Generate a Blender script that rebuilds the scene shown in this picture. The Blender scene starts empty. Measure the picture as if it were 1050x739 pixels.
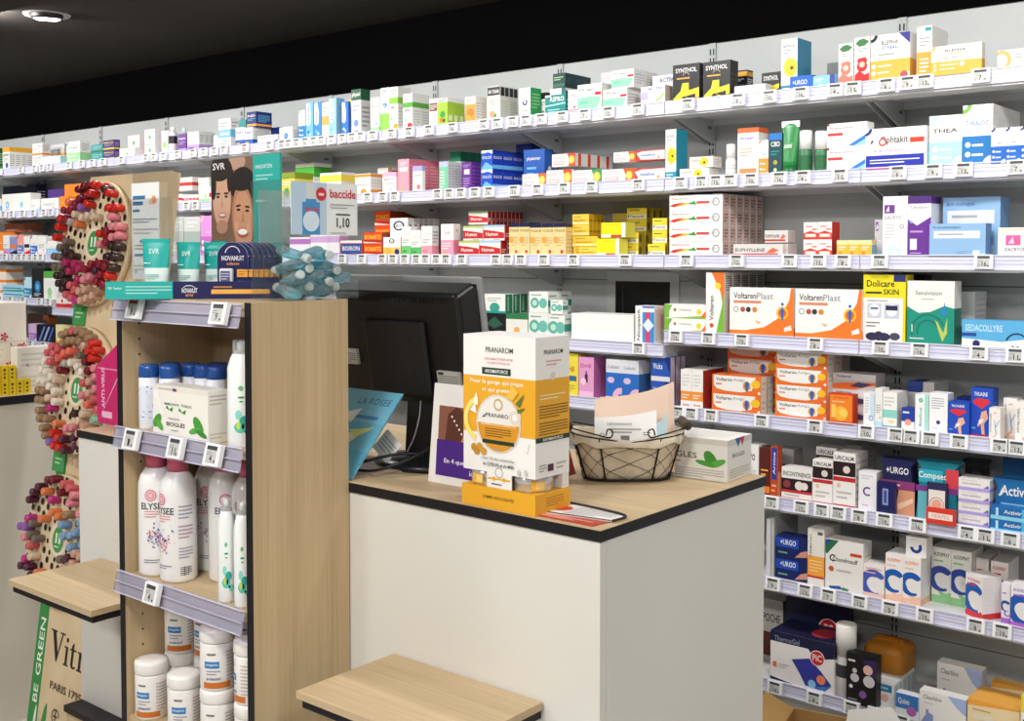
import bpy, bmesh, math, random
from mathutils import Vector, Matrix
random.seed(7)
SC = bpy.context.scene
COL = SC.collection
W_PX, H_PX, F_PX = 1050.0, 739.0, 1140.0
CAM = Vector((0.0, 0.0, 1.5))
YAW = math.radians(39.66); PITCH = math.radians(2.1)
HORIZON = 260.0
PPY = HORIZON + F_PX * math.tan(PITCH)          # principal point row
FWD = Vector((-math.sin(YAW) * math.cos(PITCH), math.cos(YAW) * math.cos(PITCH), -math.sin(PITCH)))
RGT = Vector((math.cos(YAW), math.sin(YAW), 0))
UPV = RGT.cross(FWD)

def ray(px, py):
    return FWD + RGT * ((px - 525.0) / F_PX) + UPV * ((PPY - py) / F_PX)
def atY(px, py, Y):
    d = ray(px, py); return CAM + d * (Y / d.y)
def atX(px, py, X):
    d = ray(px, py); return CAM + d * (X / d.x)
def atZ(px, py, Z):
    d = ray(px, py); return CAM + d * ((Z - CAM.z) / d.z)
def proj(p):
    v = Vector(p) - CAM; z = v.dot(FWD)
    return 525 + F_PX * v.dot(RGT) / z, PPY - F_PX * v.dot(UPV) / z

cam_d = bpy.data.cameras.new('camera'); cam = bpy.data.objects.new('camera', cam_d); COL.objects.link(cam)
cam.matrix_world = Matrix(((RGT.x, UPV.x, -FWD.x, CAM.x), (RGT.y, UPV.y, -FWD.y, CAM.y), (RGT.z, UPV.z, -FWD.z, CAM.z), (0, 0, 0, 1)))
cam_d.sensor_fit = 'HORIZONTAL'; cam_d.sensor_width = 36.0; cam_d.lens = F_PX / W_PX * 36.0
cam_d.shift_x = 0.0; cam_d.shift_y = -(H_PX / 2 - PPY) / W_PX
cam_d.clip_start = 0.05
SC.camera = cam

# ---------------------------------------------------------------- materials
def lin(c):
    return tuple(((x / 255.0) / 12.92 if x <= 10 else ((x / 255.0 + 0.055) / 1.055) ** 2.4) for x in c)
def hexc(s):
    s = s.lstrip('#')
    if len(s) == 3: s = ''.join(a * 2 for a in s)
    return tuple(int(s[i:i + 2], 16) for i in (0, 2, 4))
NAMED = dict(white='ebe9e4', cream='e8e2d6', black='161618', grey='9a9a9c', lgrey='d2d2d4', dgrey='4a4b50', red='d3262c', dred='a01c24',
    orange='ee7d22', lorange='f6ab4a', yellow='f3d01c', gold='e9a92a', green='3e9a48', lgreen='9ed49b', lime='9ccb2b', dgreen='1d5b3c', teal='1f9a96',
    lteal='8fd3cf', aqua='b6e0ec', sky='6db7e0', blue='1c5bb5', dblue='1b2c78', navy='171a40', purple='6a3490', lilac='b79ad2', pink='ea8fb0',
    lpink='f4c3cf', magenta='c0307a', brown='6e4326', tan='c79c6c', wine='6d1f2e', mint='b9e3cc', rose='d87a86', kraft='d6b98e', silver='b9bcc2')
_M = {}
def P(col, rough=0.45, spec=0.4, metal=0.0, alpha=1.0, trans=0.0, bump=0.0):
    """plain printed card, paint or plastic of one colour"""
    key = (col, rough, spec, metal, alpha, trans, bump)
    if key in _M: return _M[key]
    m = bpy.data.materials.new('mat_' + str(col)); m.use_nodes = True
    b = m.node_tree.nodes['Principled BSDF']
    c = lin(hexc(NAMED.get(col, col)))
    b.inputs['Base Color'].default_value = (*c, 1)
    b.inputs['Roughness'].default_value = rough
    b.inputs['Specular IOR Level'].default_value = spec
    b.inputs['Metallic'].default_value = metal
    b.inputs['Alpha'].default_value = alpha
    b.inputs['Transmission Weight'].default_value = trans
    if trans: b.inputs['IOR'].default_value = 1.3
    if bump:
        nt = m.node_tree; n = nt.nodes.new('ShaderNodeTexNoise'); n.inputs['Scale'].default_value = 60
        bp = nt.nodes.new('ShaderNodeBump'); bp.inputs['Strength'].default_value = bump; bp.inputs['Distance'].default_value = 0.004
        nt.links.new(n.outputs['Fac'], bp.inputs['Height']); nt.links.new(bp.outputs['Normal'], b.inputs['Normal'])
    m.diffuse_color = (*c, 1)
    _M[key] = m
    return m
def acrylic(name='acrylic', tint=(0.97, 0.985, 0.98), a=0.12, clear=False):
    k = ('acr', name)
    if k in _M: return _M[k]
    m = bpy.data.materials.new(name); m.use_nodes = True; nt = m.node_tree; nt.nodes.clear()
    o = nt.nodes.new('ShaderNodeOutputMaterial'); mx = nt.nodes.new('ShaderNodeMixShader')
    t = nt.nodes.new('ShaderNodeBsdfTransparent'); t.inputs[0].default_value = (*tint, 1)
    g = nt.nodes.new('ShaderNodeBsdfPrincipled'); g.inputs['Base Color'].default_value = (0.85, 0.88, 0.9, 1); g.inputs['Roughness'].default_value = 0.08
    if clear:
        nt.nodes.remove(g); g = nt.nodes.new('ShaderNodeBsdfGlossy'); g.inputs['Color'].default_value = (0.95, 0.97, 0.97, 1); g.inputs['Roughness'].default_value = 0.04
    lw = nt.nodes.new('ShaderNodeFresnel'); lw.inputs[0].default_value = 1.3
    ad = nt.nodes.new('ShaderNodeMath'); ad.operation = 'MULTIPLY_ADD'; ad.inputs[1].default_value = 0.3 if clear else 0.6; ad.inputs[2].default_value = a
    nt.links.new(lw.outputs[0], ad.inputs[0]); nt.links.new(ad.outputs[0], mx.inputs[0])
    nt.links.new(t.outputs[0], mx.inputs[1]); nt.links.new(g.outputs[0], mx.inputs[2]); nt.links.new(mx.outputs[0], o.inputs[0])
    _M[k] = m; return m
def wood(name, c1, c2, axis, scale=1.0, rough=0.5):
    k = ('wood', name)
    if k in _M: return _M[k]
    m = bpy.data.materials.new(name); m.use_nodes = True; nt = m.node_tree; b = nt.nodes['Principled BSDF']
    tc = nt.nodes.new('ShaderNodeTexCoord'); mp = nt.nodes.new('ShaderNodeMapping')
    s = [170 * scale] * 3; s[axis] = 3.2 * scale; mp.inputs['Scale'].default_value = s
    n1 = nt.nodes.new('ShaderNodeTexNoise'); n1.inputs['Scale'].default_value = 1.0; n1.inputs['Detail'].default_value = 5; n1.inputs['Roughness'].default_value = 0.65
    n2 = nt.nodes.new('ShaderNodeTexNoise'); n2.inputs['Scale'].default_value = 1.0; n2.inputs['Detail'].default_value = 3
    mp2 = nt.nodes.new('ShaderNodeMapping'); s2 = [22 * scale] * 3; s2[axis] = 1.3 * scale; mp2.inputs['Scale'].default_value = s2
    mix = nt.nodes.new('ShaderNodeMath'); mix.operation = 'MULTIPLY_ADD'; mix.inputs[1].default_value = 0.5
    hf = nt.nodes.new('ShaderNodeMath'); hf.operation = 'MULTIPLY'; hf.inputs[1].default_value = 0.5
    cr = nt.nodes.new('ShaderNodeValToRGB'); cr.color_ramp.elements[0].position = 0.33; cr.color_ramp.elements[1].position = 0.68
    cr.color_ramp.elements[0].color = (*lin(hexc(c1)), 1); cr.color_ramp.elements[1].color = (*lin(hexc(c2)), 1)
    L = nt.links.new
    L(tc.outputs['Object'], mp.inputs[0]); L(tc.outputs['Object'], mp2.inputs[0]); L(mp.outputs[0], n1.inputs['Vector']); L(mp2.outputs[0], n2.inputs['Vector'])
    L(n2.outputs['Fac'], hf.inputs[0]); L(n1.outputs['Fac'], mix.inputs[0]); L(hf.outputs[0], mix.inputs[2]); L(mix.outputs[0], cr.inputs[0]); L(cr.outputs[0], b.inputs['Base Color'])
    b.inputs['Roughness'].default_value = rough; b.inputs['Specular IOR Level'].default_value = 0.3
    _M[k] = m; return m
def mottled(name, c1, c2, scale=6.0, rough=0.6, spec=0.3):
    k = ('mot', name)
    if k in _M: return _M[k]
    m = bpy.data.materials.new(name); m.use_nodes = True; nt = m.node_tree; b = nt.nodes['Principled BSDF']
    tc = nt.nodes.new('ShaderNodeTexCoord'); n = nt.nodes.new('ShaderNodeTexNoise'); n.inputs['Scale'].default_value = scale; n.inputs['Detail'].default_value = 6
    cr = nt.nodes.new('ShaderNodeValToRGB'); cr.color_ramp.elements[0].position = 0.35; cr.color_ramp.elements[1].position = 0.65
    cr.color_ramp.elements[0].color = (*lin(hexc(c1)), 1); cr.color_ramp.elements[1].color = (*lin(hexc(c2)), 1)
    nt.links.new(tc.outputs['Object'], n.inputs['Vector']); nt.links.new(n.outputs['Fac'], cr.inputs[0]); nt.links.new(cr.outputs[0], b.inputs['Base Color'])
    b.inputs['Roughness'].default_value = rough; b.inputs['Specular IOR Level'].default_value = spec
    _M[k] = m; return m

# ---------------------------------------------------------------- text outlines
_T = {}
def glyphs(text):
    """outline of a line of lettering as (verts, faces) with its box scaled to 1 x 1"""
    if text in _T: return _T[text]
    cu = bpy.data.curves.new('lettering', 'FONT'); cu.body = text; cu.resolution_u = 2; cu.offset = 0.015
    ob = bpy.data.objects.new('lettering', cu); COL.objects.link(ob)
    dg = bpy.context.evaluated_depsgraph_get(); me = bpy.data.meshes.new_from_object(ob.evaluated_get(dg))
    vs = [v.co.copy() for v in me.vertices]; fs = [tuple(p.vertices) for p in me.polygons]
    bpy.data.objects.remove(ob); bpy.data.curves.remove(cu); bpy.data.meshes.remove(me)
    x0 = min(v.x for v in vs); x1 = max(v.x for v in vs); y0 = min(v.y for v in vs); y1 = max(v.y for v in vs)
    out = ([((v.x - x0) / (x1 - x0), (v.y - y0) / max(1e-6, y1 - y0)) for v in vs], fs, (x1 - x0) / max(1e-6, y1 - y0))
    _T[text] = out; return out

# ---------------------------------------------------------------- mesh builder
class MB:
    """collects shapes, then links them as ONE mesh object"""
    def __init__(s): s.v = []; s.f = []; s.m = []; s.sm = []; s.mats = []
    def mi(s, mat):
        if isinstance(mat, str): mat = P(mat)
        if mat not in s.mats: s.mats.append(mat)
        return s.mats.index(mat)
    def add(s, vs, fs, mat, smooth=False):
        o = len(s.v); i = s.mi(mat)
        s.v += [tuple(v) for v in vs]
        for f in fs: s.f.append(tuple(o + k for k in f)); s.m.append(i); s.sm.append(smooth)
    def box(s, a, b, mat, bev=0.0):
        x0, y0, z0 = a; x1, y1, z1 = b
        if bev <= 0:
            s.add([(x0, y0, z0), (x1, y0, z0), (x1, y1, z0), (x0, y1, z0), (x0, y0, z1), (x1, y0, z1), (x1, y1, z1), (x0, y1, z1)],
                  [(0, 3, 2, 1), (4, 5, 6, 7), (0, 1, 5, 4), (1, 2, 6, 5), (2, 3, 7, 6), (3, 0, 4, 7)], mat)
            return
        bm = bmesh.new(); bmesh.ops.create_cube(bm, size=1)
        for v in bm.verts: v.co = Vector((x0 + (v.co.x + .5) * (x1 - x0), y0 + (v.co.y + .5) * (y1 - y0), z0 + (v.co.z + .5) * (z1 - z0)))
        bmesh.ops.bevel(bm, geom=list(bm.edges), offset=bev, segments=2, profile=0.5, affect='EDGES')
        s.bm(bm, mat)
    def bm(s, bm, mat, smooth=False, mx=None):
        bm.verts.index_update()
        s.add([(mx @ v.co if mx else v.co) for v in bm.verts], [[v.index for v in f.verts] for f in bm.faces], mat, smooth); bm.free()
    def lathe(s, prof, mat, n=24, c=(0, 0, 0), mx=None, smooth=True, cap=True):
        """prof: list of (radius, z) from bottom to top; mat may be a list, one per band"""
        vs = []
        for r, z in prof:
            for k in range(n):
                a = 2 * math.pi * k / n; vs.append(Vector((c[0] + r * math.cos(a), c[1] + r * math.sin(a), c[2] + z)))
        if mx: vs = [mx @ v for v in vs]
        base = len(s.v); s.v += [tuple(v) for v in vs]
        for j in range(len(prof) - 1):
            i = s.mi(mat[j] if isinstance(mat, (list, tuple)) else mat)
            for k in range(n):
                k2 = (k + 1) % n
                s.f.append((base + j * n + k, base + j * n + k2, base + (j + 1) * n + k2, base + (j + 1) * n + k)); s.m.append(i); s.sm.append(smooth)
        if cap:
            i0 = s.mi(mat[0] if isinstance(mat, (list, tuple)) else mat); i1 = s.mi(mat[-1] if isinstance(mat, (list, tuple)) else mat)
            s.f.append(tuple(base + k for k in reversed(range(n)))); s.m.append(i0); s.sm.append(False)
            s.f.append(tuple(base + (len(prof) - 1) * n + k for k in range(n))); s.m.append(i1); s.sm.append(False)
    def tube(s, pts, r, mat, n=8, closed=False):
        pts = [Vector(p) for p in pts]; N = len(pts); base = len(s.v); i = s.mi(mat)
        up = Vector((0.13, 0.21, 0.97)).normalized()
        for k, p in enumerate(pts):
            if closed: t = pts[(k + 1) % N] - pts[k - 1]
            else: t = pts[min(k + 1, N - 1)] - pts[max(k - 1, 0)]
            t.normalize(); a = t.cross(up)
            if a.length < 1e-3: a = t.cross(Vector((1, 0, 0)))
            a.normalize(); b = t.cross(a)
            rr = r[k] if isinstance(r, (list, tuple)) else r
            for j in range(n):
                g = 2 * math.pi * j / n; s.v.append(tuple(p + a * (rr * math.cos(g)) + b * (rr * math.sin(g))))
        for k in range(N if closed else N - 1):
            k2 = (k + 1) % N
            for j in range(n):
                j2 = (j + 1) % n
                s.f.append((base + k * n + j, base + k2 * n + j, base + k2 * n + j2, base + k * n + j2)); s.m.append(i); s.sm.append(True)
        if not closed:
            s.f.append(tuple(base + j for j in range(n))); s.m.append(i); s.sm.append(False)
            s.f.append(tuple(base + (N - 1) * n + j for j in reversed(range(n)))); s.m.append(i); s.sm.append(False)
    def prism(s, poly, y0, y1, mat, plane='xz'):
        """extrude an outline (x,z) from y0 to y1 (or (y,z) along x, (x,y) along z)"""
        def pt(p, h): return {'xz': (p[0], h, p[1]), 'yz': (h, p[0], p[1]), 'xy': (p[0], p[1], h)}[plane]
        n = len(poly); vs = [pt(p, y0) for p in poly] + [pt(p, y1) for p in poly]
        fs = [tuple(range(n)), tuple(range(2 * n - 1, n - 1, -1))] + [(k, n + k, n + (k + 1) % n, (k + 1) % n) for k in range(n)]
        bm = bmesh.new(); vv = [bm.verts.new(v) for v in vs]
        for f in fs:
            try: bm.faces.new([vv[k] for k in f])
            except ValueError: pass
        bmesh.ops.recalc_face_normals(bm, faces=bm.faces); s.bm(bm, mat)
    # ---- printing: shapes laid on a face given by origin o, edge vectors U, V and normal N
    def print_on(s, decs, o, U, V, N):
        o, U, V, N = Vector(o), Vector(U), Vector(V), Vector(N).normalized()
        lu, lv = U.length, V.length; uu, vv = U.normalized(), V.normalized()
        for i, d in enumerate(decs):
            q = o + N * (0.00025 + 0.00007 * i); k = d[0]
            cl = lambda x: 0.0 if x < 0 else (1.0 if x > 1 else x)
            at = lambda u, v: q + U * cl(u) + V * cl(v)
            rv = min(lv, 1.6 * lu)
            pt = lambda cu, cv, r, a, ex=1.0: at(cu + r * ex * math.cos(a) / lu, cv + r * math.sin(a) / lv)
            if k == 'r': s.add([at(d[1], d[2]), at(d[3], d[2]), at(d[3], d[4]), at(d[1], d[4])], [(0, 1, 2, 3)], d[5])
            elif k == 'p': s.add([at(u, v) for u, v in d[1]], [tuple(range(len(d[1])))], d[2])
            elif k == 'd':
                r = d[3] * rv; ex = d[5] if len(d) > 5 else 1.0
                s.add([pt(d[1], d[2], r, 2 * math.pi * j / 20, ex) for j in range(20)], [tuple(range(20))], d[4])
            elif k == 'g':
                r0, r1 = d[3] * rv, d[4] * rv; a0, a1 = (d[6], d[7]) if len(d) > 7 else (0, 360); n = 20
                vs = []
                for j in range(n + 1):
                    a = math.radians(a0 + (a1 - a0) * j / n); vs += [pt(d[1], d[2], r0, a), pt(d[1], d[2], r1, a)]
                s.add(vs, [(2 * j, 2 * j + 1, 2 * j + 3, 2 * j + 2) for j in range(n)], d[5])
            elif k in 'tv' and not d[1]: pass
            elif k == 't':          # text, u, v, width, height, colour
                gv, gf, asp = glyphs(d[1]); a = at(d[2], d[3])
                s.add([a + U * (d[4] * x) + V * (d[5] * y) for x, y in gv], gf, d[6])
            elif k == 'tv':         # text running upwards: u, v of its start, length along v, size along u
                gv, gf, asp = glyphs(d[1]); a = at(d[2], d[3])
                s.add([a + V * (d[4] * x) - U * (d[5] * y) for x, y in gv], gf, d[6])
            elif k == 'l':          # small unreadable print: n broken lines
                n = d[5]; hh = (d[4] - d[2]) / max(1, n)
                for j in range(n):
                    va = d[4] - hh * (j + 0.7); e = d[3] if j < n - 1 else d[1] + (d[3] - d[1]) * 0.7
                    s.add([at(d[1], va), at(e, va), at(e, va + hh * 0.38), at(d[1], va + hh * 0.38)], [(0, 1, 2, 3)], d[6])
    def wrap(s, dec, r, u0, z0, width, height, lift=.0006):
        """printing curved round an upright cylinder of radius r; u0 turns it"""
        k = MB(); k.print_on(dec, (0, 0, 0), (1, 0, 0), (0, 0, 1), (0, -1, 0))
        def put(x, y, z):
            a = -math.pi / 2 + u0 + (x - .5) * width / r; rr = r + lift - y * .6; return (rr * math.cos(a), rr * math.sin(a), z0 + z * height)
        for f, mi in zip(k.f, k.m):
            P_ = [k.v[i] for i in f]; m = k.mats[mi]
            if len(P_) == 4:
                n = max(1, int(abs(P_[1][0] - P_[0][0]) * width / r / .15) + 1); V = []
                for j in range(n + 1):
                    e = j / n
                    for a, b in ((0, 1), (3, 2)): V.append(put(*[P_[a][i] + (P_[b][i] - P_[a][i]) * e for i in range(3)]))
                s.add(V, [(2 * j, 2 * j + 2, 2 * j + 3, 2 * j + 1) for j in range(n)], m)
            elif len(P_) > 8:
                c = [sum(q[i] for q in P_) / len(P_) for i in range(3)]; N = len(P_); md = [[(c[i] + q[i]) / 2 for i in range(3)] for q in P_]
                s.add([put(*c)] + [put(*q) for q in md] + [put(*q) for q in P_], [(0, 1 + j, 1 + (j + 1) % N) for j in range(N)] + [(1 + j, 1 + N + j, 1 + N + (j + 1) % N, 1 + (j + 1) % N) for j in range(N)], m)
            else: s.add([put(*q) for q in P_], [tuple(range(len(P_)))], m)
    def mesh(s, name):
        me = bpy.data.meshes.new(name); me.from_pydata(s.v, [], s.f)
        for m in s.mats: me.materials.append(m)
        me.polygons.foreach_set('material_index', s.m); me.polygons.foreach_set('use_smooth', s.sm); me.update()
        return me
    def build(s, name, parent=None):
        o = bpy.data.objects.new(name, s.mesh(name)); COL.objects.link(o); o.parent = parent
        return o
def tag(o, label, cat, group=None, kind=None):
    if label: o['label'] = label
    if cat: o['category'] = cat
    if group: o['group'] = group
    if kind: o['kind'] = kind
    return o
def thing(name, label, cat, loc=(0, 0, 0), rz=0.0, group=None):
    o = bpy.data.objects.new(name, None); COL.objects.link(o); o.empty_display_size = 0.05
    o.location = loc; o.rotation_euler = (0, 0, rz); return tag(o, label, cat, group)
def structure(mb, name, label=None):
    o = mb.build(name); o['kind'] = 'structure'
    return o
def copy_tree(o, parent=None):
    c = o.copy(); COL.objects.link(c); c.parent = parent
    for ch in list(o.children): copy_tree(ch, c)
    return c
ORD = ['first', 'second', 'third', 'fourth', 'fifth', 'sixth', 'seventh', 'eighth', 'ninth', 'tenth', 'eleventh', 'twelfth']
# ================================================================ SETTING
YL, YW = 3.0, 3.3                      # front of the wall shelves, face of the shelving wall
BAY = 0.636; XB = [-1.23 + BAY * 2 - BAY * k for k in range(13)]      # bay boundaries, towards -X
LEV = [1.936, 1.697, 1.457, 1.220, 0.984, 0.746, 0.505, 0.198]        # underside of the price rail of each level
RAILH = 0.040
LNAME = ['top', 'second', 'third', 'fourth', 'fifth', 'sixth', 'seventh', 'lowest']
CEIL = 2.47
XL, XR, YF = -8.2, 2.2, -3.0
wallgrey = mottled('back_panel_grey', '#b9bcbc', '#c1c4c3', 2.0, 0.5, 0.3)
black = P('0b0a0b', 1.0, 0.0)
edge = P('17151a', 0.5, 0.35)
white_lam = mottled('white_laminate', '#dcdad3', '#e2e0da', 1.5, 0.45, 0.35)
oak_z = wood('oak_upright', '#b09873', '#cbb48f', 2)
oak_x = wood('oak_along', '#b29b77', '#cdb694', 0)
oak_y = wood('oak_across', '#b29b77', '#cdb694', 1)
m = MB(); m.box((XL, YF, -0.05), (XR, YW + 0.1, 0.0), mottled('floor_tile', '#b4b0a8', '#c2beb6', 3, 0.35)); structure(m, 'floor')
m = MB(); m.box((XL, YF, CEIL), (XR, YW + 0.1, CEIL + 0.05), P('3c3936', 0.9, 0.05)); structure(m, 'ceiling')
m = MB(); m.box((XL, YW, 0), (XR, YW + 0.1, 2.2), wallgrey)
for z in (1.405, 0.36):
    m.box((XL, YW - 0.0012, z), (XR, YW, z + 0.003), P('6d7072', 0.6))
structure(m, 'wall_back')
m = MB(); m.box((XL, YW - 0.012, 2.2), (XR, YW + 0.1, CEIL), black); structure(m, 'wall_bulkhead')
m = MB(); m.box((XL - 0.1, YF, 0), (XL, YW + 0.1, CEIL), P('9a9895', 0.7)); structure(m, 'wall_left')
m = MB(); m.box((XR, YF, 0), (XR + 0.1, YW + 0.1, CEIL), P('c8c6c0', 0.7)); structure(m, 'wall_right')
m = MB(); m.box((XL, YF - 0.1, 0), (XR, YF, CEIL), P('c8c6c0', 0.7)); structure(m, 'wall_front')
# slotted uprights between the bays
slot = P('141518', 0.7)
for k, x in enumerate(XB):
    m = MB()
    m.box((x - 0.013, YW - 0.006, 0.02), (x + 0.013, YW - 0.0013, 2.2), P('b4b8b8', 0.45))
    z = 0.06
    while z < 2.18:
        for s in (-0.006, 0.006): m.box((x + s - 0.002, YW - 0.0068, z), (x + s + 0.002, YW - 0.006, z + 0.02), slot)
        z += 0.03
    structure(m, 'trim_%d' % (k + 1))
# dark hatch in the shelving wall behind the till
a = atY(632, 288, YW); b = atY(688, 326, YW); f0 = 0.035
m = MB()
x0, x1, z0, z1 = a.x, b.x, 1.235, a.z
m.box((x0 - f0, YW - 0.007, z0 - 0.02), (x0, YW, z1 + f0), P('c6c9c7', 0.45)); m.box((x1, YW - 0.007, z0 - 0.02), (x1 + f0, YW, z1 + f0), P('c6c9c7', 0.45))
m.box((x0, YW - 0.007, z1), (x1, YW, z1 + f0), P('c6c9c7', 0.45)); m.box((x0, YW - 0.007, z0 - 0.02), (x1, YW, z0), P('c6c9c7', 0.45))
m.box((x0, YW - 0.004, z0), (x1, YW, z1), P('0b0b0d', 0.25)); m.box((x0 + 0.03, YW - 0.006, z0), (x0 + 0.033, YW - 0.004, z1 - 0.02), P('3b3b3e', 0.4))
structure(m, 'window_1')

# ================================================================ WALL SHELVES: every bay and level is a shelf that lifts off its brackets
shelf_white = P('d9dadc', 0.4); rail_mat = P('dcdcf0', 0.22, 0.5); rail_line = P('a9a9c8', 0.3); bracket_m = P('c3c6c6', 0.4)
def shelf_z(level, x):
    """height of the shelf surface"""
    z = LEV[level]
    if level == 3 and -5.68 < x < -1.871: z = 1.176
    return z + RAILH - 0.006
BAYW = ['first', 'second', 'third', 'fourth', 'fifth', 'sixth', 'seventh', 'eighth', 'ninth', 'tenth', 'eleventh', 'twelfth']
proto_shelf = None
for L in range(8):
    for k in range(1, 11):
        if L >= 5 and k > 3: continue
        x1, x0 = XB[k], XB[k + 1]; xm = (x0 + x1) / 2; zt = shelf_z(L, xm)
        lab = 'white metal wall shelf with price rail, %s level, %s bay along from the doorway end' % (LNAME[L], BAYW[k - 1])
        lab = 'white metal shelf with price rail, %s level, %s bay from the counter end' % (LNAME[L], BAYW[k - 1])
        if proto_shelf is None:
            t = thing('wall_shelf', lab, 'shelf', (xm, 0, zt), 0, 'wall shelves'); w = BAY / 2
            q = MB(); q.box((-w + 0.001, YL + 0.004, -0.026), (w - 0.001, YW - 0.02, 0), shelf_white)
            q.box((-w + 0.001, YL + 0.004, -0.040), (w - 0.001, YL + 0.09, -0.026), shelf_white)
            q.box((-w + 0.001, YW - 0.02, -0.045), (w - 0.001, YW - 0.0012, 0.012), shelf_white); q.build('shelf_panel', t)
            q = MB(); zb = 0.006 - RAILH
            q.box((-w + 0.002, YL, zb), (w - 0.002, YL + 0.003, 0.006), rail_mat)
            q.box((-w + 0.002, YL - 0.003, zb), (w - 0.002, YL, zb + 0.004), rail_mat); q.box((-w + 0.002, YL - 0.003, 0.003), (w - 0.002, YL, 0.006), rail_mat)
            q.box((-w + 0.002, YL - 0.0006, zb + 0.015), (w - 0.002, YL, zb + 0.0165), rail_line); q.box((-w + 0.002, YL - 0.0006, zb + 0.025), (w - 0.002, YL, zb + 0.0262), rail_line)
            q.build('price_rail', t)
            for s in (-1, 1):
                q = MB(); xx = s * (w - 0.012)
                q.prism([(YL + 0.05, -0.0265), (YW - 0.007, -0.0265), (YW - 0.007, -0.105), (YW - 0.03, -0.105), (YL + 0.06, -0.045)], xx - 0.0015, xx + 0.0015, bracket_m, 'yz')
                q.box((xx - 0.002, YW - 0.055, -0.06), (xx + 0.002, YW - 0.03, -0.05), P('77797b')); q.build('bracket', t)
            proto_shelf = t
        else:
            t = copy_tree(proto_shelf); t.location = (xm, 0, zt); t['label'] = lab
# base cabinets under the lowest shelf
m = MB(); m.box((XB[4], YL + 0.03, 0.0), (XB[0], YW, LEV[7] - 0.012), P('c9c9c6', 0.5)); structure(m, 'baseboard_back')

# ================================================================ COUNTER
CT = 1.05; CY0 = 1.4698; CY1 = 2.0524; CX0, CX1 = -2.668, -1.0315
t = thing('pharmacy_counter', 'white laminate pharmacy counter standing across the shop behind the oak display tower', 'counter', ((CX0 + CX1) / 2, (CY0 + CY1) / 2, 0))
ox, oy = t.location.x, t.location.y
def cbox(q, a, b, mat, bev=0): q.box((a[0] - ox, a[1] - oy, a[2]), (b[0] - ox, b[1] - oy, b[2]), mat, bev)
q = MB(); cbox(q, (CX0 + 0.004, CY0 + 0.003, 0.07), (CX1 - 0.003, CY0 + 0.021, CT - 0.0195), white_lam); q.build('front_panel', t)
q = MB(); cbox(q, (CX1 - 0.021, CY0 + 0.0215, 0.07), (CX1 - 0.002, CY1 - 0.004, CT - 0.0195), white_lam); q.build('side_panel', t)
q = MB(); cbox(q, (CX0 + 0.004, CY0 + 0.0215, 0.07), (CX0 + 0.022, CY1 - 0.004, CT - 0.0195), white_lam); q.build('side_panel', t)
q = MB(); cbox(q, (CX0 + 0.03, CY0 + 0.04, 0), (CX1 - 0.03, CY1 - 0.1, 0.069), edge); q.build('plinth', t)
q = MB(); cbox(q, (CX0 + 0.022, CY0 + 0.0215, 0.30), (CX1 - 0.0215, CY1 - 0.02, 0.318), white_lam); q.build('inner_shelf', t)
# worktop: oak laminate on a black edged board
t = thing('counter_worktop', 'oak laminate worktop with a thick black edge on the white counter', 'worktop', ((CX0 + CX1) / 2, (CY0 + CY1) / 2, CT - 0.019))
q = MB(); q.box((CX0 - ox, CY0 - oy, 0), (CX1 - ox, CY1 - oy, 0.0183), edge); q.build('black_edge', t)
q = MB(); q.box((CX0 - ox + 0.001, CY0 - oy + 0.001, 0.0183), (CX1 - ox - 0.001, CY1 - oy - 0.001, 0.019), oak_x); q.build('oak_surface', t)
# bag shelves fixed to the front of the counter
def bag_shelf(x0, x1, lab):
    t = thing('bag_shelf', lab, 'shelf', ((x0 + x1) / 2, CY0, 0.738), 0, 'bag shelves on the counter front'); w = (x1 - x0) / 2; d = 0.237
    q = MB(); q.box((-w, -d, -0.014), (w, -0.0005, 0), oak_x, 0.001); q.build('shelf_board', t)
    q = MB(); q.box((-w + 0.01, -d + 0.006, -0.029), (w - 0.004, 0, -0.014), edge)
    q.build('black_frame', t)
    return t
bag_shelf(-1.512, -1.150, 'oak bag shelf on the counter front beside the tower near the yellow display')
bag_shelf(-2.556, -2.190, 'oak bag shelf on the counter front near the lipstick stand')
# low step at the end of the counter
t = thing('low_cabinet', 'low oak cabinet with black top at the counter foot below the bag shelf', 'cabinet', (-2.37, CY0, 0))
q = MB(); q.box((-0.29, -0.05, 0.336), (0.29, 0.0, 0.352), edge); q.build('black_top', t)
q = MB(); q.box((-0.285, -0.045, 0.0), (0.285, 0.0, 0.336), oak_z); q.build('body', t)

# ================================================================ DISPLAY TOWER
TX0, TX1, TY0, TY1, TZ = -2.080, -1.6355, 1.2366, 1.4690, 1.4115
TOWER = t = thing('display_tower', 'tall narrow oak display tower with open shelves against the counter front', 'display unit', ((TX0 + TX1) / 2, (TY0 + TY1) / 2, 0))
tx, ty = t.location.x, t.location.y
def tb(q, a, b, mat): q.box((a[0] - tx, a[1] - ty, a[2]), (b[0] - tx, b[1] - ty, b[2]), mat)
for x0, x1 in ((TX0, TX0 + 0.018), (TX1 - 0.018, TX1)):
    q = MB(); tb(q, (x0, TY0 + 0.001, 0.0), (x1, TY1, TZ), oak_z); p = q.build('side_panel', t)
    e = MB(); tb(e, (x0 - 0.0002, TY0, 0.0), (x1 + 0.0002, TY0 + 0.001, TZ), edge)
    if x0 == TX0:
        for z in [0.30 + 0.032 * i for i in range(34)]:
            e.lathe([(0.0023, 0), (0.0023, 0.0004)], edge, 8, mx=Matrix.Translation((x1 + 0.0002 - tx, TY0 + 0.04 - ty, z)) @ Matrix.Rotation(math.pi / 2, 4, 'Y'))
    e.build('black_edging', p)
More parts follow.
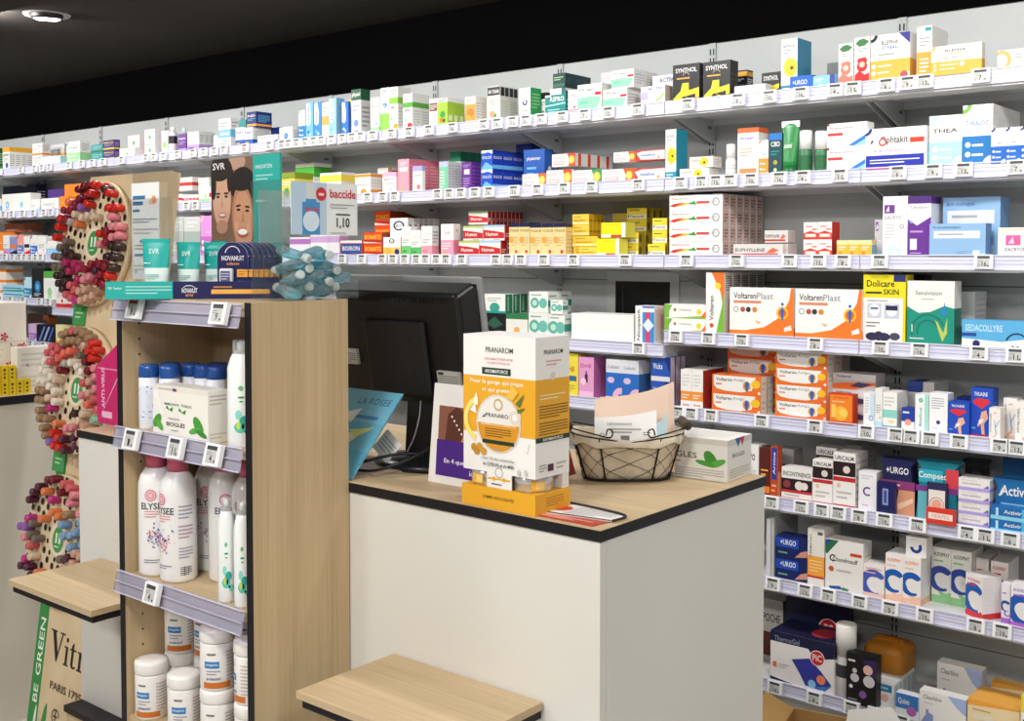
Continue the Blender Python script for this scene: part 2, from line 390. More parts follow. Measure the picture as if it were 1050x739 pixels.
q = MB(); tb(q, (TX0 + 0.018, TY1 - 0.012, 0.0), (TX1 - 0.018, TY1, TZ), oak_z); q.build('back_panel', t)
TSH = [1.403, 1.141, 0.842, 0.545]         # shelf surfaces, top board first
clear = acrylic('clear_rail', (0.80, 0.78, 0.88), 0.03)
for i, z in enumerate(TSH):
    q = MB(); tb(q, (TX0 + 0.0185, TY0 + 0.006, z - 0.018), (TX1 - 0.0185, TY1 - 0.0125, z), oak_x)
    if i == 0: tb(q, (TX0 + 0.018, TY0 + 0.006, z), (TX1 - 0.018, TY1 - 0.0125, TZ), oak_x)
    p = q.build('shelf_board', t)
    if i < 3:
        q = MB(); z1 = z + 0.006; xa, xb = TX0 - 0.004, TX1 - 0.022
        q.prism([(TY0 - 0.004 - ty, z1), (TY0 - 0.001 - ty, z1), (TY0 - 0.010 - ty, z1 - 0.044), (TY0 - 0.013 - ty, z1 - 0.044)], xa - tx, xb - tx, clear, 'yz')
        q.box((xa - tx, TY0 - 0.0105 - ty, z1 - 0.0225), (xb - tx, TY0 - 0.0085 - ty, z1 - 0.020), P('b9b6cc', 0.2))
        q.box((xa - tx, TY0 - 0.0138 - ty, z1 - 0.044), (xb - tx, TY0 - 0.0118 - ty, z1 - 0.0415), P('cfcbe0', 0.2))
        q.box((xa - tx, TY0 - 0.0058 - ty, z1 - 0.002), (xb - tx, TY0 - 0.0038 - ty, z1), P('cfcbe0', 0.2))
        q.build('price_rail', p)

# ================================================================ FAR COUNTER at the edge of the view
t = thing('side_counter', 'beige white counter with black edged top beyond the lipstick stand', 'counter', (-4.1, 1.6, 0))
q = MB(); q.box((-0.65, -0.6, 0.0), (0.632, 0.72, 1.022), P('cfc8ba', 0.5)); q.build('body', t)
q = MB(); q.box((-0.67, -0.62, 1.022), (0.636, 0.74, 1.048), edge); p = q.build('top_board', t)
q = MB(); q.box((-0.668, -0.618, 1.048), (0.634, 0.738, 1.05), P('d8c9ae', 0.5)); q.build('top_surface', p)

# ================================================================ LIGHT
t = thing('ceiling_downlight', 'round recessed ceiling spotlight with tilting black eyeball', 'ceiling light', (-4.362, 2.301, CEIL))
q = MB(); q.lathe([(0.062, -0.002), (0.088, -0.005), (0.092, 0.0)], P('8f8c88', 0.4, 0.5), 32, cap=False); q.build('trim_ring', t)
Mx = Matrix.Translation((0, 0, 0.012)) @ Matrix.Rotation(math.radians(7), 4, Vector((0.5, 0.87, 0)))
q = MB(); q.lathe([(0.058, 0.02), (0.062, -0.012), (0.060, -0.026), (0.052, -0.028), (0.05, 0.01)], P('0d0c0d', 0.45), 32, mx=Mx, cap=False); h = q.build('eyeball_housing', t)
lampm = bpy.data.materials.new('lamp_glass'); lampm.use_nodes = True
lampm.node_tree.nodes['Principled BSDF'].inputs['Emission Color'].default_value = (1, 0.97, 0.92, 1); lampm.node_tree.nodes['Principled BSDF'].inputs['Emission Strength'].default_value = 12
q = MB(); q.lathe([(0.0005, -0.036), (0.04, -0.0345), (0.05, -0.030), (0.051, 0.0)], lampm, 24, mx=Mx, cap=False); q.build('lamp_lens', t)
def area(x, y, z, size, power, target, col=(1, 0.965, 0.92), shape='DISK', sy=None, spread=None):
    l = bpy.data.lights.new('unseen_ceiling_lamp', 'AREA'); l.shape = shape; l.size = size; l.energy = power; l.color = col
    if sy: l.size_y = sy
    if spread: l.spread = math.radians(spread)
    o = bpy.data.objects.new('unseen_ceiling_lamp', l); COL.objects.link(o); o.location = (x, y, z)
    d = Vector(target) - Vector((x, y, z)); o.rotation_euler = d.to_track_quat('-Z', 'Y').to_euler(); return o
for i, x in enumerate((-6.9, -5.7, -4.5, -3.3, -2.1, -0.9, 0.3)):
    area(x, 2.12, 2.44, 0.22, 15.5, (x - 0.05, 3.3, 0.85), (1, 0.985, 0.965))
for x, y, e in ((-3.2, 0.3, 31), (-1.2, 0.2, 36), (0.6, 0.3, 32), (-2.2, -1.4, 34), (0.3, -1.4, 36)):  # unseen lamps without fixtures, added over the customer side to brighten counter and tower
    area(x, y, 2.45, 0.5, e, (x - 0.1, y + 0.45, 0), (1, 0.975, 0.94))
w = bpy.data.worlds.new('shop_air'); SC.world = w; w.use_nodes = True
w.node_tree.nodes['Background'].inputs[0].default_value = (0.9, 0.95, 1, 1); w.node_tree.nodes['Background'].inputs[1].default_value = 0.05
SC.view_settings.view_transform = 'Standard'; SC.view_settings.look = 'None'; SC.view_settings.gamma = 1.0; SC.view_settings.exposure = 0.0
SC.view_settings.use_curve_mapping = False
SC.cycles.use_denoising = True
SC.cycles.max_bounces = 8; SC.cycles.transparent_max_bounces = 24; SC.cycles.caustics_reflective = False; SC.cycles.caustics_refractive = False
# ================================================================ CARTONS
def art(spec):
    """printing of a carton: layout, card colour, accent, lettering colour, lettering, second accent -> card, front, side, top"""
    lay, base, acc, tc, txt = spec[:5]; acc2 = spec[5] if len(spec) > 5 else acc
    sm = 'a4a4aa' if base in ('white', 'cream', 'lgrey', 'lpink', 'aqua', 'kraft', 'mint', 'f4f3f0') else 'e6e6ea'
    F, S, T = [], [('l', .12, .15, .88, .8, 7, sm)], []
    def tx(u, v, w, h, c=tc):
        if txt: F.append(('t', txt, u, v, w, h, c))
    if lay == 'band':
        F += [('r', 0, 0, 1, .34, acc)]; tx(.1, .66, .8, .13); F += [('l', .12, .42, .8, .58, 2, sm), ('r', .12, .12, .55, .2, acc2 if acc2 != acc else 'white')]
        S = [('r', 0, 0, 1, .34, acc), ('l', .12, .42, .88, .85, 4, sm)]
    elif lay == 'low':
        F += [('r', 0, 0, 1, .16, acc)]; tx(.12, .7, .76, .1); F += [('l', .14, .36, .8, .6, 4, sm), ('d', .7, .26, .07, acc2)]
        S = [('r', 0, 0, 1, .16, acc), ('l', .12, .3, .88, .85, 6, sm)]
    elif lay == 'top':
        F += [('r', 0, .8, 1, 1, acc)]; tx(.1, .6, .8, .12); F += [('l', .12, .36, .8, .54, 3, sm), ('d', .62, .2, .12, acc2)]
        S = [('r', 0, .8, 1, 1, acc), ('l', .12, .15, .88, .7, 6, sm)]; T = [('r', 0, 0, 1, 1, acc)]
    elif lay == 'topx':
        F += [('r', 0, .76, 1, 1, acc)]; tx(.08, .82, .84, .12); F += [('l', .12, .5, .85, .68, 2, sm), ('d', .5, .26, .16, acc2), ('r', .3, .05, .7, .1, acc2)]
        S = [('r', 0, .76, 1, 1, acc), ('l', .12, .15, .88, .65, 5, sm)]; T = [('r', 0, 0, 1, 1, acc)]
    elif lay == 'full':
        tx(.1, .66, .8, .14); F += [('l', .12, .4, .85, .58, 2, acc), ('r', 0, .06, 1, .2, acc2)]
        S = [('l', .12, .3, .88, .8, 5, acc), ('r', 0, .06, 1, .2, acc2)]
    elif lay == 'mid':
        F += [('r', 0, .36, 1, .62, acc)]; tx(.1, .42, .8, .14); F += [('l', .15, .7, .85, .9, 2, sm), ('l', .15, .1, .7, .28, 2, sm)]
        S = [('r', 0, .36, 1, .62, acc), ('l', .15, .68, .85, .92, 2, sm)]
    elif lay == 'dot':
        tx(.12, .78, .76, .1); F += [('d', .5, .4, .2, acc), ('d', .5, .4, .1, acc2), ('l', .2, .08, .8, .2, 2, sm)]
    elif lay == 'flower':
        F += [('p', [(.58 + .5 * math.cos(a) * (1 if j % 2 else .72), .48 + .2 * math.sin(a) * (1 if j % 2 else .72)) for j, a in enumerate([2 * math.pi * k / 36 for k in range(36)])], acc), ('d', .66, .47, .07, '8a5a20'), ('d', .66, .47, .04, '5a3a18')]
        tx(.12, .84, .7, .07); F += [('l', .12, .72, .6, .82, 2, sm), ('r', 0, 0, 1, .16, acc2), ('l', .1, .03, .7, .13, 2, 'white')]
        S = [('r', 0, 0, 1, 1, acc2)]
    elif lay == 'swoosh':
        F += [('p', [(0, 0), (1, 0), (1, .42), (.75, .26), (.45, .16), (.15, .12), (0, .14)], acc), ('p', [(.5, 0), (1, 0), (1, .22), (.8, .1)], acc2)]
        tx(.08, .62, .7, .2); F += [('l', .08, .38, .55, .54, 2, sm)]
        S = [('r', 0, 0, 1, .3, acc), ('l', .12, .4, .88, .85, 3, sm)]
    elif lay == 'flat':
        F += [('r', .74, 0, 1, 1, acc), ('d', .84, .5, .3, acc2)]; tx(.07, .5, .56, .3); F += [('l', .07, .14, .55, .38, 2, sm)]
        S = [('r', 0, .1, 1, .9, acc)] if acc != base else S
    elif lay == 'bar':
        F += [('r', 0, .62, 1, .9, acc)]; tx(.06, .66, .7, .2); F += [('l', .08, .3, .8, .5, 2, sm), ('r', 0, 0, 1, .14, acc2)]
        S = [('r', 0, .62, 1, .9, acc), ('l', .1, .1, .9, .5, 3, sm)]
    elif lay == 'wave':      # three quarter ring and small print
        tx(.1, .84, .8, .07); F += [('g', .72, .26, .14, .26, acc2, 100, 330), ('g', .48, .44, .2, .42, acc, 30, 300), ('d', .6, .40, .24, 'white'), ('r', 0, 0, 1, .14, acc2), ('l', .1, .72, .8, .8, 1, acc2), ('l', .35, .34, .7, .46, 2, sm)]
        S = [('r', 0, 0, 1, .14, acc2), ('l', .1, .3, .9, .85, 6, sm)]
    elif lay == 'half':
        F += [('r', 0, 0, 1, .48, acc), ('d', .18, .34, .06, 'white'), ('d', .18, .18, .06, 'white'), ('l', .32, .28, .85, .38, 1, 'white'), ('l', .32, .12, .85, .22, 1, 'white'), ('g', 1, 0, 0, .2, 'white', 90, 180)]
        tx(.1, .66, .76, .08); F += [('g', 0, 1, .1, .18, acc2, 270, 360), ('l', .4, .55, .9, .62, 1, sm)]
        S = [('r', 0, 0, 1, .48, acc), ('l', .15, .55, .85, .9, 4, sm)]
    elif lay == 'pill':
        tx(.08, .68, .84, .12); F += [('r', .08, .4, .92, .58, acc), ('p', [(0, 0), (1, 0), (1, .3), (0, .12)], acc2), ('l', .1, .2, .6, .34, 2, sm)]
        S = [('r', 0, 0, 1, .2, acc2), ('l', .15, .3, .85, .9, 6, sm)]
    elif lay == 'logo':
        F += [('r', .12, .7, .42, .94, acc), ('p', [(.16, .74), (.26, .9), (.28, .74)], 'white'), ('p', [(.3, .74), (.3, .9), (.39, .78)], 'white')]; tx(.12, .56, .76, .1)
        F += [('l', .14, .28, .8, .46, 3, sm), ('g', .7, .12, .06, .14, acc2, 0, 360)]
    elif lay == 'plain':
        tx(.1, .4, .8, .25); S = []
    return base, F, S, T
def carton_mesh(name, w, d, h, spec, bev=0.0):
    base, F, S, T = art(spec) if not isinstance(spec, dict) else (spec['base'], spec['front'], spec.get('side', []), spec.get('top', []))
    q = MB(); q.box((-w / 2, 0, 0), (w / 2, d, h), base, bev)
    q.print_on(F, (-w / 2, 0, 0), (w, 0, 0), (0, 0, h), (0, -1, 0))
    sd = S
    q.print_on(sd, (w / 2, 0, 0), (0, d, 0), (0, 0, h), (1, 0, 0))
    q.print_on(sd, (-w / 2, d, 0), (0, -d, 0), (0, 0, h), (-1, 0, 0))
    if T: q.print_on(T, (-w / 2, 0, h), (w, 0, 0), (0, d, 0), (0, 0, 1))
    return q.mesh(name)
PLACED = []           # what stands on each wall shelf: level, px span, description (for the price tags)
DESCS = set(); BLOCKS = []
def rowword(r, n):
    if n == 1: return ''
    if n == 2: return 'lower' if r == 0 else 'upper'
    return 'topmost' if r == n - 1 else ('lowest' if r == 0 else '%s down' % ORD[n - 1 - r])
KINDS = (('eye', 'eye_care_carton'), ('tear', 'eye_care_carton'), ('throat', 'throat_carton'), ('spray', 'spray_carton'), ('plaster', 'plaster_carton'), ('patch', 'patch_carton'), ('gel ', 'gel_carton'), ('tablet', 'tablet_carton'), ('caplet', 'tablet_carton'),
    ('swirl', 'sachet_carton'), ('herbal', 'herbal_carton'), ('juice', 'juice_carton'), ('knee', 'support_carton'), ('joint', 'supplement_carton'), ('supplement', 'supplement_carton'), ('test kit', 'test_kit'), ('dental', 'dental_carton'),
    ('red and cream', 'capsule_carton'), ('yellow', 'lozenge_carton'), ('mustard', 'lozenge_carton'), ('dose', 'dose_carton'), ('oval', 'syrup_carton'), ('navy cap', 'syrup_carton'), ('syrup', 'syrup_carton'))
def kind_of(desc):
    for k, n in KINDS:
        if k in desc + ' ': return n
    return 'medicine_carton'
def I(L, x0, x1, yt, desc, spec, sx=None, d=None, nd=1, rows=1, cols=1, back=0.012, lift=0.0, name='medicine_carton', cat='medicine box', yref=None, rz=None, maker=None, yb=None):
    """carton(s) on wall shelf L whose printed front spans picture columns x0..x1 and reaches up to row yt"""
    assert desc not in DESCS, desc
    DESCS.add(desc)
    sx_ = sx; d_ = d; xa_, xb_, zadd = 0.0, 0.0, 0.0; dmax = 1.0
    for attempt in range(14):
        Y = YL + back; ym = yt
        a = atY(x0, ym, Y); b = atY(x1, ym, Y); a.x += xa_; b.x -= xb_; xm = (a.x + b.x) / 2
        if yb: lift = atY((x0 + x1) / 2, yb, Y).z - shelf_z(L, xm)
        zs = shelf_z(L, xm) + lift + zadd
        zt = atY((x0 + x1) / 2, yt, Y).z
        w = (b.x - a.x) / cols; h = max(0.012, (zt - zs) / rows)
        if d_ is None:
            if sx_: d = (atX(sx_, yt, b.x).y - Y) / nd
            else: d = min(0.06, max(0.02, w * 0.6))
        else: d = d_
        d = max(0.006, min(d, (YW - 0.026 - Y) / nd - 0.0004, dmax / nd - 0.0004))
        Dt = nd * (d + 0.0003) + (.0018 if rows * cols * nd > 1 else .001); me_ = (a.x, b.x, Y - .0008, Y + Dt, zs, zs + h * rows)
        hit = None
        for o_ in BLOCKS:
            ov = [min(me_[1], o_[1]) - max(me_[0], o_[0]), min(me_[3], o_[3]) - max(me_[2], o_[2]), min(me_[5], o_[5]) - max(me_[4], o_[4])]
            if min(ov) > .0004: hit = (o_, ov); break
        if not hit: break
        o_, ov = hit
        if lift > 0 and ov[2] < .022 and zs > o_[4]: zadd += ov[2] + .0004
        elif ov[0] < .014 and ov[0] < .45 * (me_[1] - me_[0]):
            if me_[0] + me_[1] < o_[0] + o_[1]: xb_ += ov[0] + .0003
            else: xa_ += ov[0] + .0003
        elif me_[2] < o_[2] and o_[2] - Y > .007 + .006 * nd: dmax = o_[2] - Y - .0021
        else: back = o_[3] - YL + .001
    BLOCKS.append(me_)
    PLACED.append((L, x0, x1, desc, back))
    if name == 'medicine_carton': name = kind_of(desc)
    if maker: me = maker(w, d, h)
    else: me = carton_mesh(name, w - 0.0006, d, h - 0.0003, spec)
    single = rows * cols * nd == 1
    for c in range(cols):
        for k in range(nd):
            for r in range(rows):
                o = bpy.data.objects.new(name, me); COL.objects.link(o)
                jit = 0 if single else random.uniform(-0.0015, 0.0015) * (1 if rows > 1 else 0)
                o.location = (a.x + w * (c + .5) , Y + k * (d + 0.0003) + abs(jit), zs + r * h)
                o.rotation_euler.z = (rz if rz is not None else 0) + (random.uniform(-.006, .006) if single else 0)
                pos = []
                if rows > 1: pos.append(rowword(r, rows))
                if cols == 2: pos.append('tower side' if c == 0 else 'far side')
                elif cols > 2: pos.append('%s from tower side' % ORD[c])
                if nd > 1: pos.append('front' if k == 0 else '%s behind' % ORD[k - 1])
                lab = '%s on the %s shelf' % (desc, LNAME[L])
                if pos: lab += ', ' + ', '.join(pos)
                if len(lab.split()) > 16: lab = desc + ', ' + ', '.join(pos)
                tag(o, lab, cat, group=(None if single else desc + 's'))
    return me
# ================================================================ TOP WALL SHELF
W = 'white'
I(0, -9, -2, 152, 'dark green carton at the doorway end', ('full', 'dgreen', 'lgreen', 'white', '', 'green'), d=.05)
I(0, 2.5, 9.5, 151, 'white carton with yellow cap and blue foot', ('top', W, 'gold', 'navy', 'LEHNING', 'blue'), sx=33, nd=4)
I(0, 33, 43, 147, 'white blue and orange powder carton', ('low', W, 'orange', 'dblue', 'mag', 'blue'), sx=51, nd=1, rows=2)
I(0, 43.5, 62, 160, 'white carton with aqua corner', ('flat', W, 'aqua', 'sky', '', 'white'), d=.04)
I(0, 52, 66, 148, 'grey backed carton edge with orange line', ('mid', 'lgrey', 'lorange', 'grey', ''), back=.12, d=.02, nd=3)
I(0, 68, 82, 145, 'white and mint green herbal carton', ('half', W, 'lgreen', 'green', 'ergy', 'green'), sx=93)
I(0, 77, 87.5, 155.5, 'small white carton with rose band', ('band', W, 'lpink', 'rose', 'dia', 'teal'), back=-.0005, d=.012)
I(0, 93, 105, 148, 'teal green syrup carton', ('full', 'teal', 'mint', 'white', 'arkopharma', 'dgreen'), sx=114, rows=2)
I(0, 105.5, 117, 143.5, 'purple carton with yellow lettering', ('full', '3b2a6e', 'lilac', 'yellow', 'MAG', 'yellow'), sx=123, rows=2)
I(0, 122.5, 138, 152, 'pale rose carton with green leaf', ('dot', 'f6e6e4', 'lgreen', 'grey', 'nature', 'green'), sx=146, back=.004)
I(0, 131, 143, 138.5, 'rose carton under a dark one', ('dot', 'f4e4e2', 'lgreen', 'grey', '', 'green'), sx=150, back=.13, d=.08, rows=2)
I(0, 148, 158.5, 132.5, 'tall pale rose two tier carton', ('dot', 'f6ece8', 'lgreen', 'dgrey', 'bio', 'green'), sx=165, rows=2)
I(0, 165.5, 172, 134, 'slim white carton with green sprig', ('dot', W, 'lgreen', 'dgrey', '', 'lime'), sx=176)
I(0, 182.5, 191, 137, 'violet tonic carton', ('full', 'purple', 'lilac', 'white', 'phyto', 'lilac'), d=.05, back=.01)
I(0, 192, 204, 135, 'white carton with violet square', ('band', W, 'lilac', 'purple', '', 'purple'), sx=220, nd=3)
I(0, 219, 223.5, 139, 'thin white upright carton', ('plain', W, W, 'grey', ''), d=.03)
I(0, 224, 236.5, 121.5, 'white carton with a blue label strip', ('mid', W, 'sky', 'white', 'URIAGE', 'blue'), sx=245)
I(0, 244, 252, 123, 'teal carton behind the blue ones', ('full', 'teal', 'lteal', 'white', '', 'dgreen'), back=.15, d=.06)
I(0, 241.5, 249.8, 130.5, 'blue and white tube carton next to the label strip carton', ('band', W, 'blue', 'blue', 'ND', 'lorange'), d=.06)
I(0, 250.2, 259, 130.5, 'blue and white tube carton with navy side', ('band', W, 'blue', 'blue', 'ND', 'lorange'), d=.1, back=.012)
I(0, 253, 262.5, 114.5, 'dark blue carton balanced on top', ('full', 'dblue', 'sky', 'white', 'ND', 'lorange'), d=.085, yb=131.2, back=.016)
I(0, 264, 284.5, 138.5, 'blue flat carton with white wave', ('swoosh', W, 'dblue', 'blue', 'Physio', 'blue'), d=.04)
I(0, 268, 288, 131, 'dark blue flat carton behind the wave one', ('full', 'dblue', 'blue', 'white', '', 'blue'), d=.06, back=.11)
I(0, 286.5, 300, 130, 'white carton with blue disc', ('dot', W, 'blue', 'blue', '', 'sky'), d=.05)
I(0, 306, 313, 113, 'slim white carton with a deep blue bar', ('half', W, '1f7fc0', 'blue', '', 'sky'), d=.05)
def rounded(c1, c2):
    return {'base': W, 'front': [('r', 0, 0, 1, 1, c2), ('p', [(.1, .42), (.35, .36), (.62, .42), (.68, .7), (.5, .98), (.1, .98)], 'white'), ('tv', 'Humer', .5, .45, .48, .24, 'blue'), ('d', .35, .2, .09, c1), ('d', .6, .14, .07, 'white')], 'side': [('r', 0, 0, 1, 1, c2)]}
I(0, 313.5, 321, 105, 'sky blue nasal spray carton', rounded('blue', 'sky'), d=.05)
I(0, 321.5, 329.5, 104.5, 'mid blue nasal spray carton', rounded('sky', '2f86d0'), d=.05)
I(0, 330, 336.8, 105, 'white spray carton with orange stripe', ('mid', W, 'lorange', 'white', '', 'blue'), d=.05)
I(0, 337, 345, 100.5, 'pale blue spray carton', rounded('sky', '8cc4ea'), sx=353)
I(0, 350, 357, 104, 'strong blue spray carton', rounded('white', '1f6ed0'), sx=359.5, back=.002)
I(0, 356.5, 361, 102, 'yellow carton between the blue ones', ('full', 'f0d84a', 'white', 'dblue', '', 'blue'), d=.03, back=.1)
I(0, 360.2, 370, 91.5, 'white carton with dark green cap and blue drop', ('topx', W, 'dgreen', 'white', 'physiol', '6f8fd0'), sx=379.5)
I(0, 379.8, 389, 100, 'pale green carton with rose print', ('low', 'e4f0e6', 'lgreen', 'rose', 'bio', 'sky'), sx=392, back=.006)
I(0, 389.3, 399, 90, 'white carton with blue seal over green', {'base': W, 'front': [('r', 0, 0, 1, .42, '8fd050'), ('d', .5, .62, .16, '2a86c8'), ('l', .3, .56, .7, .7, 2, 'white'), ('l', .15, .84, .85, .95, 2, 'grey')], 'side': []}, d=.05)
def fruit(band, f, text):
    return {'base': W, 'front': [('r', 0, .62, 1, .76, band), ('l', .15, .82, .8, .95, 2, 'grey'), ('t', text, .15, .5, .7, .07, 'dgrey'), ('d', .72, .1, .16, f), ('d', .3, .28, .08, 'lgreen')], 'side': [('r', 0, .62, 1, .76, band), ('l', .1, .1, .9, .55, 6, 'c6c6c4')], 'top': []}
I(0, 399.3, 408, 89, 'tall white juice carton with orange', fruit('8cc63f', 'f2a021', 'ARKO'), sx=421, nd=2)
I(0, 413, 423, 96, 'tall white juice carton with red fruit', fruit('5aad3c', 'd02c34', 'ARKO'), sx=440, nd=2)
I(0, 440.3, 448.5, 101, 'cream carton with wine red label', {'base': 'efe8e0', 'front': [('r', .05, .56, .95, .84, '7a3040'), ('l', .1, .6, .9, .8, 3, 'white'), ('l', .1, .1, .9, .4, 4, 'c0b0a8')], 'side': []}, d=.04)
I(0, 448.8, 459, 100.5, 'lime green carton with fruit', {'base': 'a8cc3a', 'front': [('r', 0, .86, 1, 1, 'white'), ('t', 'FORTE', .1, .88, .8, .09, 'dblue'), ('d', .5, .42, .16, 'green'), ('d', .35, .22, .12, 'orange'), ('d', .62, .2, .09, 'dgreen')], 'side': [('r', 0, .86, 1, 1, 'white'), ('r', .2, .2, .8, .4, 'e8f0c0')]}, sx=476, nd=3)
I(0, 477, 487.5, 99, 'white carton with orange fruit face', {'base': 'f0ebe2', 'front': [('r', 0, .1, 1, .72, 'f0a040'), ('d', .5, .4, .2, 'ee7d22'), ('l', .1, .78, .9, .92, 2, 'grey'), ('d', .35, .25, .1, 'gold')], 'side': [('l', .1, .2, .9, .8, 6, 'c9c2b8')]}, sx=499, nd=2)
I(0, 499.5, 513, 88.5, 'grey white tea carton with black label', {'base': 'dfdcd4', 'front': [('r', .02, .74, .98, .98, '24282c'), ('t', 'BIO TISANE', .1, .8, .8, .1, 'white'), ('d', .4, .2, .13, 'f0a070'), ('d', .62, .16, .07, 'green'), ('l', .15, .44, .8, .62, 3, 'b0aca0')], 'side': [('r', .04, .72, .47, .97, '24282c'), ('r', .53, .72, .96, .97, '24282c'), ('l', .1, .1, .9, .6, 7, 'c0bcb2')]}, sx=531, nd=2)
I(0, 532.5, 544, 90, 'white carton with blue heart and green side', {'base': W, 'front': [('g', .5, .52, .07, .14, 'dblue', 150, 420), ('l', .2, .78, .8, .92, 2, 'lgreen'), ('l', .2, .12, .8, .28, 2, 'grey')], 'side': [('r', 0, 0, 1, 1, '2fa35c'), ('l', .15, .3, .85, .85, 5, 'lgreen')]}, sx=555)
I(0, 553, 560, 95, 'slim white carton with black cap', ('topx', W, '202428', 'white', '', 'grey'), d=.05, back=.08)
I(0, 559, 580, 97, 'teal aspirin carton', {'base': '12847c', 'front': [('t', 'ASPRO', .22, .66, .7, .24, 'white'), ('p', [(0, .42), (1, .52), (1, .6), (0, .5)], '9ad8e6'), ('l', .12, .1, .7, .32, 2, 'aqua'), ('r', 0, .9, .3, 1, 'white')], 'side': [('l', .1, .2, .9, .8, 3, 'aqua')]}, d=.05)
I(0, 564, 580, 90.5, 'white and dark teal carton behind', ('flat', W, '1c6a66', 'dgrey', '', 'teal'), back=.075, d=.16)
I(0, 567, 579.5, 75, 'navy green cube carton on top', {'base': '12383f', 'front': [('l', .1, .5, .85, .8, 2, 'lgreen'), ('r', .05, .08, .95, .3, '2d6a50')], 'side': [('l', .1, .3, .9, .7, 3, '28525c')]}, d=.05, nd=3, yb=90.2, back=.078)
I(0, 582.5, 592, 92, 'white carton with rose cross bars', ('low', W, 'rose', 'rose', 'A', 'red'), d=.08)
def mintbox(): return {'base': 'f4f4f0', 'front': [('p', [(0, .06), (.8, .06), (.98, .5), (.6, .56), (0, .52)], '8fdcae'), ('t', 'Efferalgan', .08, .74, .6, .12, 'dgrey'), ('r', .72, .58, .98, .7, 'red'), ('l', .08, .6, .5, .68, 1, 'grey'), ('t', 'plus', .12, .28, .3, .12, 'teal')], 'side': [('l', .1, .2, .9, .8, 4, 'c8c8c6')]}
I(0, 592.3, 617, 86, 'wide white and mint carton beside the rose bars', mintbox(), d=.06)
I(0, 618.5, 643, 91, 'white and mint tablet carton, ground layer', mintbox(), d=.075, nd=2)
I(0, 627, 650, 71.5, 'white and mint tablet carton on the upper layer', mintbox(), d=.07, nd=2, yb=91.2, back=.014)
I(0, 616, 627, 74, 'white carton with grey sides behind mint ones', ('low', 'lgrey', 'grey', 'red', '', 'red'), back=.17, d=.05)
def lila(): return {'base': 'eeeef4', 'front': [('r', 0, 0, 1, .22, 'c3bfe0'), ('t', 'ACTIV', .3, .78, .6, .14, 'dblue'), ('d', .2, .52, .17, 'white'), ('p', [(.6, .2), (.95, .6), (.98, .5), (.66, .16)], 'lime'), ('l', .15, .06, .7, .18, 1, 'purple'), ('r', 0, .3, .3, .7, 'b3aee0')], 'side': [('r', 0, 0, 1, 1, 'd9c7b0')]}
I(0, 657, 682, 88, 'white and lilac carton with green needle', lila(), d=.045)
I(0, 669, 693, 77, 'white and lilac carton standing behind', lila(), d=.04, back=.09)
def synthol(): return {'base': '1b1a1c', 'front': [('t', 'SYNTHOL', .1, .78, .8, .12, 'white'), ('l', .15, .58, .85, .68, 1, 'gold'), ('p', [(.02, .1), (.3, .3), (.36, .5), (.6, .5), (.6, .3), (.98, .36), (.98, .1), (.6, .06), (.4, .16), (.2, 0)], 'f4d426'), ('p', [(.4, .14), (.85, .2), (.85, .04)], '1b1a1c'), ('g', .5, .66, .1, .12, 'grey', 20, 160)], 'side': [('l', .2, .3, .8, .7, 3, '4a4640')]}
I(0, 690, 717.5, 65.5, 'tall black carton with yellow figure', synthol(), sx=722, nd=1)
I(0, 721, 749, 62.5, 'second tall black carton with yellow foot', synthol(), sx=757, nd=2)
I(0, 733, 752, 88, 'small white and yellow flat carton', {'base': W, 'front': [('t', 'SYNTHOL', .04, .3, .9, .5, '222'), ('r', 0, 0, 1, .2, 'f4d426')], 'side': []}, d=.011, back=-.0003)
I(0, 751, 766, 72, 'black flat box at the back with yellow line', ('bar', '1d1c1e', 'gold', '1d1c1e', '', 'dgrey'), d=.04, back=.14, rows=2)
I(0, 753, 785, 87, 'white roll carton with yellow edge', ('bar', W, 'lgrey', '222', '', 'f4d426'), d=.04)
I(0, 781, 800, 74, 'low black carton with yellow swoosh', {'base': '1b1a1c', 'front': [('t', 'SYNTHOL', .1, .66, .8, .2, 'white'), ('p', [(.3, .1), (.95, .3), (.95, .5), (.5, .4)], 'f4d426')], 'side': []}, d=.05, back=.06)
def sun(side): return ('flower', W, 'f6c81e', '8a8a8e', 'arnica', side)
I(0, 801, 818, 39.5, 'tall white carton with yellow arnica flower', sun('2a86a6'), sx=832, back=.06)
I(0, 810, 833, 77.5, 'blue flat plaster carton', {'base': '1f66c4', 'front': [('t', '+URGO', .12, .4, .66, .32, 'white'), ('r', 0, .04, 1, .22, 'sky')], 'side': []}, d=.03)
I(0, 833.5, 856, 77, 'pale blue plaster carton', {'base': '8cc6e8', 'front': [('d', .35, .1, .25, 'white'), ('l', .1, .5, .5, .8, 2, 'white'), ('r', .78, 0, 1, 1, '3a4aa0')], 'side': []}, d=.03)
I(0, 848, 862, 64, 'plain grey carton at the back', ('plain', '9a9c9e', W, 'grey', ''), back=.2, d=.04)
def leafbox(c): return {'base': 'f4efe8', 'front': [('p', [(.02, .02), (.98, .02), (.98, .24), (.7, .2), (.3, .3), (.02, .2)], c), ('d', .5, .38, .22, c), ('d', .62, .5, .14, c), ('d', .38, .5, .12, c), ('d', .5, .42, .12, 'f4c0b0'), ('p', [(.05, .88), (.3, .8), (.7, .82), (.97, .9), (.6, .97), (.3, .95)], '3f7a48'), ('l', .2, .68, .8, .78, 2, 'grey')], 'side': [('l', .1, .1, .9, .9, 6, 'd8d0c8')]}
I(0, 860, 875, 44.5, 'white herbal carton with rose flower', leafbox('e87a6a'), d=.05)
I(0, 876.5, 892, 38, 'white herbal carton with red fruit and green leaf', leafbox('cc2a2a'), d=.05)
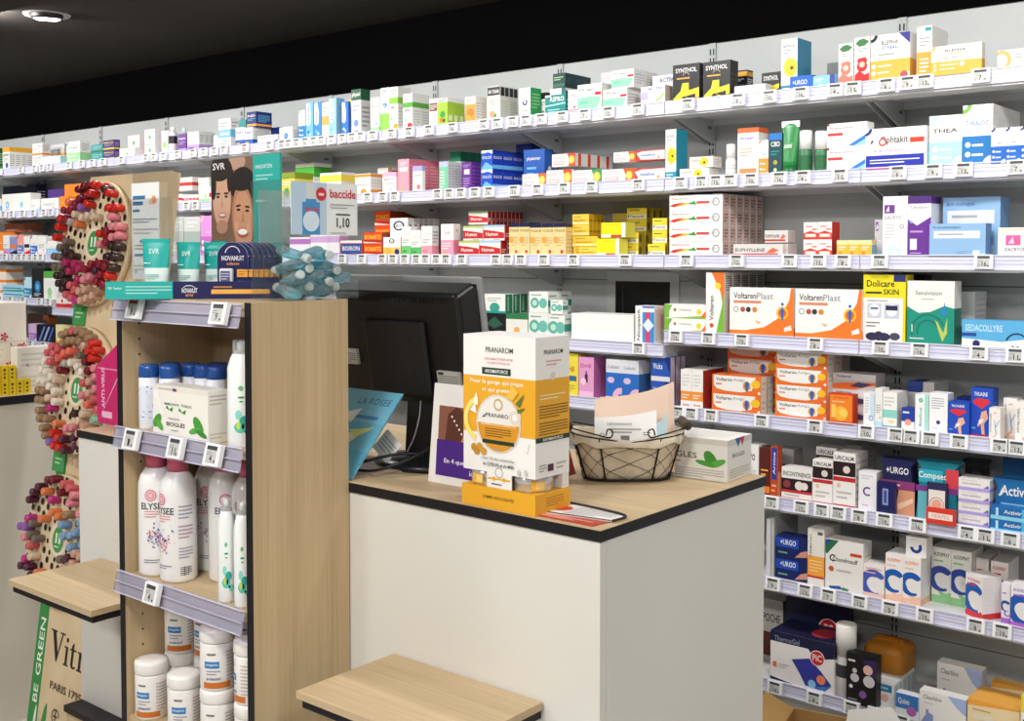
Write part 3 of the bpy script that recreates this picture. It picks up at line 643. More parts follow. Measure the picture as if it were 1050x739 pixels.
def blepha(big): return {'base': 'f4f1ea', 'front': [('r', 0, 0, 1, .46, 'f0b04a'), ('t', 'BLEPHA', .28, .78, .42, .09, '222'), ('t', 'EYEBAG' if big else 'CLEAN', .3, .68, .4, .08, 'blue' if big else 'lorange'), ('g', 0, 1, .08, .15, '222' if big else 'lorange', 270, 360), ('l', .2, .54, .8, .62, 1, 'grey'), ('d', .08, .34, .045, 'white'), ('d', .08, .2, .045, 'white'), ('l', .18, .3, .7, .38, 1, 'white'), ('l', .18, .16, .6, .24, 1, 'white')] + ([('p', [(.72, 1), (1, 1), (1, .76)], '3a3a90'), ('g', 1, 0, 0, .18, 'white', 90, 180), ('d', .86, .12, .08, 'b05060')] if big else [('d', .62, .34, .08, 'white')]), 'side': [('r', 0, 0, 1, .46, 'f0b04a')]}
I(0, 893, 933.5, 34.5, 'large white and amber eye care carton', blepha(True), sx=940)
I(0, 940.5, 956, 26.5, 'tall slim white and amber carton', {'base': 'f4f1ea', 'front': [('r', 0, 0, 1, .5, 'e8a23c'), ('g', 0, 1, .04, .09, 'lorange', 270, 360), ('l', .15, .6, .85, .8, 3, 'grey'), ('l', .2, .1, .8, .4, 4, 'white'), ('r', .55, .9, .95, .97, 'teal')], 'side': [('r', 0, 0, 1, .5, 'e0b878')]}, sx=972, nd=3)
I(0, 955, 1007, 45.5, 'wide low white and amber wipes carton', blepha(False), d=.014, back=-.004, nd=2)
I(0, 1023, 1060, 50, 'white carton with gold ring at the shelf end', {'base': 'f4f1ea', 'front': [('g', 0.1, .5, .3, .5, 'dcae6a'), ('l', .4, .5, .8, .8, 2, 'grey')], 'side': []}, d=.06)
# ================================================================ SECOND WALL SHELF
I(1, -12, 1, 204, 'white and pale blue carton at the doorway end', ('half', W, 'sky', 'blue', '', 'blue'), d=.06)
I(1, 2, 13, 199, 'white carton with small blue oval', ('dot', W, 'sky', 'blue', '', 'white'), d=.07)
I(1, 13, 31, 198, 'white carton with black dot', ('dot', 'f0ece6', 'aqua', 'black', '', 'sky'), d=.06)
I(1, 31.5, 41, 204, 'white carton with aqua wave', ('swoosh', W, 'aqua', 'sky', '', 'lteal'), d=.06)
I(1, 3, 37, 190, 'navy carton with round picture at the back', ('dot', 'navy', '5a5a78', 'grey', '', 'dgrey'), back=.19, d=.06, cols=4)
I(1, 42, 60, 203, 'white and violet sleep carton', ('low', W, 'lilac', 'purple', '', 'purple'), d=.05)
I(1, 49, 66, 194, 'violet carton with orange stars', ('full', '4a2a7e', 'lorange', 'white', '', 'purple'), back=.1, d=.09)
I(1, 61, 70, 201, 'small orange carton', ('full', 'f08a20', 'lorange', 'white', '', 'orange'), d=.05)
I(1, 66, 84, 188.5, 'tall orange carton behind the lipstick panel', ('full', 'f0841a', 'lorange', 'white', '', 'orange'), back=.08, d=.12)
I(1, 174, 187, 199, 'red and white carton in the tower gap, lower layer', ('mid', 'f2e8e4', 'red', 'white', '', 'red'), d=.06)
I(1, 187.4, 203, 199.5, 'red banded carton next to it', ('mid', 'f2e8e4', 'red', 'white', 'FLU', 'red'), d=.05)
I(1, 176, 197, 182, 'red and white carton on the upper layer', ('mid', 'efe4e0', 'cc3a34', 'white', '', 'red'), d=.05, lift=.063, back=.03)
I(1, 203.5, 214, 182, 'pale green upright carton', ('low', 'e0f2dc', 'lgreen', 'green', '', 'lgreen'), d=.06)
I(1, 214.5, 262, 190, 'red striped carton behind the poster', ('mid', 'f2ece8', 'red', 'white', '', 'red'), d=.05, cols=3)
I(1, 286, 302, 177, 'yellow carton with green cap', ('topx', 'e8d858', '8a9a2a', 'white', '', 'green'), d=.1)
I(1, 303, 322, 167.5, 'white and leaf green carton', ('bar', W, '4cae3a', 'white', '', 'white'), sx=340, back=.04, nd=2)
I(1, 328, 350, 177, 'white carton with yellow and orange strip', ('bar', W, 'f4dc50', 'orange', '', 'lorange'), sx=364, nd=4)
I(1, 300, 327, 187, 'yellow and white flat carton', ('bar', W, 'e8d040', 'orange', '', 'yellow'), d=.03)
def thermo(c): return {'base': 'f8f4ee', 'front': [('r', 0, .84, 1, .97, c), ('d', .55, .08, .22, c), ('r', 0, 0, 1, .06, c), ('t', 'urinaire', .1, .42, .7, .14, 'grey'), ('l', .1, .64, .8, .76, 2, 'd8c8b8')], 'side': [('r', 0, .84, 1, .97, c), ('r', 0, 0, 1, .25, c), ('l', .2, .35, .8, .75, 3, 'd0c8c0')]}
I(1, 364, 380, 178, 'white carton with orange arc', thermo('f0962a'), sx=392, nd=4)
I(1, 392.3, 406, 176.5, 'white carton with pink top band', ('top', W, 'eab0cc', 'grey', 'gyno', 'lpink'), d=.08)
I(1, 387, 402, 172, 'white and brown carton end at the back', ('flat', 'd8d4cc', '8a5a3a', 'grey', '', 'brown'), back=.15, d=.06)
def rosebox(): return {'base': 'e07f92', 'front': [('r', 0, 0, 1, 1, 'f0a0b0'), ('r', .15, .64, .85, .76, 'white'), ('l', .2, .8, .8, .92, 2, 'white'), ('d', .4, .12, .08, 'lorange')], 'side': [('r', 0, 0, 1, 1, 'd9788a'), ('l', .1, .1, .9, .85, 8, 'e8a0ae')]}
I(1, 408, 419.5, 163, 'tall rose pink carton', rosebox(), sx=450, nd=3, back=.02)
I(1, 423, 433, 170, 'white carton with lavender cap before the rose ones', ('top', 'f6f0ee', 'b0a8dc', 'grey', 'calm', 'rose'), d=.016, back=.0)
def mintlil(): return {'base': 'e8eef0', 'front': [('r', 0, 0, 1, .82, '7cc8a0'), ('r', 0, .82, 1, 1, 'b8c4ea'), ('l', .1, .1, .6, .7, 6, 'white')], 'side': [('r', 0, 0, 1, 1, 'd8d8d6'), ('l', .05, .1, .45, .9, 9, 'b4b4b4'), ('l', .55, .1, .95, .9, 9, 'b4b4b4')]}
I(1, 450.3, 459.5, 165.5, 'mint carton with lavender cap', mintlil(), sx=473, nd=2)
I(1, 461.5, 472, 155.5, 'white and green carton at the back', ('topx', W, '1f7a58', 'white', '', 'green'), back=.13, d=.05, nd=3)
I(1, 473.5, 483.5, 166, 'purple carton with white label', {'base': '6a3090', 'front': [('r', .25, .56, .8, .74, 'white'), ('l', .15, .8, .85, .92, 2, 'lilac'), ('l', .15, .1, .8, .45, 4, 'lilac')], 'side': [('l', .1, .1, .9, .9, 6, '8a58b0')]}, sx=493, nd=2)
def gaze(): return {'base': '1c3fb0', 'front': [('r', 0, 0, 1, 1, '1c50c0'), ('p', [(0, .84), (.6, .9), (1, .8), (1, 1), (0, 1)], 'e4f0fa'), ('t', 'DULCO', .1, .56, .8, .14, 'white'), ('p', [(0, .08), (.4, .4), (1, .16), (1, 0), (0, 0)], '6fb8f0')], 'side': [('t', 'DULCO', .1, .56, .8, .14, 'white'), ('r', 0, .05, 1, .25, '6fb8f0'), ('r', 0, .88, 1, 1, '12309a')]}
I(1, 493.5, 505, 154, 'bright blue and white cube carton', gaze(), sx=536, nd=3, rows=2)
I(1, 537, 558.5, 153, 'blue syrup carton with white title', {'base': '2a5cae', 'front': [('t', 'physiomer', .15, .7, .65, .12, 'white'), ('l', .15, .3, .6, .6, 2, 'sky')], 'side': [('d', .6, .5, .12, 'white')]}, sx=567, back=.1)
I(1, 529, 545, 147.5, 'dark blue carton at the back beside the syrup', ('full', '1f2f78', 'sky', 'white', '', 'blue'), back=.2, d=.06)
def nuro(c, w=False): return {'base': 'd9d8d6', 'front': [('p', [(.72, 0), (1, 0), (1, 1), (.66, 1), (.74, .5)], c), ('d', .84, .5, .34, 'lorange', .9), ('d', .84, .5, .24, 'fbe36a', .9), ('r', .1, .18, .5, .4, 'e08080'), ('r', .12, .22, .48, .36, 'd9d8d6'), ('l', .06, .6, .6, .85, 2, 'c0bebc')], 'side': [('r', 0, 0, 1, 1, 'e6e2de'), ('r', .3, 0, .6, 1, c)]}
I(1, 535.5, 560, 178, 'silver and orange caplet carton beneath the syrup', nuro('e8622a'), d=.05)
I(1, 560.4, 586, 174, 'silver and orange caplet carton with red end', nuro('e04a24'), d=.05)
I(1, 586.4, 617, 174, 'silver caplet carton with green end', nuro('2f9a54'), d=.05)
I(1, 617.4, 650.5, 173, 'silver caplet carton with orange end', nuro('e85a20'), d=.05)
I(1, 566, 590, 157.5, 'silver and orange carton of the upper layer', nuro('e04a24'), sx=628, nd=4, lift=.064, back=.02)
I(1, 629, 652, 155.5, 'silver carton with orange end, upper layer', nuro('e85a20'), d=.06, lift=.066, back=.02)
def tapered(): return {'base': 'd33a28', 'front': [('p', [(0, .75), (.15, .1), (1, .06), (1, .94), (.2, .9)], 'd4d6da'), ('t', 'nasaline', .16, .42, .5, .24, '3458b0'), ('d', .78, .3, .13, 'lorange')], 'side': []}
I(1, 651, 682, 172, 'red carton with silver tube picture', tapered(), d=.05)
I(1, 652.4, 682, 153.5, 'red carton with silver tube picture, on top', tapered(), d=.05, lift=.066, back=.015)
I(1, 682.5, 693.5, 132.5, 'white arnica carton with teal side', sun('2290ac'), sx=705)
def yel(): return {'base': 'f4efe4', 'front': [('d', .62, .5, .4, 'f6cc30', 1.2), ('d', .64, .45, .12, 'brown'), ('t', 'weleda', .06, .55, .36, .26, 'grey'), ('l', .06, .15, .5, .4, 2, 'c8c0b0')], 'side': [('l', .1, .2, .9, .8, 3, 'd0c8b8')]}
I(1, 697, 727, 172.5, 'cream carton with yellow daisy', yel(), d=.06)
I(1, 707, 731, 160.5, 'cream carton with yellow daisy on top', yel(), d=.055, yb=171.6, back=.016)
I(1, 756.5, 778, 131, 'tall white spray carton with orange bands', {'base': 'f4f0ea', 'front': [('r', 0, .9, 1, 1, 'e86a34'), ('t', 'Actisor', .1, .76, .7, .07, 'blue'), ('l', .1, .4, .7, .6, 3, 'f0b098'), ('r', .1, .06, .9, .16, 'ee8a5a')], 'side': [('r', 0, .9, 1, 1, 'e86a34')]}, d=.06)
I(1, 778.3, 788, 143.5, 'white and orange upright carton', ('half', W, 'f09a3a', 'grey', '', 'orange'), d=.05)
I(1, 788.5, 802, 136.5, 'dark teal carton with blue cap', {'base': '1b4a50', 'front': [('r', 0, .84, 1, 1, '2a78c8'), ('t', 'CBD', .15, .68, .7, .12, 'white'), ('l', .15, .46, .8, .6, 2, 'teal'), ('d', .5, .3, .1, 'b8a040'), ('d', .5, .12, .08, 'cfe0a0')], 'side': []}, d=.05)
def diag(): return {'base': 'f3f1ec', 'front': [('r', .02, .48, .4, .6, 'cc3a3a'), ('t', 'Bepanthen', .08, .74, .6, .1, 'b06060'), ('p', [(.52, .04), (1, .5), (1, .04)], '2f7ed0'), ('p', [(.68, .04), (1, .32), (1, .04)], '9ccaf0'), ('r', 0, .9, .06, 1, 'b02a2a')], 'side': []}
I(1, 848, 889, 125.5, 'white carton with blue diagonal corner', diag(), d=.05, rows=2)
I(1, 887.5, 950, 130.5, 'wide white eye care carton with blue panel', {'base': 'f3f0ea', 'front': [('r', .01, .06, .97, .34, '2434a8'), ('r', .01, 0, .42, .06, 'c8409a'), ('t', 'Ophtakit', .25, .58, .46, .22, '4a3a40'), ('d', .29, .66, .1, 'c04a3a'), ('d', .29, .66, .06, 'f3f0ea'), ('r', .74, .62, .97, .74, 'd8402a'), ('t', 'à la maison', .14, .42, .5, .09, 'lilac'), ('g', 0, 1, .1, .17, '26348c', 270, 360), ('p', [(.08, .6), (.14, .68), (.11, .74)], '333'), ('l', .08, .12, .9, .26, 2, 'white')], 'side': [('l', .2, .2, .8, .8, 4, 'c8c4bc')]}, d=.09, back=-.002)
I(1, 953, 987, 118, 'white and pale aqua eye drop carton', ('half', 'f2eee8', 'a9dcec', '444', 'THEA', 'b8dcd8'), d=.07)
I(1, 987.5, 1018.5, 107, 'white and deep blue eye drop carton', ('half', 'f0ece6', '1f78bc', '7a9ac8', 'THEALOZ', '7ab84a'), sx=1046, nd=6)
I(1, 1015.5, 1062, 130, 'small white and blue eye dose carton', ('half', W, '1c68c8', 'grey', '', 'dblue'), d=.05, cols=3, back=-.045+.043)
# ================================================================ THIRD WALL SHELF
I(2, -8, 3, 238, 'orange carton at the doorway end', ('full', 'f08a30', 'white', 'white', '', 'white'), d=.1)
I(2, 3, 9.5, 241, 'white and lavender dental carton', ('band', W, 'lilac', 'blue', '', 'orange'), d=.06)
I(2, 9.8, 17, 243, 'blue grey brush carton with orange tip', ('pill', '8a90c0', 'orange', 'white', '', 'navy'), d=.06)
I(2, 17.3, 24, 240.5, 'salmon and blue dental carton', ('half', 'e89a90', '6a7cb8', 'white', '', 'red'), d=.06)
I(2, 24.3, 30.5, 242, 'white and navy dental carton', ('pill', W, 'navy', 'navy', '', 'red'), d=.06)
I(2, 31, 38, 241, 'white carton with blue toothbrush', ('half', W, '3470c8', 'blue', '', 'dblue'), d=.06)
I(2, 38.3, 47, 242, 'plain white dental carton with peach edge', ('low', W, 'lpink', 'grey', '', 'lorange'), d=.06)
I(2, 47.3, 58, 247, 'white and aqua dental carton', ('half', W, '7cc0ea', 'blue', '', 'sky'), d=.06)
I(2, 48, 62, 242, 'blue carton behind the aqua one', ('full', '2a70c0', 'white', 'white', '', 'sky'), d=.08, back=.1)
I(2, 5, 32, 240.5, 'pale carton stacked under the brown one', ('mid', 'd8d0c8', 'lorange', 'white', '', 'grey'), d=.07, back=.075)
I(2, 5, 32, 229, 'brown and white carton lying at the back', ('flat', '9a5a34', '7a4424', 'lorange', '', 'brown'), d=.06, yb=240.3, back=.075)
I(2, 173, 188, 222, 'pale grey carton row seen through the clear holder', ('mid', 'c8ccc8', 'b4bab4', 'white', '', 'mint'), d=.06, cols=1, nd=1)
I(2, 188.4, 205, 222, 'grey green carton seen through the clear holder', ('mid', 'd0d4d0', 'a8b8b0', 'white', '', 'mint'), d=.06)
I(2, 205.4, 219, 221, 'pink lilac carton by the photo poster', ('half', 'e49ae0', 'c870c8', 'white', '', 'lpink'), d=.06)
I(2, 219.4, 262, 224, 'grey and white carton hidden by the poster', ('low', 'cfcfd2', 'grey', 'white', '', 'lgrey'), d=.06, cols=2)
I(2, 297, 318, 243, 'white carton with violet lettering behind the clear bin', ('bar', 'e8e4ea', 'b06ab8', 'white', '', 'lilac'), d=.05)
I(2, 318.4, 348, 240, 'white and mauve carton behind the clear bin', ('bar', 'ece8ea', 'c8a0d0', 'purple', '', 'lilac'), d=.05)
def borel(c): return {'base': 'e8553a', 'front': [('r', .02, .12, .98, .8, c), ('t', 'BOIRON', .1, .34, .8, .3, 'white'), ('r', 0, .84, 1, 1, 'f4f0ea')], 'side': []}
I(2, 349, 371, 246.5, 'red carton with blue plaque', borel('2a4890'), d=.05)
def orange_stack(): return {'base': 'd8481e', 'front': [('r', 0, .08, 1, .22, 'f4d8c8'), ('t', 'BONARTE', .08, .4, .84, .38, 'f6c040'), ('p', [(0, .22), (1, .1), (1, .3), (0, .36)], 'a8281a')], 'side': [('r', 0, 0, 1, 1, '8a3018'), ('r', .1, .3, .9, .6, 'c8702a')]}
I(2, 372.5, 392, 238, 'orange red carton with yellow lettering', orange_stack(), d=.05, rows=2)
I(2, 384, 400, 216.5, 'orange red carton of the rear stack', orange_stack(), sx=437, nd=4, rows=3, back=.075)
def ring(): return {'base': 'f2efea', 'front': [('r', 0, 0, 1, .46, 'f2c060'), ('d', .5, .8, .13, '3a3e58', 1.6), ('d', .5, .8, .09, 'f2efea', 1.5), ('t', 'MUCO', .34, .76, .32, .08, '3a3e58'), ('d', .8, .22, .16, 'dblue', 1.1), ('d', .3, .24, .2, 'lorange', 1.1)], 'side': [('r', .1, 0, .9, 1, 'd4d0ca'), ('d', .5, .8, .1, '6a6c78', 1.2)]}
I(2, 393, 410.5, 243, 'small white and honey carton with dark oval', ring(), d=.03)
I(2, 400, 418, 223.5, 'white and honey carton with dark oval, row behind', ring(), sx=450, nd=6, back=.045)
I(2, 411.3, 421, 232, 'white carton with green foot', ('band', W, '6cc070', 'lgrey', 'oph', 'green'), d=.035)
I(2, 421.3, 431.5, 236, 'shorter white carton with green foot', ('band', W, '58b468', 'lgrey', 'oph', 'green'), d=.035)
I(2, 432, 443, 231.5, 'white carton with pink foot', ('band', W, 'f09aa8', 'lgrey', 'oph', 'rose'), d=.035, nd=1)
I(2, 452, 465, 229.5, 'white and pink carton with round badge', {'base': 'f4f0ee', 'front': [('r', 0, 0, 1, .5, 'ee9ab4'), ('d', .5, .74, .16, 'white'), ('g', .5, .74, .15, .17, 'lpink'), ('t', 'Cicatri', .28, .7, .44, .08, 'grey'), ('l', .1, .2, .8, .44, 3, 'white'), ('d', .3, .1, .08, 'lorange')], 'side': [('r', 0, 0, 1, .5, 'e890aa'), ('d', .5, .8, .12, 'd8d0a0')]}, sx=472)
def redlab(t): return {'base': 'ece6de', 'front': [('p', [(0, .14), (1, .14), (1, .5), (.5, .62), (0, .7)], 'c4282c'), ('t', 'Humex', .12, .3, .6, .24, 'white'), ('r', 0, .86, 1, 1, t), ('l', .5, .02, .96, .12, 1, 'grey')], 'side': [('r', .08, 0, .92, 1, 'b4262a'), ('l', .2, .2, .8, .5, 2, 'f0d0c8')]}
I(2, 470.5, 491, 247, 'red and cream carton with lime edge, lower layer', redlab('b8cc70'), d=.04)
I(2, 491.4, 513, 246.5, 'red and cream carton with blue edge, lower layer', redlab('a8c8e8'), d=.04)
I(2, 475, 495, 231.5, 'red and cream carton with lime edge, upper layer', redlab('b8cc70'), d=.04, lift=.055, back=.012)
I(2, 495.6, 517, 230.5, 'red and cream carton with blue edge, upper layer', redlab('a8c8e8'), d=.04, lift=.056, back=.012)
I(2, 480.5, 500, 216.5, 'red and cream carton of the top row', redlab('9cb890'), sx=536, nd=9, lift=.116, back=.055)
I(2, 486, 500, 232, 'red carton supporting the row on top', redlab('b8cc70'), d=.2, lift=0, back=.056)
def gold(): return {'base': 'e8cf94', 'front': [('r', 0, .88, 1, 1, 'navy'), ('t', 'VOGALIB', .05, .74, .9, .08, '8a6a30'), ('d', .2, .5, .14, 'f0a040', 1.2), ('l', .2, .3, .9, .6, 4, 'c8a870'), ('d', .7, .14, .08, 'c04020')], 'side': [('r', 0, .88, 1, 1, 'navy'), ('l', .1, .1, .9, .8, 6, 'd0b880')], 'top': [('r', 0, 0, 1, 1, 'navy')]}
I(2, 522, 543, 228.5, 'gold carton with navy cap near the red ones', gold(), d=.06, cols=2)
I(2, 543.6, 580, 229, 'gold carton with navy cap near the yellow ones', gold(), d=.06, cols=3)
def ylw(c, t): return {'base': 'e8c440', 'front': [('r', 0, .5, 1, 1, c), ('t', t, .1, .32, .7, .2, 'b03020'), ('r', 0, .1, 1, .24, 'f0e4b0'), ('l', .1, .66, .7, .86, 1, 'a88820')], 'side': [('r', .1, 0, .9, 1, 'd0a428'), ('r', .1, .3, .9, .5, 'a07818')]}
I(2, 586, 604, 219.5, 'mustard yellow carton of the rear stack', ylw('e6c648', 'Spasfon'), sx=619, nd=4, rows=2, lift=.07, back=.05)
I(2, 587, 613, 242, 'wide mustard carton, middle layer', ylw('e4c040', 'Spasfon'), d=.06, lift=.033, back=.045)
I(2, 594, 612, 253, 'mustard carton with red line at the bottom', ylw('ead050', 'Spasfon'), d=.03)
I(2, 588, 612, 253, 'mustard carton underneath', ylw('dcb838', 'Spasfon'), d=.16, back=.046)
def bright(): return {'base': 'f2ea60', 'front': [('r', 0, .22, .84, 1, 'fae612'), ('t', 'CITRATE', .2, .82, .5, .08, 'a89a10'), ('r', .4, .02, .86, .18, 'c83a28'), ('r', .84, 0, 1, 1, 'f0ecd8'), ('r', 0, 0, .4, .2, 'f6f0d8')], 'side': []}
I(2, 612, 635, 244.5, 'bright lemon yellow carton, lower layer', bright(), d=.05)
I(2, 616.5, 641.5, 228, 'bright lemon yellow carton, upper layer', bright(), d=.055, lift=.062, back=.02)
I(2, 628, 643, 218.5, 'brown yellow carton at the back', ylw('c8b040', ''), back=.2, d=.04)
def ty(): return {'base': 'e2cc3c', 'front': [('r', 0, .1, 1, .45, 'f2eedc'), ('r', .04, .2, .1, .42, '333'), ('t', 'Titanoral', .12, .2, .74, .2, '4a4a40'), ('r', 0, .52, 1, 1, 'ead43a'), ('l', .1, .7, .9, .88, 1, '6a6020')], 'side': [('r', .1, 0, .9, 1, 'b8a024'), ('r', .1, .2, .5, .8, '6a5c18')]}
I(2, 635.3, 654.5, 238, 'yellow and white carton with grey lettering, front stack', ty(), sx=668, nd=2, rows=2)
I(2, 643, 663, 213, 'yellow and white carton with grey lettering, rear stack', ty(), sx=694, nd=3, rows=4, back=.1)
I(2, 669, 684, 223.5, 'olive yellow carton half hidden by the white stack', ty(), d=.05, rows=3, back=.035)
I(2, 664.5, 682, 250, 'yellow and white carton by the white stack', ty(), d=.03)
def bigw(): return {'base': 'f0ece8', 'front': [('t', 'Gaviscon', .04, .72, .34, .12, 'b04848'), ('p', [(.0, .3), (.1, .22), (.2, .36), (.34, .5), (.2, .5), (.08, .44)], 'd0302c'), ('p', [(.1, .24), (.3, .34), (.44, .52), (.3, .5)], 'f0c040'), ('p', [(.34, .4), (.48, .62), (.52, .36)], '2f9a54'), ('r', .52, .42, .76, .58, 'c84a48'), ('g', .88, .52, .2, .26, '7a7a80'), ('g', .86, .48, .08, .11, '7a7a80', 0, 200), ('l', .5, .16, .7, .28, 1, 'd0c8c4')], 'side': [('r', .06, 0, .94, .98, 'c8aca0'), ('l', .2, .2, .8, .8, 3, '8a5a50')]}
I(2, 686.5, 741, 199.5, 'large white carton with red and green swirl', bigw(), sx=782, nd=6, rows=4)
def gw(): return {'base': 'd8d4d0', 'front': [('r', 0, .1, .9, .26, 'c8382c'), ('t', 'EUPHYLLINE', .04, .4, .6, .26, '555'), ('p', [(.66, .3), (.8, .7), (.92, .5), (.8, .3)], 'e06a50')], 'side': []}
I(2, 752, 803, 250, 'grey white carton with red line, lower', gw(), d=.012, back=.0)
I(2, 784, 808, 236, 'grey white carton with red line, upper', gw(), d=.05, lift=.042, back=.014)
I(2, 784, 808, 250, 'grey carton supporting the red line one', gw(), d=.06, back=.014)
def rw(): return {'base': 'f2e8e4', 'front': [('p', [(0, 0), (1, 0), (1, .36), (.5, .5), (0, .36)], 'd83a28'), ('r', .12, .14, .88, .32, 'f4dcd4'), ('l', .15, .66, .85, .84, 1, 'd08070'), ('r', .6, .55, .95, .62, 'd83a28')], 'side': [('r', 0, 0, 1, 1, 'c43424')]}
I(2, 824, 853, 227.5, 'small red and white carton', rw(), sx=861, rows=2, cols=2, nd=1)
def ys(): return {'base': 'f0d8a0', 'front': [('r', 0, 0, 1, .72, 'f0b840'), ('r', 0, .8, 1, 1, 'd8e0a0'), ('l', .15, .4, .8, .65, 2, 'white'), ('d', .3, .22, .12, 'e88a30')], 'side': [('r', 0, 0, 1, .7, '8ab4d0')]}
I(2, 858, 894, 246, 'tiny amber and white carton', ys(), sx=899, cols=3, nd=1)
I(2, 897, 906, 225, 'slim grey carton with mauve logo', ('logo', 'c4c2c6', '7a4a8a', 'grey', '', 'sky'), back=.07, d=.06)
I(2, 905.5, 931, 201, 'tall white eye lotion carton with purple logo', {'base': 'f0eef0', 'front': [('r', .06, .72, .48, .86, '6f3a8e'), ('p', [(.12, .75), (.24, .85), (.26, .75)], 'white'), ('t', 'DACRYO', .08, .62, .66, .06, '8a8a90'), ('l', .1, .3, .5, .55, 5, 'c4c2c8'), ('g', .78, .5, .03, .06, 'aab'), ('g', .45, .05, .1, .2, 'c8dff0'), ('l', .1, .86, .9, .96, 1, 'd8d8e0')], 'side': [('l', .1, .1, .9, .9, 8, 'd0d0d8')]}, d=.06)
I(2, 931.3, 955, 201, 'tall white and violet tear carton', {'base': 'f2f0f2', 'front': [('r', 0, .88, 1, 1, '4f2a78'), ('r', 0, 0, 1, .5, '6a3092'), ('p', [(0, .5), (0, .62), (.4, .52), (1, .66), (1, .5)], '6a3092'), ('t', 'Optixx', .1, .78, .76, .07, 'grey'), ('d', .15, .58, .04, 'sky'), ('l', .1, .38, .9, .46, 1, 'lilac'), ('r', .1, .12, .4, .3, 'white'), ('l', .1, .04, .8, .09, 1, 'lilac')], 'side': [('r', 0, .88, 1, 1, '4f2a78'), ('r', 0, 0, 1, .5, '6a3092')], 'top': [('r', 0, 0, 1, 1, '4f2a78')]}, sx=965)
def bluew(): return {'base': '8fb6dc', 'front': [('r', .08, .56, .9, .78, 'e2e4e4'), ('l', .16, .62, .8, .74, 1, 'a8a8b0'), ('t', 'Sérum physiologique', .06, .84, .5, .09, '4a6a98'), ('r', .78, .06, .9, .2, 'd8e4f0'), ('l', .5, .08, .76, .2, 2, '7aa0c8')], 'side': [('r', .1, 0, .9, 1, '6f9acc')]}
I(2, 949, 1011, 229, 'pale blue dose carton in front', bluew(), d=.016, nd=3, back=.0)
I(2, 967, 1026, 202, 'pale blue dose carton standing behind', bluew(), d=.02, nd=4, back=.07)
I(2, 1023.5, 1064, 233, 'white eye lotion carton with pink logo', {'base': 'f3f0f2', 'front': [('r', .2, .4, .58, .74, 'd8609a'), ('p', [(.26, .46), (.38, .7), (.42, .46)], 'f6c8dc'), ('t', 'DACRYOSERUM', .18, .2, .8, .12, '555'), ('r', 0, .9, 1, .96, 'e8d8a8')], 'side': []}, d=.05)
# ================================================================ FOURTH WALL SHELF
I(3, 2, 24, 292, 'aqua and white small bottle carton', ('pill', 'a8d8e8', '2a80b0', 'white', '', 'teal'), d=.03, rows=2)
I(3, -8, 6, 272, 'orange and white banded carton', ('mid', 'f4e8dc', 'f08a30', 'white', '', 'orange'), d=.1, rows=3)
I(3, 24.5, 32, 284, 'aqua tall carton', ('half', 'bfe4ee', '2a88b8', 'blue', '', 'teal'), d=.05)
I(3, 32.5, 44, 275, 'black carton with blue ring', ('dot', '1a1c20', '2a78b8', 'white', '', 'sky'), d=.05)
I(3, 44.5, 57, 278, 'white carton with green frame', ('topx', 'f0f0ea', '5aa84a', 'white', '', 'lgreen'), d=.04)
I(3, 56, 66, 286, 'white carton with red foot beside the green frame', ('low', W, 'red', 'grey', '', 'red'), d=.04)
I(3, 519, 541, 321.5, 'white carton with green cap beside the black one', ('topx', 'eceae0', '2f7a4a', 'white', '', 'lorange'), d=.04)
I(4, 29, 37, 332, 'lilac carton under the petal bag', ('half', 'd8b8e0', 'a878c0', 'white', '', 'lilac'), d=.06)
I(4, 37.5, 56, 333, 'black carton with blue pen stripes', {'base': '14161e', 'front': [('p', [(.1, .1), (.2, .1), (.5, .9), (.4, .9)], '6a88d8'), ('p', [(.35, .1), (.45, .1), (.75, .9), (.65, .9)], 'a8b8e8'), ('p', [(.6, .1), (.7, .1), (.98, .9), (.9, .9)], '4a68c0')], 'side': []}, d=.06)
I(4, 57, 65, 333, 'pale yellow carton by the nail polish', ('low', 'f0e4a8', 'gold', 'grey', '', 'yellow'), d=.05)
I(4, 28, 50, 322, 'dark brown flat carton at the back, low in the bay', ('flat', '5a3a28', 'c86a30', 'lorange', '', 'brown'), d=.05, back=.15)
I(3, 496.5, 518, 321, 'black carton with white leaf', {'base': '15181a', 'front': [('p', [(.1, .5), (.5, .86), (.9, .5), (.5, .3)], '2d5a48'), ('l', .1, .08, .7, .2, 1, 'white')], 'side': [('r', 0, 0, 1, 1, '24583c')]}, d=.08, nd=1)
I(3, 496.5, 518, 301.5, 'white and teal carton on the black one', {'base': 'ecece6', 'front': [('d', .5, .3, .25, '3aa08a', 1.4), ('l', .15, .6, .8, .85, 2, '9ab8b0'), ('r', 0, 0, 1, .12, 'teal')], 'side': [('r', .05, 0, .95, 1, '2c7a58'), ('r', .3, .1, .5, .9, '8ac0a0')]}, sx=541, nd=3, lift=.074)
def circ(): return {'base': 'eaeee8', 'front': [('d', .3, .46, .26, '5cb09c'), ('d', .3, .46, .14, 'c0e0d4'), ('d', .74, .46, .24, '6cbcac'), ('l', .1, .78, .9, .92, 1, '9aa8a0')], 'side': [('r', 0, .3, 1, .6, '4a9a88'), ('l', .1, .7, .9, .9, 1, '9aa')]}
I(3, 542, 562, 320.5, 'white carton with sage discs, lower front', circ(), d=.05)
I(3, 562.4, 579, 322, 'white carton with sage discs, lower beside the shelf divider', circ(), d=.05)
I(3, 542.5, 562, 299, 'white carton with sage discs, upper front', circ(), sx=586, nd=2, lift=.075)
I(3, 564.5, 577, 307.5, 'small white carton with sage disc', circ(), d=.03, lift=.07, back=.008)
I(3, 586, 650, 322, 'long plain white carton without print', ('plain', 'f2f1ee', W, 'grey', ''), d=.1, back=.02)
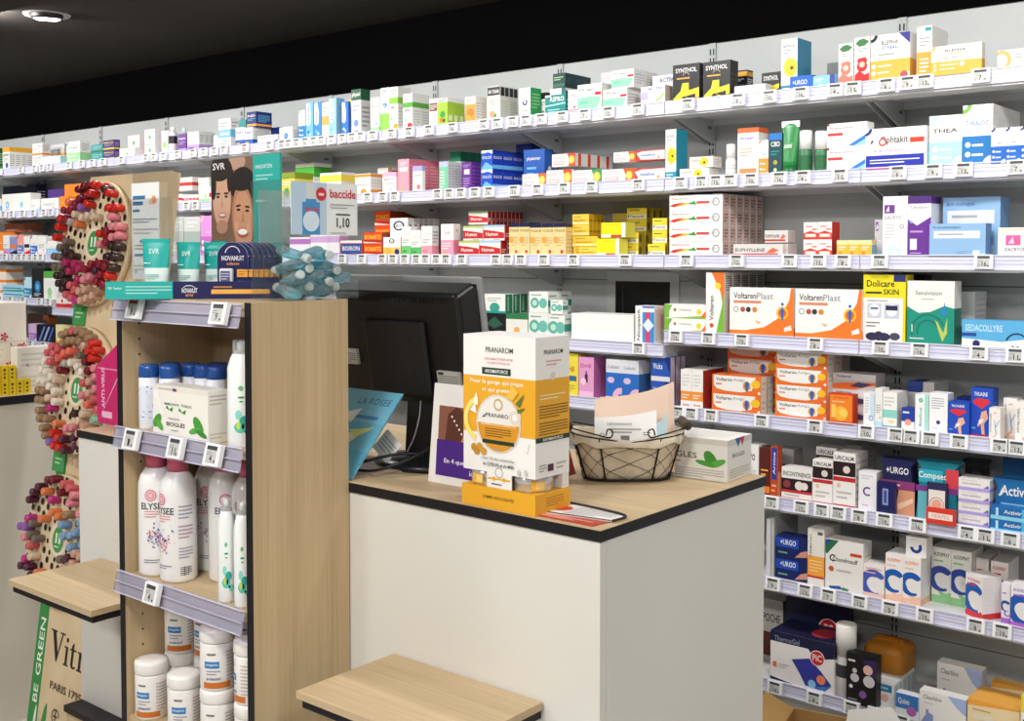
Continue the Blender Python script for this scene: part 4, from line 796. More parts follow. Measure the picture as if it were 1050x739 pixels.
I(3, 651.5, 671, 313.5, 'white and blue nicotine patch carton', {'base': 'f2f1f0', 'front': [('tv', 'Nicopatch', .3, .1, .8, .2, '222'), ('r', .38, 0, 1, 1, '2a94d8'), ('r', .52, .02, .8, .98, 'c84a7a'), ('p', [(.4, .5), (.68, .68), (.98, .5), (.68, .32)], 'e8f4fa'), ('r', .38, .84, 1, .94, 'e8f4fa')], 'side': [('r', .1, .1, .9, .9, 'd8d4d0')]}, sx=681, back=.004)
def natur(): return {'base': 'f4f2ec', 'front': [('p', [(0, 0), (.12, .05), (.12, .5), (.2, .95), (0, 1)], '7ab648'), ('p', [(.1, 0), (1, .0), (1, .25), (.5, .1)], '8cc050'), ('d', .26, .6, .12, 'b06a48'), ('d', .84, .5, .2, 'e8d43a'), ('p', [(.88, .1), (1, .1), (1, .6)], 'e8742a'), ('t', 'Voltaren', .36, .55, .3, .14, 'grey')], 'side': [('r', 0, 0, 1, 1, 'e8744a')]}
I(3, 681, 723.5, 312, 'flat white carton with green swirl', natur(), d=.06, rows=2, back=.01)
I(3, 724, 743, 279, 'tall white carton with green and orange swirl', {'base': 'f3f1ec', 'front': [('p', [(.55, 0), (1, .0), (1, 1), (.6, 1), (.9, .5)], '7ab63c'), ('p', [(.3, 1), (1, 1), (1, .55)], 'e8742a'), ('d', .65, .78, .1, 'e6d63a'), ('tv', 'Voltaren', .42, .22, .4, .22, 'dgrey'), ('d', .32, .14, .07, 'c05a3a')], 'side': [('r', .08, 0, .92, 1, 'd8d0c8'), ('l', .15, .7, .85, .95, 7, '4a4440')]}, sx=784, nd=5)
def plast(): return {'base': 'f4f1ec', 'front': [('p', [(0, 0), (1, 0), (1, 1), (.96, 1), (.93, .75), (.8, .42), (.55, .2), (.25, .12), (0, .12)], 'ee7a2a'), ('t', 'Voltaren', .06, .77, .36, .13, '3a3a48'), ('t', 'Plast', .43, .77, .26, .13, '9a9aa0'), ('r', .06, .68, .5, .735, 'd88a68'),
    ('g', .1, .55, .045, .06, '888'), ('d', .21, .55, .055, 'b05a4a'), ('d', .3, .55, .055, '3a3a3c'), ('d', .4, .55, .055, 'd8843a'), ('d', .83, .5, .13, 'f0c030'), ('d', .83, .5, .09, 'e8602a'), ('p', [(.8, .56), (.83, .62), (.86, .56), (.845, .36), (.82, .36)], '2468b0'), ('d', .83, .68, .03, '2468b0'), ('p', [(.86, .12), (.98, .16), (.96, .26), (.86, .2)], 'f4e8dc'), ('p', [(.4, .34), (.5, .3), (.46, .26)], 'f0b080')], 'side': [('r', 0, 0, 1, 1, 'e8d8cc'), ('r', 0, 0, 1, .2, 'ee7a2a')], 'top': [('l', .1, .2, .9, .8, 3, 'd8d0c8')]}
I(3, 748.5, 814, 295, 'wide white and orange plaster carton beside the barcoded row', plast(), d=.045, back=.004)
I(3, 815.5, 884, 296.5, 'wide white and orange plaster carton beside the yellow mask carton', plast(), d=.045, back=.004)
def face(q, u, v, mask): return [('d', u, v, .055, 'c8ccd8', .9), ('r', u - .07, v + .02, u + .07, v + .05, '2a2a50' if mask else 'a8b0c8'), ('r', u - .05, v - .075, u + .05, v - .05, 'b8bccc')]
I(3, 885.5, 929, 281.5, 'yellow topped eye mask carton', {'base': 'e8d81e', 'front': [('r', 0, 0, .94, .66, 'f3f1ec'), ('t', 'Dolicare', .08, .82, .66, .1, '222'), ('t', 'SKIN', .48, .71, .36, .08, '222'), ('r', .06, .72, .44, .75, '333'), ('r', .72, .9, 1, 1, '2a2e6a'), ('r', .1, .36, .44, .58, 'c8ccda'), ('r', .5, .36, .86, .58, 'c8ccda'), ('d', .27, .48, .09, 'e8eaf0', .9), ('d', .68, .48, .09, 'e8eaf0', .9), ('r', .18, .49, .36, .52, '6a6a8a'), ('r', .54, .48, .82, .55, '2a2a4a'), ('l', .08, .22, .4, .32, 2, '888'), ('g', .38, .1, .0, .07, '2e2c48', 0, 360), ('d', .22, .09, .06, '2e2c48', 1.6), ('d', .5, .09, .06, '2e2c48', 1.6), ('d', .76, .1, .055, '45445a', 1.4), ('l', .1, .6, .8, .64, 1, 'aaa')], 'side': [('r', 0, 0, 1, .66, 'e8d81e')]}, d=.06)
I(3, 930.5, 979, 288, 'white and sea green supplement carton', {'base': 'efece4', 'front': [('p', [(0, 0), (1, 0), (1, .58), (.8, .62), (.5, .52), (.25, .5), (0, .6)], '18907c'), ('t', 'Sensivision', .18, .78, .56, .07, '8a9088'), ('g', .45, .22, .24, .27, '0f7466', 20, 200), ('g', .45, .22, .15, .18, '0f7466', 20, 200), ('d', .78, .52, .05, '2a80c8', .9), ('p', [(.77, .56), (.8, .68), (.82, .56)], '2a80c8'), ('p', [(.76, .06), (.6, .4), (.66, .36), (.78, .2), (.86, .44), (.86, .2)], 'b8c860'), ('l', .06, .08, .5, .12, 1, 'white'), ('r', .1, .2, .12, .32, 'white'), ('l', .3, .7, .7, .74, 1, 'c0c0b4')], 'side': [('r', 0, 0, 1, .58, '147a6a')]}, sx=986, nd=3)
I(3, 918, 948, 281, 'dark carton top behind the sea green one', ('full', '1d1c22', 'dgrey', 'gold', '', 'gold'), back=.16, d=.06)
I(3, 982, 1000, 299, 'faded white carton with teal foot at the back', ('band', 'd0d0cc', '1c6a60', 'white', '', 'teal'), back=.12, d=.1)
I(3, 986.5, 1056, 328.5, 'flat sky blue and white eye drop carton', {'base': '5aaede', 'front': [('p', [(0, 0), (1, 0), (1, .4), (.6, .26), (0, .34)], 'f0eee8'), ('t', 'SEDACOLLYRE', .05, .6, .56, .24, 'c8e4f4'), ('r', 0, .42, .22, .54, '2a4a9a'), ('d', .22, .16, .13, '26246a'), ('g', .82, .2, .34, .39, '1c1c48', 30, 160), ('g', .8, .2, .1, .14, '1c1c48', 200, 330)], 'side': [('r', 0, 0, 1, .3, 'f0eee8')]}, d=.05, back=-.002)
# ================================================================ FIFTH WALL SHELF
I(4, 576, 593, 362, 'yellow and blue throat carton', {'base': 'ecd848', 'front': [('p', [(0, .8), (.5, 1), (0, 1)], '7ab8d8'), ('r', .1, .36, .9, .48, '3a6a90'), ('t', 'Drill', .15, .58, .6, .12, 'c04a30'), ('l', .1, .1, .8, .28, 3, 'b8a830')], 'side': []}, d=.06)
I(4, 593.5, 609, 366, 'pink throat carton with dark bottle', {'base': 'e4a0cc', 'front': [('t', 'Drill', .12, .74, .7, .1, 'c04a90'), ('r', .4, .38, .6, .58, '4a2a4a'), ('r', .46, .58, .54, .66, '4a2a4a'), ('d', .3, .4, .12, 'f4d0e4'), ('r', .05, .04, .95, .16, 'f0c0dc')], 'side': [('r', 0, 0, 1, 1, 'c86aa8')]}, sx=621)
def bp(): return {'base': 'dfe0e6', 'front': [('r', 0, .1, 1, .68, '2a6cc4'), ('g', .9, .1, .1, .3, 'e8b8d0', 60, 200), ('d', .3, .5, .1, 'd8c0e0', 1.4), ('t', 'Colludol', .1, .78, .7, .08, 'grey')], 'side': [('r', 0, .1, 1, .68, '3a6aa8')]}
I(4, 621.5, 655, 369, 'white and blue throat spray carton', bp(), sx=667, cols=2, nd=1)
def bluf(): return {'base': '2a56b4', 'front': [('r', 0, 0, 1, .2, 'e4e0e4'), ('t', 'Vicks', .1, .5, .5, .24, 'white'), ('p', [(.7, 1), (1, 1), (1, .3)], '1a2c80')], 'side': [('r', .1, 0, .9, 1, 'c8bcc4')]}
I(4, 667.5, 687, 366, 'blue flat carton with white foot', bluf(), sx=703, nd=3, rows=2)
def wo(): return {'base': 'f2efe9', 'front': [('r', 0, .2, 1, .44, 'f0943a'), ('l', .15, .56, .8, .9, 4, 'd8d4ce'), ('l', .1, .24, .8, .38, 2, 'white'), ('t', 'Fervex', .2, .06, .6, .07, 'red')], 'side': [('r', 0, 0, 1, 1, 'a82a24')]}
I(4, 698, 721, 379, 'white sachet carton with orange band', wo(), sx=742, cols=2, nd=2)
def volt(): return {'base': 'e8702a', 'front': [('p', [(.03, .96), (.04, .4), (.1, .24), (.3, .14), (.6, .12), (.82, .25), (.9, .96)], 'efece6'), ('t', 'Voltaren', .08, .66, .34, .2, '3a3a48'), ('t', 'Actigo', .44, .66, .24, .2, '9a9aa0'), ('r', .08, .46, .2, .54, 'd87a58'), ('d', .72, .48, .26, 'e8a030', .9), ('d', .72, .48, .16, 'd84a2a', .9), ('p', [(.68, .62), (.72, .74), (.77, .62), (.74, .2), (.7, .2)], '2468b0'), ('d', .9, .6, .22, 'f0c030', 1.2), ('d', .97, .14, .08, 'white')], 'side': [('r', .05, 0, .95, 1, 'ddd6cc'), ('l', .2, .2, .8, .8, 2, 'c0b8b0')]}
I(4, 730, 780, 385, 'orange and white gel carton in front', volt(), sx=793, nd=2, rows=2)
I(4, 746, 797, 350, 'orange and white gel carton of the rear stack', volt(), d=.06, nd=1, rows=4, back=.11)
I(4, 795, 848, 361, 'orange and white gel carton of the tall stack', volt(), sx=872, nd=3, rows=4, back=.03)
I(4, 849.5, 875.5, 403.5, 'red orange heat patch carton', {'base': 'cc3c14', 'front': [('r', .06, .1, .94, .96, 'f0842a'), ('t', 'CHAUD', .2, .84, .6, .06, 'red'), ('l', .15, .7, .85, .78, 1, 'f8d0a0'), ('d', .5, .36, .24, 'fab83a'), ('r', .12, .22, .3, .64, 'f8c860'), ('d', .6, .38, .14, 'f4d060')], 'side': [('r', 0, 0, 1, 1, 'b03010')]}, d=.03, back=-.002)
def volc(): return {'base': 'c8c4c4', 'front': [('r', 0, .6, 1, 1, 'd8d6d8'), ('t', 'Voltaren', .08, .72, .36, .18, '444'), ('p', [(0, 0), (.5, .0), (1, .36), (1, .5), (.2, .4), (0, .3)], 'ea6e2a'), ('p', [(.4, .2), (.6, .5), (.9, .4), (.7, .15)], '444068')], 'side': []}
I(4, 853, 898, 383, 'grey compact gel carton', volc(), d=.07, rows=3, back=.07)
I(4, 885.5, 897, 403, 'slim white and aqua tube carton', {'base': 'f1efee', 'front': [('r', .6, .3, 1, 1, 'c8dcec'), ('g', .7, .26, .09, .15, '6ab0d8'), ('d', .7, .26, .07, 'white'), ('l', .15, .4, .5, .9, 6, 'ccc')], 'side': []}, d=.05)
I(4, 897.4, 905, 398, 'slim white carton with pale side', ('low', W, 'aqua', 'grey', '', 'sky'), d=.05, back=.01)
I(4, 905.4, 920, 402, 'white carton with mint and pill picture', {'base': 'f2f0ea', 'front': [('r', 0, .3, 1, .52, '8cd4c4'), ('r', 0, .0, 1, .08, '6aa'), ('l', .1, .6, .8, .9, 3, 'ccc'), ('d', .6, .2, .08, 'f0d8a0', 1.6)], 'side': []}, sx=931)
I(4, 924.5, 938, 418, 'small blue and white plaster carton', {'base': '24409c', 'front': [('r', 0, 0, 1, .4, 'f0ede8'), ('d', .5, .36, .16, 'f0a090'), ('l', .1, .7, .8, .9, 1, 'white')], 'side': []}, d=.03)
I(4, 930.5, 946, 391, 'navy white carton at the back', ('topx', 'e4e0dc', '26408c', 'white', '', 'red'), back=.12, d=.04, nd=2)
I(4, 946.5, 958, 392, 'grey white carton row at the back', ('low', 'd6d2cc', 'grey', 'dgrey', '', 'grey'), back=.12, d=.03, nd=4)
I(4, 938.5, 952.5, 404, 'white carton with teal spiral', {'base': 'f0f2f0', 'front': [('r', .7, 0, 1, 1, 'a8dcd0'), ('g', .42, .84, .05, .1, '3ab0a0'), ('g', .42, .84, .02, .04, '3ab0a0'), ('tv', 'Biafine', .5, .15, .5, .2, '6ab8ac')], 'side': []}, d=.05)
I(4, 953, 972, 403, 'white carton with navy badge', {'base': 'f2f1f1', 'front': [('l', .12, .6, .8, .9, 5, 'b0b0bc'), ('d', .5, .28, .07, '2e3a80'), ('l', .2, .1, .6, .16, 1, 'ccc')], 'side': [('l', .1, .1, .9, .9, 7, 'd8d8d8')]}, sx=978)
def knee(): return {'base': '1f4cb8', 'front': [('t', 'THUASNE', .14, .84, .64, .08, 'white'), ('p', [(.08, .74), (.3, .8), (.8, .78), (.9, .72), (.5, .58), (.12, .68)], 'd83040'), ('p', [(.5, .52), (.72, .56), (.82, .4), (.62, .28), (.66, .06), (.52, .06), (.46, .28), (.36, .2), (.3, .24), (.44, .4)], 'e8b090'), ('p', [(.36, .34), (.6, .4), (.55, .3), (.38, .26)], 'e8eef8'), ('r', 0, 0, 1, .05, 'c02a4a'), ('l', .05, .14, .3, .22, 1, 'sky')], 'side': [('l', .2, .2, .8, .8, 3, '4a70c8'), ('r', 0, 0, 1, .05, 'c02a4a')]}
I(4, 972.5, 994, 412, 'blue knee support carton with red badge', knee(), sx=1000)
I(4, 995.5, 1018, 398, 'taller blue knee support carton with red badge', knee(), sx=1024, back=.025)
I(4, 981, 995, 407, 'blue carton between the knee supports at the back', ('full', '1c3f9c', 'sky', 'white', '', 'red'), back=.11, d=.05)
def hyal(): return {'base': 'f2ece6', 'front': [('tv', 'HYALUGEL', .2, .25, .6, .12, '556'), ('p', [(.45, .7), (.6, .45), (.95, .66), (.92, .6), (.62, .4), (.7, .2), (.62, .18), (.5, .44)], '8ab0d8'), ('p', [(.3, .1), (.6, .2), (.7, .16), (.4, .06)], 'f0b0a0'), ('r', 0, 0, 1, .06, 'f0c8b0'), ('l', .4, .8, .8, .9, 1, 'f0a890')], 'side': [('r', 0, 0, 1, .06, 'f0c8b0')]}
I(4, 1008.5, 1026, 418, 'white joint carton with blue bone', hyal(), d=.045, back=-.004)
I(4, 1029, 1043, 408, 'white joint carton standing behind', hyal(), d=.05, back=.055)
I(4, 1041.5, 1062, 412, 'white joint carton at the shelf end', hyal(), d=.045, back=.0)
# ================================================================ SIXTH WALL SHELF
I(5, 766, 778, 456, 'white film carton with wine foot', {'base': 'efece8', 'front': [('t', 'yo', .2, .62, .5, .2, '555'), ('t', 'film', .2, .36, .6, .2, 'ccc'), ('r', 0, 0, 1, .18, 'b02a40')], 'side': []}, d=.05)
I(5, 779, 789.5, 459, 'dark red carton behind the counter edge', ('full', '5a2420', 'lorange', 'white', '', 'orange'), d=.05)
I(5, 790, 798, 458, 'orange carton with blue upright label', {'base': 'b84a24', 'front': [('r', .15, .35, .85, .98, '2a3f9a'), ('tv', 'Arnica', .65, .45, .45, .3, 'white'), ('l', .2, .08, .8, .28, 2, 'f0b080')], 'side': [('r', 0, 0, 1, .5, 'f0a070')]}, sx=802)
I(5, 797.5, 814, 460, 'grey carton with faint lettering at the back', ('plain', 'b4b0ae', W, 'dgrey', 'yo'), back=.12, d=.06)
def dark(): return {'base': 'ece8e4', 'front': [('r', 0, .3, 1, .66, '2e1a1c'), ('t', 'INCONTINENCE', .05, .74, .9, .14, '4a4648'), ('d', .58, .46, .14, 'e8dcd4'), ('d', .75, .46, .12, 'e8dcd4'), ('d', .18, .48, .12, '8a3a40'), ('r', 0, .22, 1, .3, 'c83038'), ('r', 0, 0, 1, .06, 'c82a30'), ('l', .1, .1, .8, .2, 1, 'bbb')], 'side': []}
I(5, 801.5, 833, 480, 'wide white and black cranberry carton', dark(), d=.05)
def dark2(r): return {'base': 'efebe6', 'front': [('r', 0, .58, 1, .84, '2a1a1c'), ('d', .6, .7, .1, 'e0d0c4'), ('t', 'URICALM', .08, .87, .84, .08, '444'), ('r', 0, .48, 1, .56, 'c02a30') if r else ('r', 0, .52, 1, .58, 'c02a30'), ('r', 0, 0, 1, .05, 'c82a30'), ('d', .25, .4, .06, 'e8c0a0'), ('l', .15, .14, .85, .32, 2, 'bbb')], 'side': [('l', .1, .1, .9, .9, 6, 'ccc4bc')]}
I(5, 833.4, 854, 471.5, 'white and black carton with red rim', dark2(True), d=.05)
I(5, 837, 858, 458.5, 'white and black carton behind the rimmed one', dark2(False), d=.06, back=.09)
I(5, 854.6, 877.5, 464.5, 'tall white and black carton with brown glow', dark2(True), sx=890, nd=2)
I(5, 866, 884, 456.5, 'pale grey carton row at the back', ('low', 'cac6c0', 'grey', 'dgrey', '', 'brown'), back=.15, d=.05, nd=2)
I(5, 880.5, 899, 483.5, 'white carton with purple letter', {'base': 'efedef', 'front': [('g', .5, .5, .1, .16, '6a3f8e', 50, 310), ('l', .15, .8, .8, .92, 2, 'c8c4cc'), ('l', .2, .1, .7, .2, 1, 'd8b8d8')], 'side': [('l', .1, .1, .9, .9, 7, 'd4d0d4')]}, sx=905)
def pouch(spec):
    """soft standing pack with rounded shoulders"""
    def mk(w, d, h):
        q = MB(); n = 10; pts = []
        for i in range(n + 1): a = math.pi / 2 * i / n; pts.append((-w / 2 + w * .12 * (1 - math.sin(a)), h * .88 + h * .12 * math.sin(a)))
        poly = [(-w / 2, 0), (w / 2, 0)] + [(-x, z) for x, z in pts] + [(x, z) for x, z in reversed(pts)]
        q.prism(poly, 0, d, spec['base']); q.print_on(spec['front'], (-w / 2, 0, 0), (w, 0, 0), (0, 0, h), (0, -1, 0)); return q.mesh('soft_pack')
    return mk
I(5, 902.5, 938.5, 471, 'navy plaster pack with hand picture', None, d=.05, name='plaster_pack', cat='plaster pack', back=.02, maker=pouch({'base': '1d2050', 'front': [('t', '+URGO', .18, .74, .64, .12, 'white'), ('r', 0, .46, 1, .62, '8a3a70'), ('p', [(.42, 0), (1, 0), (1, .46), (.55, .46)], 'd89a78'), ('p', [(.5, .2), (.95, .34), (.95, .26), (.55, .1)], 'f0c8a8'), ('l', .1, .5, .8, .58, 1, 'lpink')]}))
I(5, 899.5, 918, 494, 'dark blue narrow plaster pack', {'base': '1c1f56', 'front': [('r', .3, .3, .62, .8, '8a98c8'), ('r', .38, .36, .54, .74, '3a4a90')], 'side': []}, d=.014, back=.0, name='plaster_pack', cat='plaster pack')
I(5, 939.5, 984, 474, 'teal blister plaster pack', None, d=.05, name='plaster_pack', cat='plaster pack', back=.02, maker=pouch({'base': '177a8c', 'front': [('r', .06, .64, .62, .86, '2fa8ba'), ('t', 'Compeed', .06, .68, .66, .14, 'white'), ('r', .7, .55, .98, .9, 'd0404a'), ('r', 0, .48, .98, .58, '7a3a8e'), ('r', .05, 0, .3, .48, '6ab8c4')]}))
I(5, 950.5, 971, 495, 'small white patch pack with dark arch', {'base': '2a2a50', 'front': [('r', .08, 0, .92, .82, 'e6ded8'), ('d', .5, .46, .16, 'e0a890'), ('g', .5, .46, .2, .24, 'c8a8a0')], 'side': []}, d=.012, back=.0, name='plaster_pack', cat='plaster pack')
I(5, 987, 1013, 472, 'dark rounded pouch at the back', None, d=.04, name='plaster_pack', cat='plaster pack', back=.17, maker=pouch({'base': '2c2c32', 'front': [('p', [(.2, .1), (.8, .1), (.75, .8), (.4, .85)], '4a4a52')]}))
I(5, 949.5, 979.5, 521.5, 'flat red carton with white plate', {'base': 'd83a28', 'front': [('r', .08, .3, .92, .7, 'f2e4de'), ('t', 'HERPES', .2, .38, .6, .24, 'e0a090')], 'side': []}, d=.03, back=-.014)
def lil(): return {'base': 'e9e5e2', 'front': [('r', 0, 0, 1, .28, 'b0a0dc'), ('t', 'Gynophilus', .12, .48, .6, .2, '8a8090'), ('p', [(.8, .3), (.96, .6), (.98, .3)], '7a68b8'), ('l', .1, .8, .8, .92, 1, 'ccc')], 'side': [('r', 0, 0, 1, .28, 'b0a0dc')], 'top': [('l', .1, .2, .9, .8, 3, 'c8c4c8')]}
I(5, 982, 1015, 491, 'white and lilac flat carton', lil(), d=.06, rows=4)
def act(): return {'base': '1668a4', 'front': [('t', 'Activir', .2, .68, .7, .2, 'white'), ('p', [(.14, .66), (.26, .86), (.2, .66)], 'white'), ('l', .2, .4, .85, .56, 2, '8ac0e0'), ('r', 0, 0, 1, .2, '2a94c0')]}
I(5, 1017.5, 1062, 492, 'blue cold sore pack with white title', None, d=.03, name='plaster_pack', cat='plaster pack', back=.035, maker=pouch(act()))
def actf(): return {'base': '1d6ab0', 'front': [('r', .0, 0, 1, .3, '8ad0e8'), ('r', .7, .3, 1, 1, '4ab4dc'), ('t', 'Activir', .3, .5, .4, .3, 'white'), ('r', .12, .3, .18, .9, 'aqua')], 'side': []}
I(5, 1015.5, 1062, 521, 'flat blue cream carton', actf(), d=.03, rows=2, back=.0)
I(5, 1028, 1066, 470, 'dark blue pack at the back', ('full', '155a90', 'sky', 'white', '', 'blue'), back=.14, d=.04)
# ================================================================ SEVENTH WALL SHELF
I(6, 786, 790.5, 532, 'thin white folder standing upright', ('plain', 'd0d0d0', W, 'grey', ''), d=.16, name='folder', cat='folder')
I(6, 790.9, 794, 531, 'thin grey folder standing upright', ('plain', 'b8b8ba', W, 'grey', ''), d=.16, name='folder', cat='folder')
def urgo(): return {'base': '16245c', 'front': [('r', .0, .5, .72, .94, '1f4cae'), ('t', '+URGO', .14, .62, .5, .24, 'white'), ('p', [(.6, .1), (1, .2), (1, .5), (.8, .4)], 'd09080'), ('l', .08, .16, .5, .36, 1, '6aa090')], 'side': [], 'top': [('r', .1, .1, .9, .9, '1a2a6a')]}
I(6, 795.5, 828, 551, 'navy plaster carton with blue plaque', urgo(), d=.06, rows=2)
I(6, 828.4, 845.5, 542, 'tall white and amber strap carton', {'base': 'e6e1d8', 'front': [('r', 0, .18, 1, .52, 'f0a440'), ('tv', 'DERMATAC', .25, .5, .4, .14, '887'), ('r', 0, .14, 1, .18, 'c8402a'), ('r', .6, .9, .9, .95, '556'), ('l', .1, .24, .9, .46, 4, 'f8d090')], 'side': [('r', 0, .18, 1, .52, 'd88a30')]}, sx=862, nd=2)
I(6, 846.5, 885.5, 555, 'large white joint supplement carton', {'base': 'e9e5df', 'front': [('p', [(0, .72), (0, .92), (.14, 1), (.36, 1), (.04, .7)], '2f6a48'), ('p', [(0, .86), (.2, 1), (.06, 1), (0, .98)], '2a4a88'), ('t', 'Chondrosulf', .2, .58, .66, .09, '444'), ('g', .2, .64, .045, .07, '2a2a40', 40, 320), ('r', .66, .73, .96, .79, 'd0402a'), ('d', .16, .42, .055, 'c85a34'), ('l', .3, .36, .85, .46, 1, 'c0b8b0'), ('p', [(.1, .07), (.4, .1), (.46, .04), (.12, .02)], '2a50a0'), ('p', [(.46, .09), (.64, .06), (.6, .02), (.44, .03)], '3a8a50')], 'side': [('l', .2, .2, .8, .8, 5, 'd0ccc4')]}, d=.06)
I(6, 884.5, 907, 579, 'white and rose wave carton', ('wave', 'efe6e4', '4a5ab0', 'e0703a', 'AUDISPRAY', 'f0c8b8'), sx=915, nd=2)
I(6, 908, 944.6, 569.5, 'white ear spray carton with blue wave', ('wave', 'f0ebe6', '1f5aae', 'e07a3a', 'AUDISPRAY', 'f2c4a8'), sx=955, cols=2, nd=1)
I(6, 929, 950, 551, 'small white carton with blue moon', {'base': 'ece9e6', 'front': [('g', .5, .5, .14, .3, '26408c', 180, 400), ('l', .2, .86, .8, .94, 1, 'ccc')], 'side': []}, d=.05, yb=575, back=.016)
I(6, 922, 936, 548, 'white carton with moon at the back', ('wave', 'd8d4d0', '26408c', 'grey', '', 'lgrey'), d=.05, back=.16)
I(6, 955.5, 996.5, 563, 'white and green ear spray carton', ('wave', 'e6e6dc', '31489c', '4a4a48', 'AUDISPRAY', '8cc48a'), d=.05, cols=2, nd=2, back=.085)
me = carton_mesh('medicine_carton', .062, .062, .1125, ('wave', 'efe8e6', '1f5aae', 'd8433a', 'AUDIBABY', 'd83a40'))
o = bpy.data.objects.new('medicine_carton', me); COL.objects.link(o); p = atY(999, 626, YL + .012); o.location = (p.x, YL + .020, shelf_z(6, p.x)); o.rotation_euler.z = math.radians(-32)
# its side carries the same print
o.location.x -= .004
tag(o, 'white and red child ear spray carton turned cornerwise on the seventh shelf', 'medicine box'); PLACED.append((6, 986, 1015, 'cornerwise red carton', 0))
q = MB()
I(6, 1016, 1034, 576, 'white and red ear spray carton in the back row', ('wave', 'e8e0dc', '2a3f78', 'c8403a', 'AUDIBABY', 'c83038'), d=.05, nd=2, back=.1, cols=1)
I(6, 1000, 1014, 572, 'white and red ear spray carton behind the cornerwise one', ('wave', 'e8e0dc', '2a3f78', 'c8403a', '', 'c83038'), d=.05, nd=2, back=.12)
I(6, 1027, 1036, 598, 'slim white and lilac ear spray carton', ('wave', 'ece8ec', '2a50a0', '7a7a90', '', 'b070c8'), d=.05, back=.02)
I(6, 1036.5, 1062, 600, 'white and violet ear spray carton', ('wave', 'f0ecee', '2458b0', '66a', 'AUDISPRAY', 'b46acc'), d=.05, cols=1, back=.0)
# ================================================================ LOWEST WALL SHELF
I(7, 776, 803, 614, 'grey carton with dark lettering behind the counter', {'base': 'b8b4ac', 'front': [('t', 'POCHE', .25, .62, .65, .14, '3a3a3c'), ('r', .1, .05, .8, .45, '5a2420'), ('p', [(.6, .05), (.9, .05), (.95, .48), (.85, .48)], 'c03a24')], 'side': []}, d=.08, back=.165)
def gel(dark): return {'base': '171a3c' if dark else 'eeebe8', 'front': ([('t', 'ThermoGel', .12, .5, .4, .14, '4a4e78')] if dark else [('p', [(0, .8), (.6, .8), (.7, .62), (1, .72), (1, 1), (0, 1)], '171a3c'), ('t', 'ThermoGel', .06, .82, .4, .1, '8a8ca8'), ('p', [(.34, .52), (.62, .62), (.8, .42), (.96, .2), (.8, .06), (.56, .08), (.46, .3)], '33389a'), ('d', .8, .26, .09, 'f08a5a'), ('d', .66, .14, .08, '8ac0e8'), ('p', [(.7, .1), (.96, .18), (.86, .06)], '3a78c0'), ('r', .04, .3, .1, .4, 'e8703a'), ('l', .14, .3, .3, .4, 2, 'c8c0c0'), ('p', [(0, 0), (.4, 0), (.36, .04), (0, .1)], '171a3c')]) + [('d', .74, .66, .15, 'f4f0ee'), ('d', .74, .66, .135, 'c8202c'), ('t', 'PiC', .67, .6, .14, .13, 'white')], 'side': [('r', 0, .7, 1, 1, '171a3c'), ('l', .1, .2, .9, .6, 4, '8a8a98')], 'top': [('r', 0, 0, 1, 1, '171a3c'), ('d', .7, .5, .3, 'b03040', .9)]}
I(7, 790, 856, 653, 'white and navy gel pack carton with red seal', gel(False), d=.135, back=.004, nd=1)
I(7, 806, 866, 617.5, 'navy gel pack carton standing behind', gel(True), d=.07, back=.15)
I(7, 868, 899, 671, 'black baby care carton', {'base': '1b191c', 'front': [('p', [(.55, .9), (1, .94), (1, .6), (.75, .6)], '3a2a5a'), ('d', .72, .72, .1, 'e8c0b0'), ('d', .76, .5, .12, 'd8d4d8'), ('d', .28, .52, .09, 'd0ccd0'), ('d', .28, .66, .05, 'd0ccd0'), ('d', .56, .22, .08, '8a5aa0'), ('l', .06, .8, .4, .9, 1, 'white'), ('l', .06, .06, .5, .12, 1, 'grey'), ('d', .16, .34, .04, 'white')], 'side': []}, d=.035, back=-.004)
def cot(): return {'base': 'eef0ee', 'front': [('r', .06, .62, .9, .92, '2a88b8'), ('t', 'Quies', .14, .7, .6, .16, 'white'), ('d', .6, .36, .16, 'f0b8a0'), ('d', .36, .28, .1, 'f0c8b0'), ('l', .1, .08, .6, .16, 1, 'ccc')], 'side': [('r', .1, .1, .9, .9, 'b8ccd0')]}
I(7, 893.5, 917, 699, 'small white carton with teal plaque', cot(), sx=938, nd=5, back=-.002)
I(7, 918.5, 942, 712, 'low blue and white carton', {'base': 'e8eaf0', 'front': [('r', 0, .4, 1, 1, '3a7ac0'), ('t', 'Quies', .1, .55, .5, .28, 'white'), ('d', .7, .35, .2, 'b06ab0')], 'side': []}, d=.03, back=-.012)
def test(): return {'base': 'efede8', 'front': [('t', 'Clearblue', .08, .76, .4, .12, '9a8a90'), ('p', [(.6, 1), (1, 1), (1, .5), (.8, .7)], 'a8b8e0'), ('p', [(.04, .02), (.3, .02), (.3, .3), (.2, .36), (.12, .24)], '8a98cc'), ('r', .14, .3, .2, .44, '8a98cc'), ('p', [(.66, .2), (.72, .12), (.84, .34), (.72, .2)], '7a7a80'), ('l', .08, .6, .4, .68, 1, 'ccc')], 'side': [('r', .1, 0, .9, 1, 'c8ccd4')]}
I(7, 941, 991, 712, 'white test kit with pale blue ribbon', test(), d=.012, nd=3, back=-.006)
I(7, 961, 1007, 683, 'white test kit standing behind', test(), d=.014, nd=3, back=.13)
def cal(): return {'base': 'f0d9ac', 'front': [('p', [(0, .84), (1, .96), (1, 1), (0, 1)], 'f0a440'), ('p', [(.3, 0), (1, 0), (1, .3)], 'f0b860'), ('r', .12, .5, .5, .62, 'e8e0cc'), ('l', .1, .7, .6, .8, 1, 'c8a878')], 'side': [('r', 0, 0, 1, 1, 'f4e6c8')], 'top': [('r', 0, 0, 1, 1, 'f0b050')]}
I(7, 992, 1046, 722, 'cream carton with amber edge', cal(), d=.022, nd=5, back=-.006)
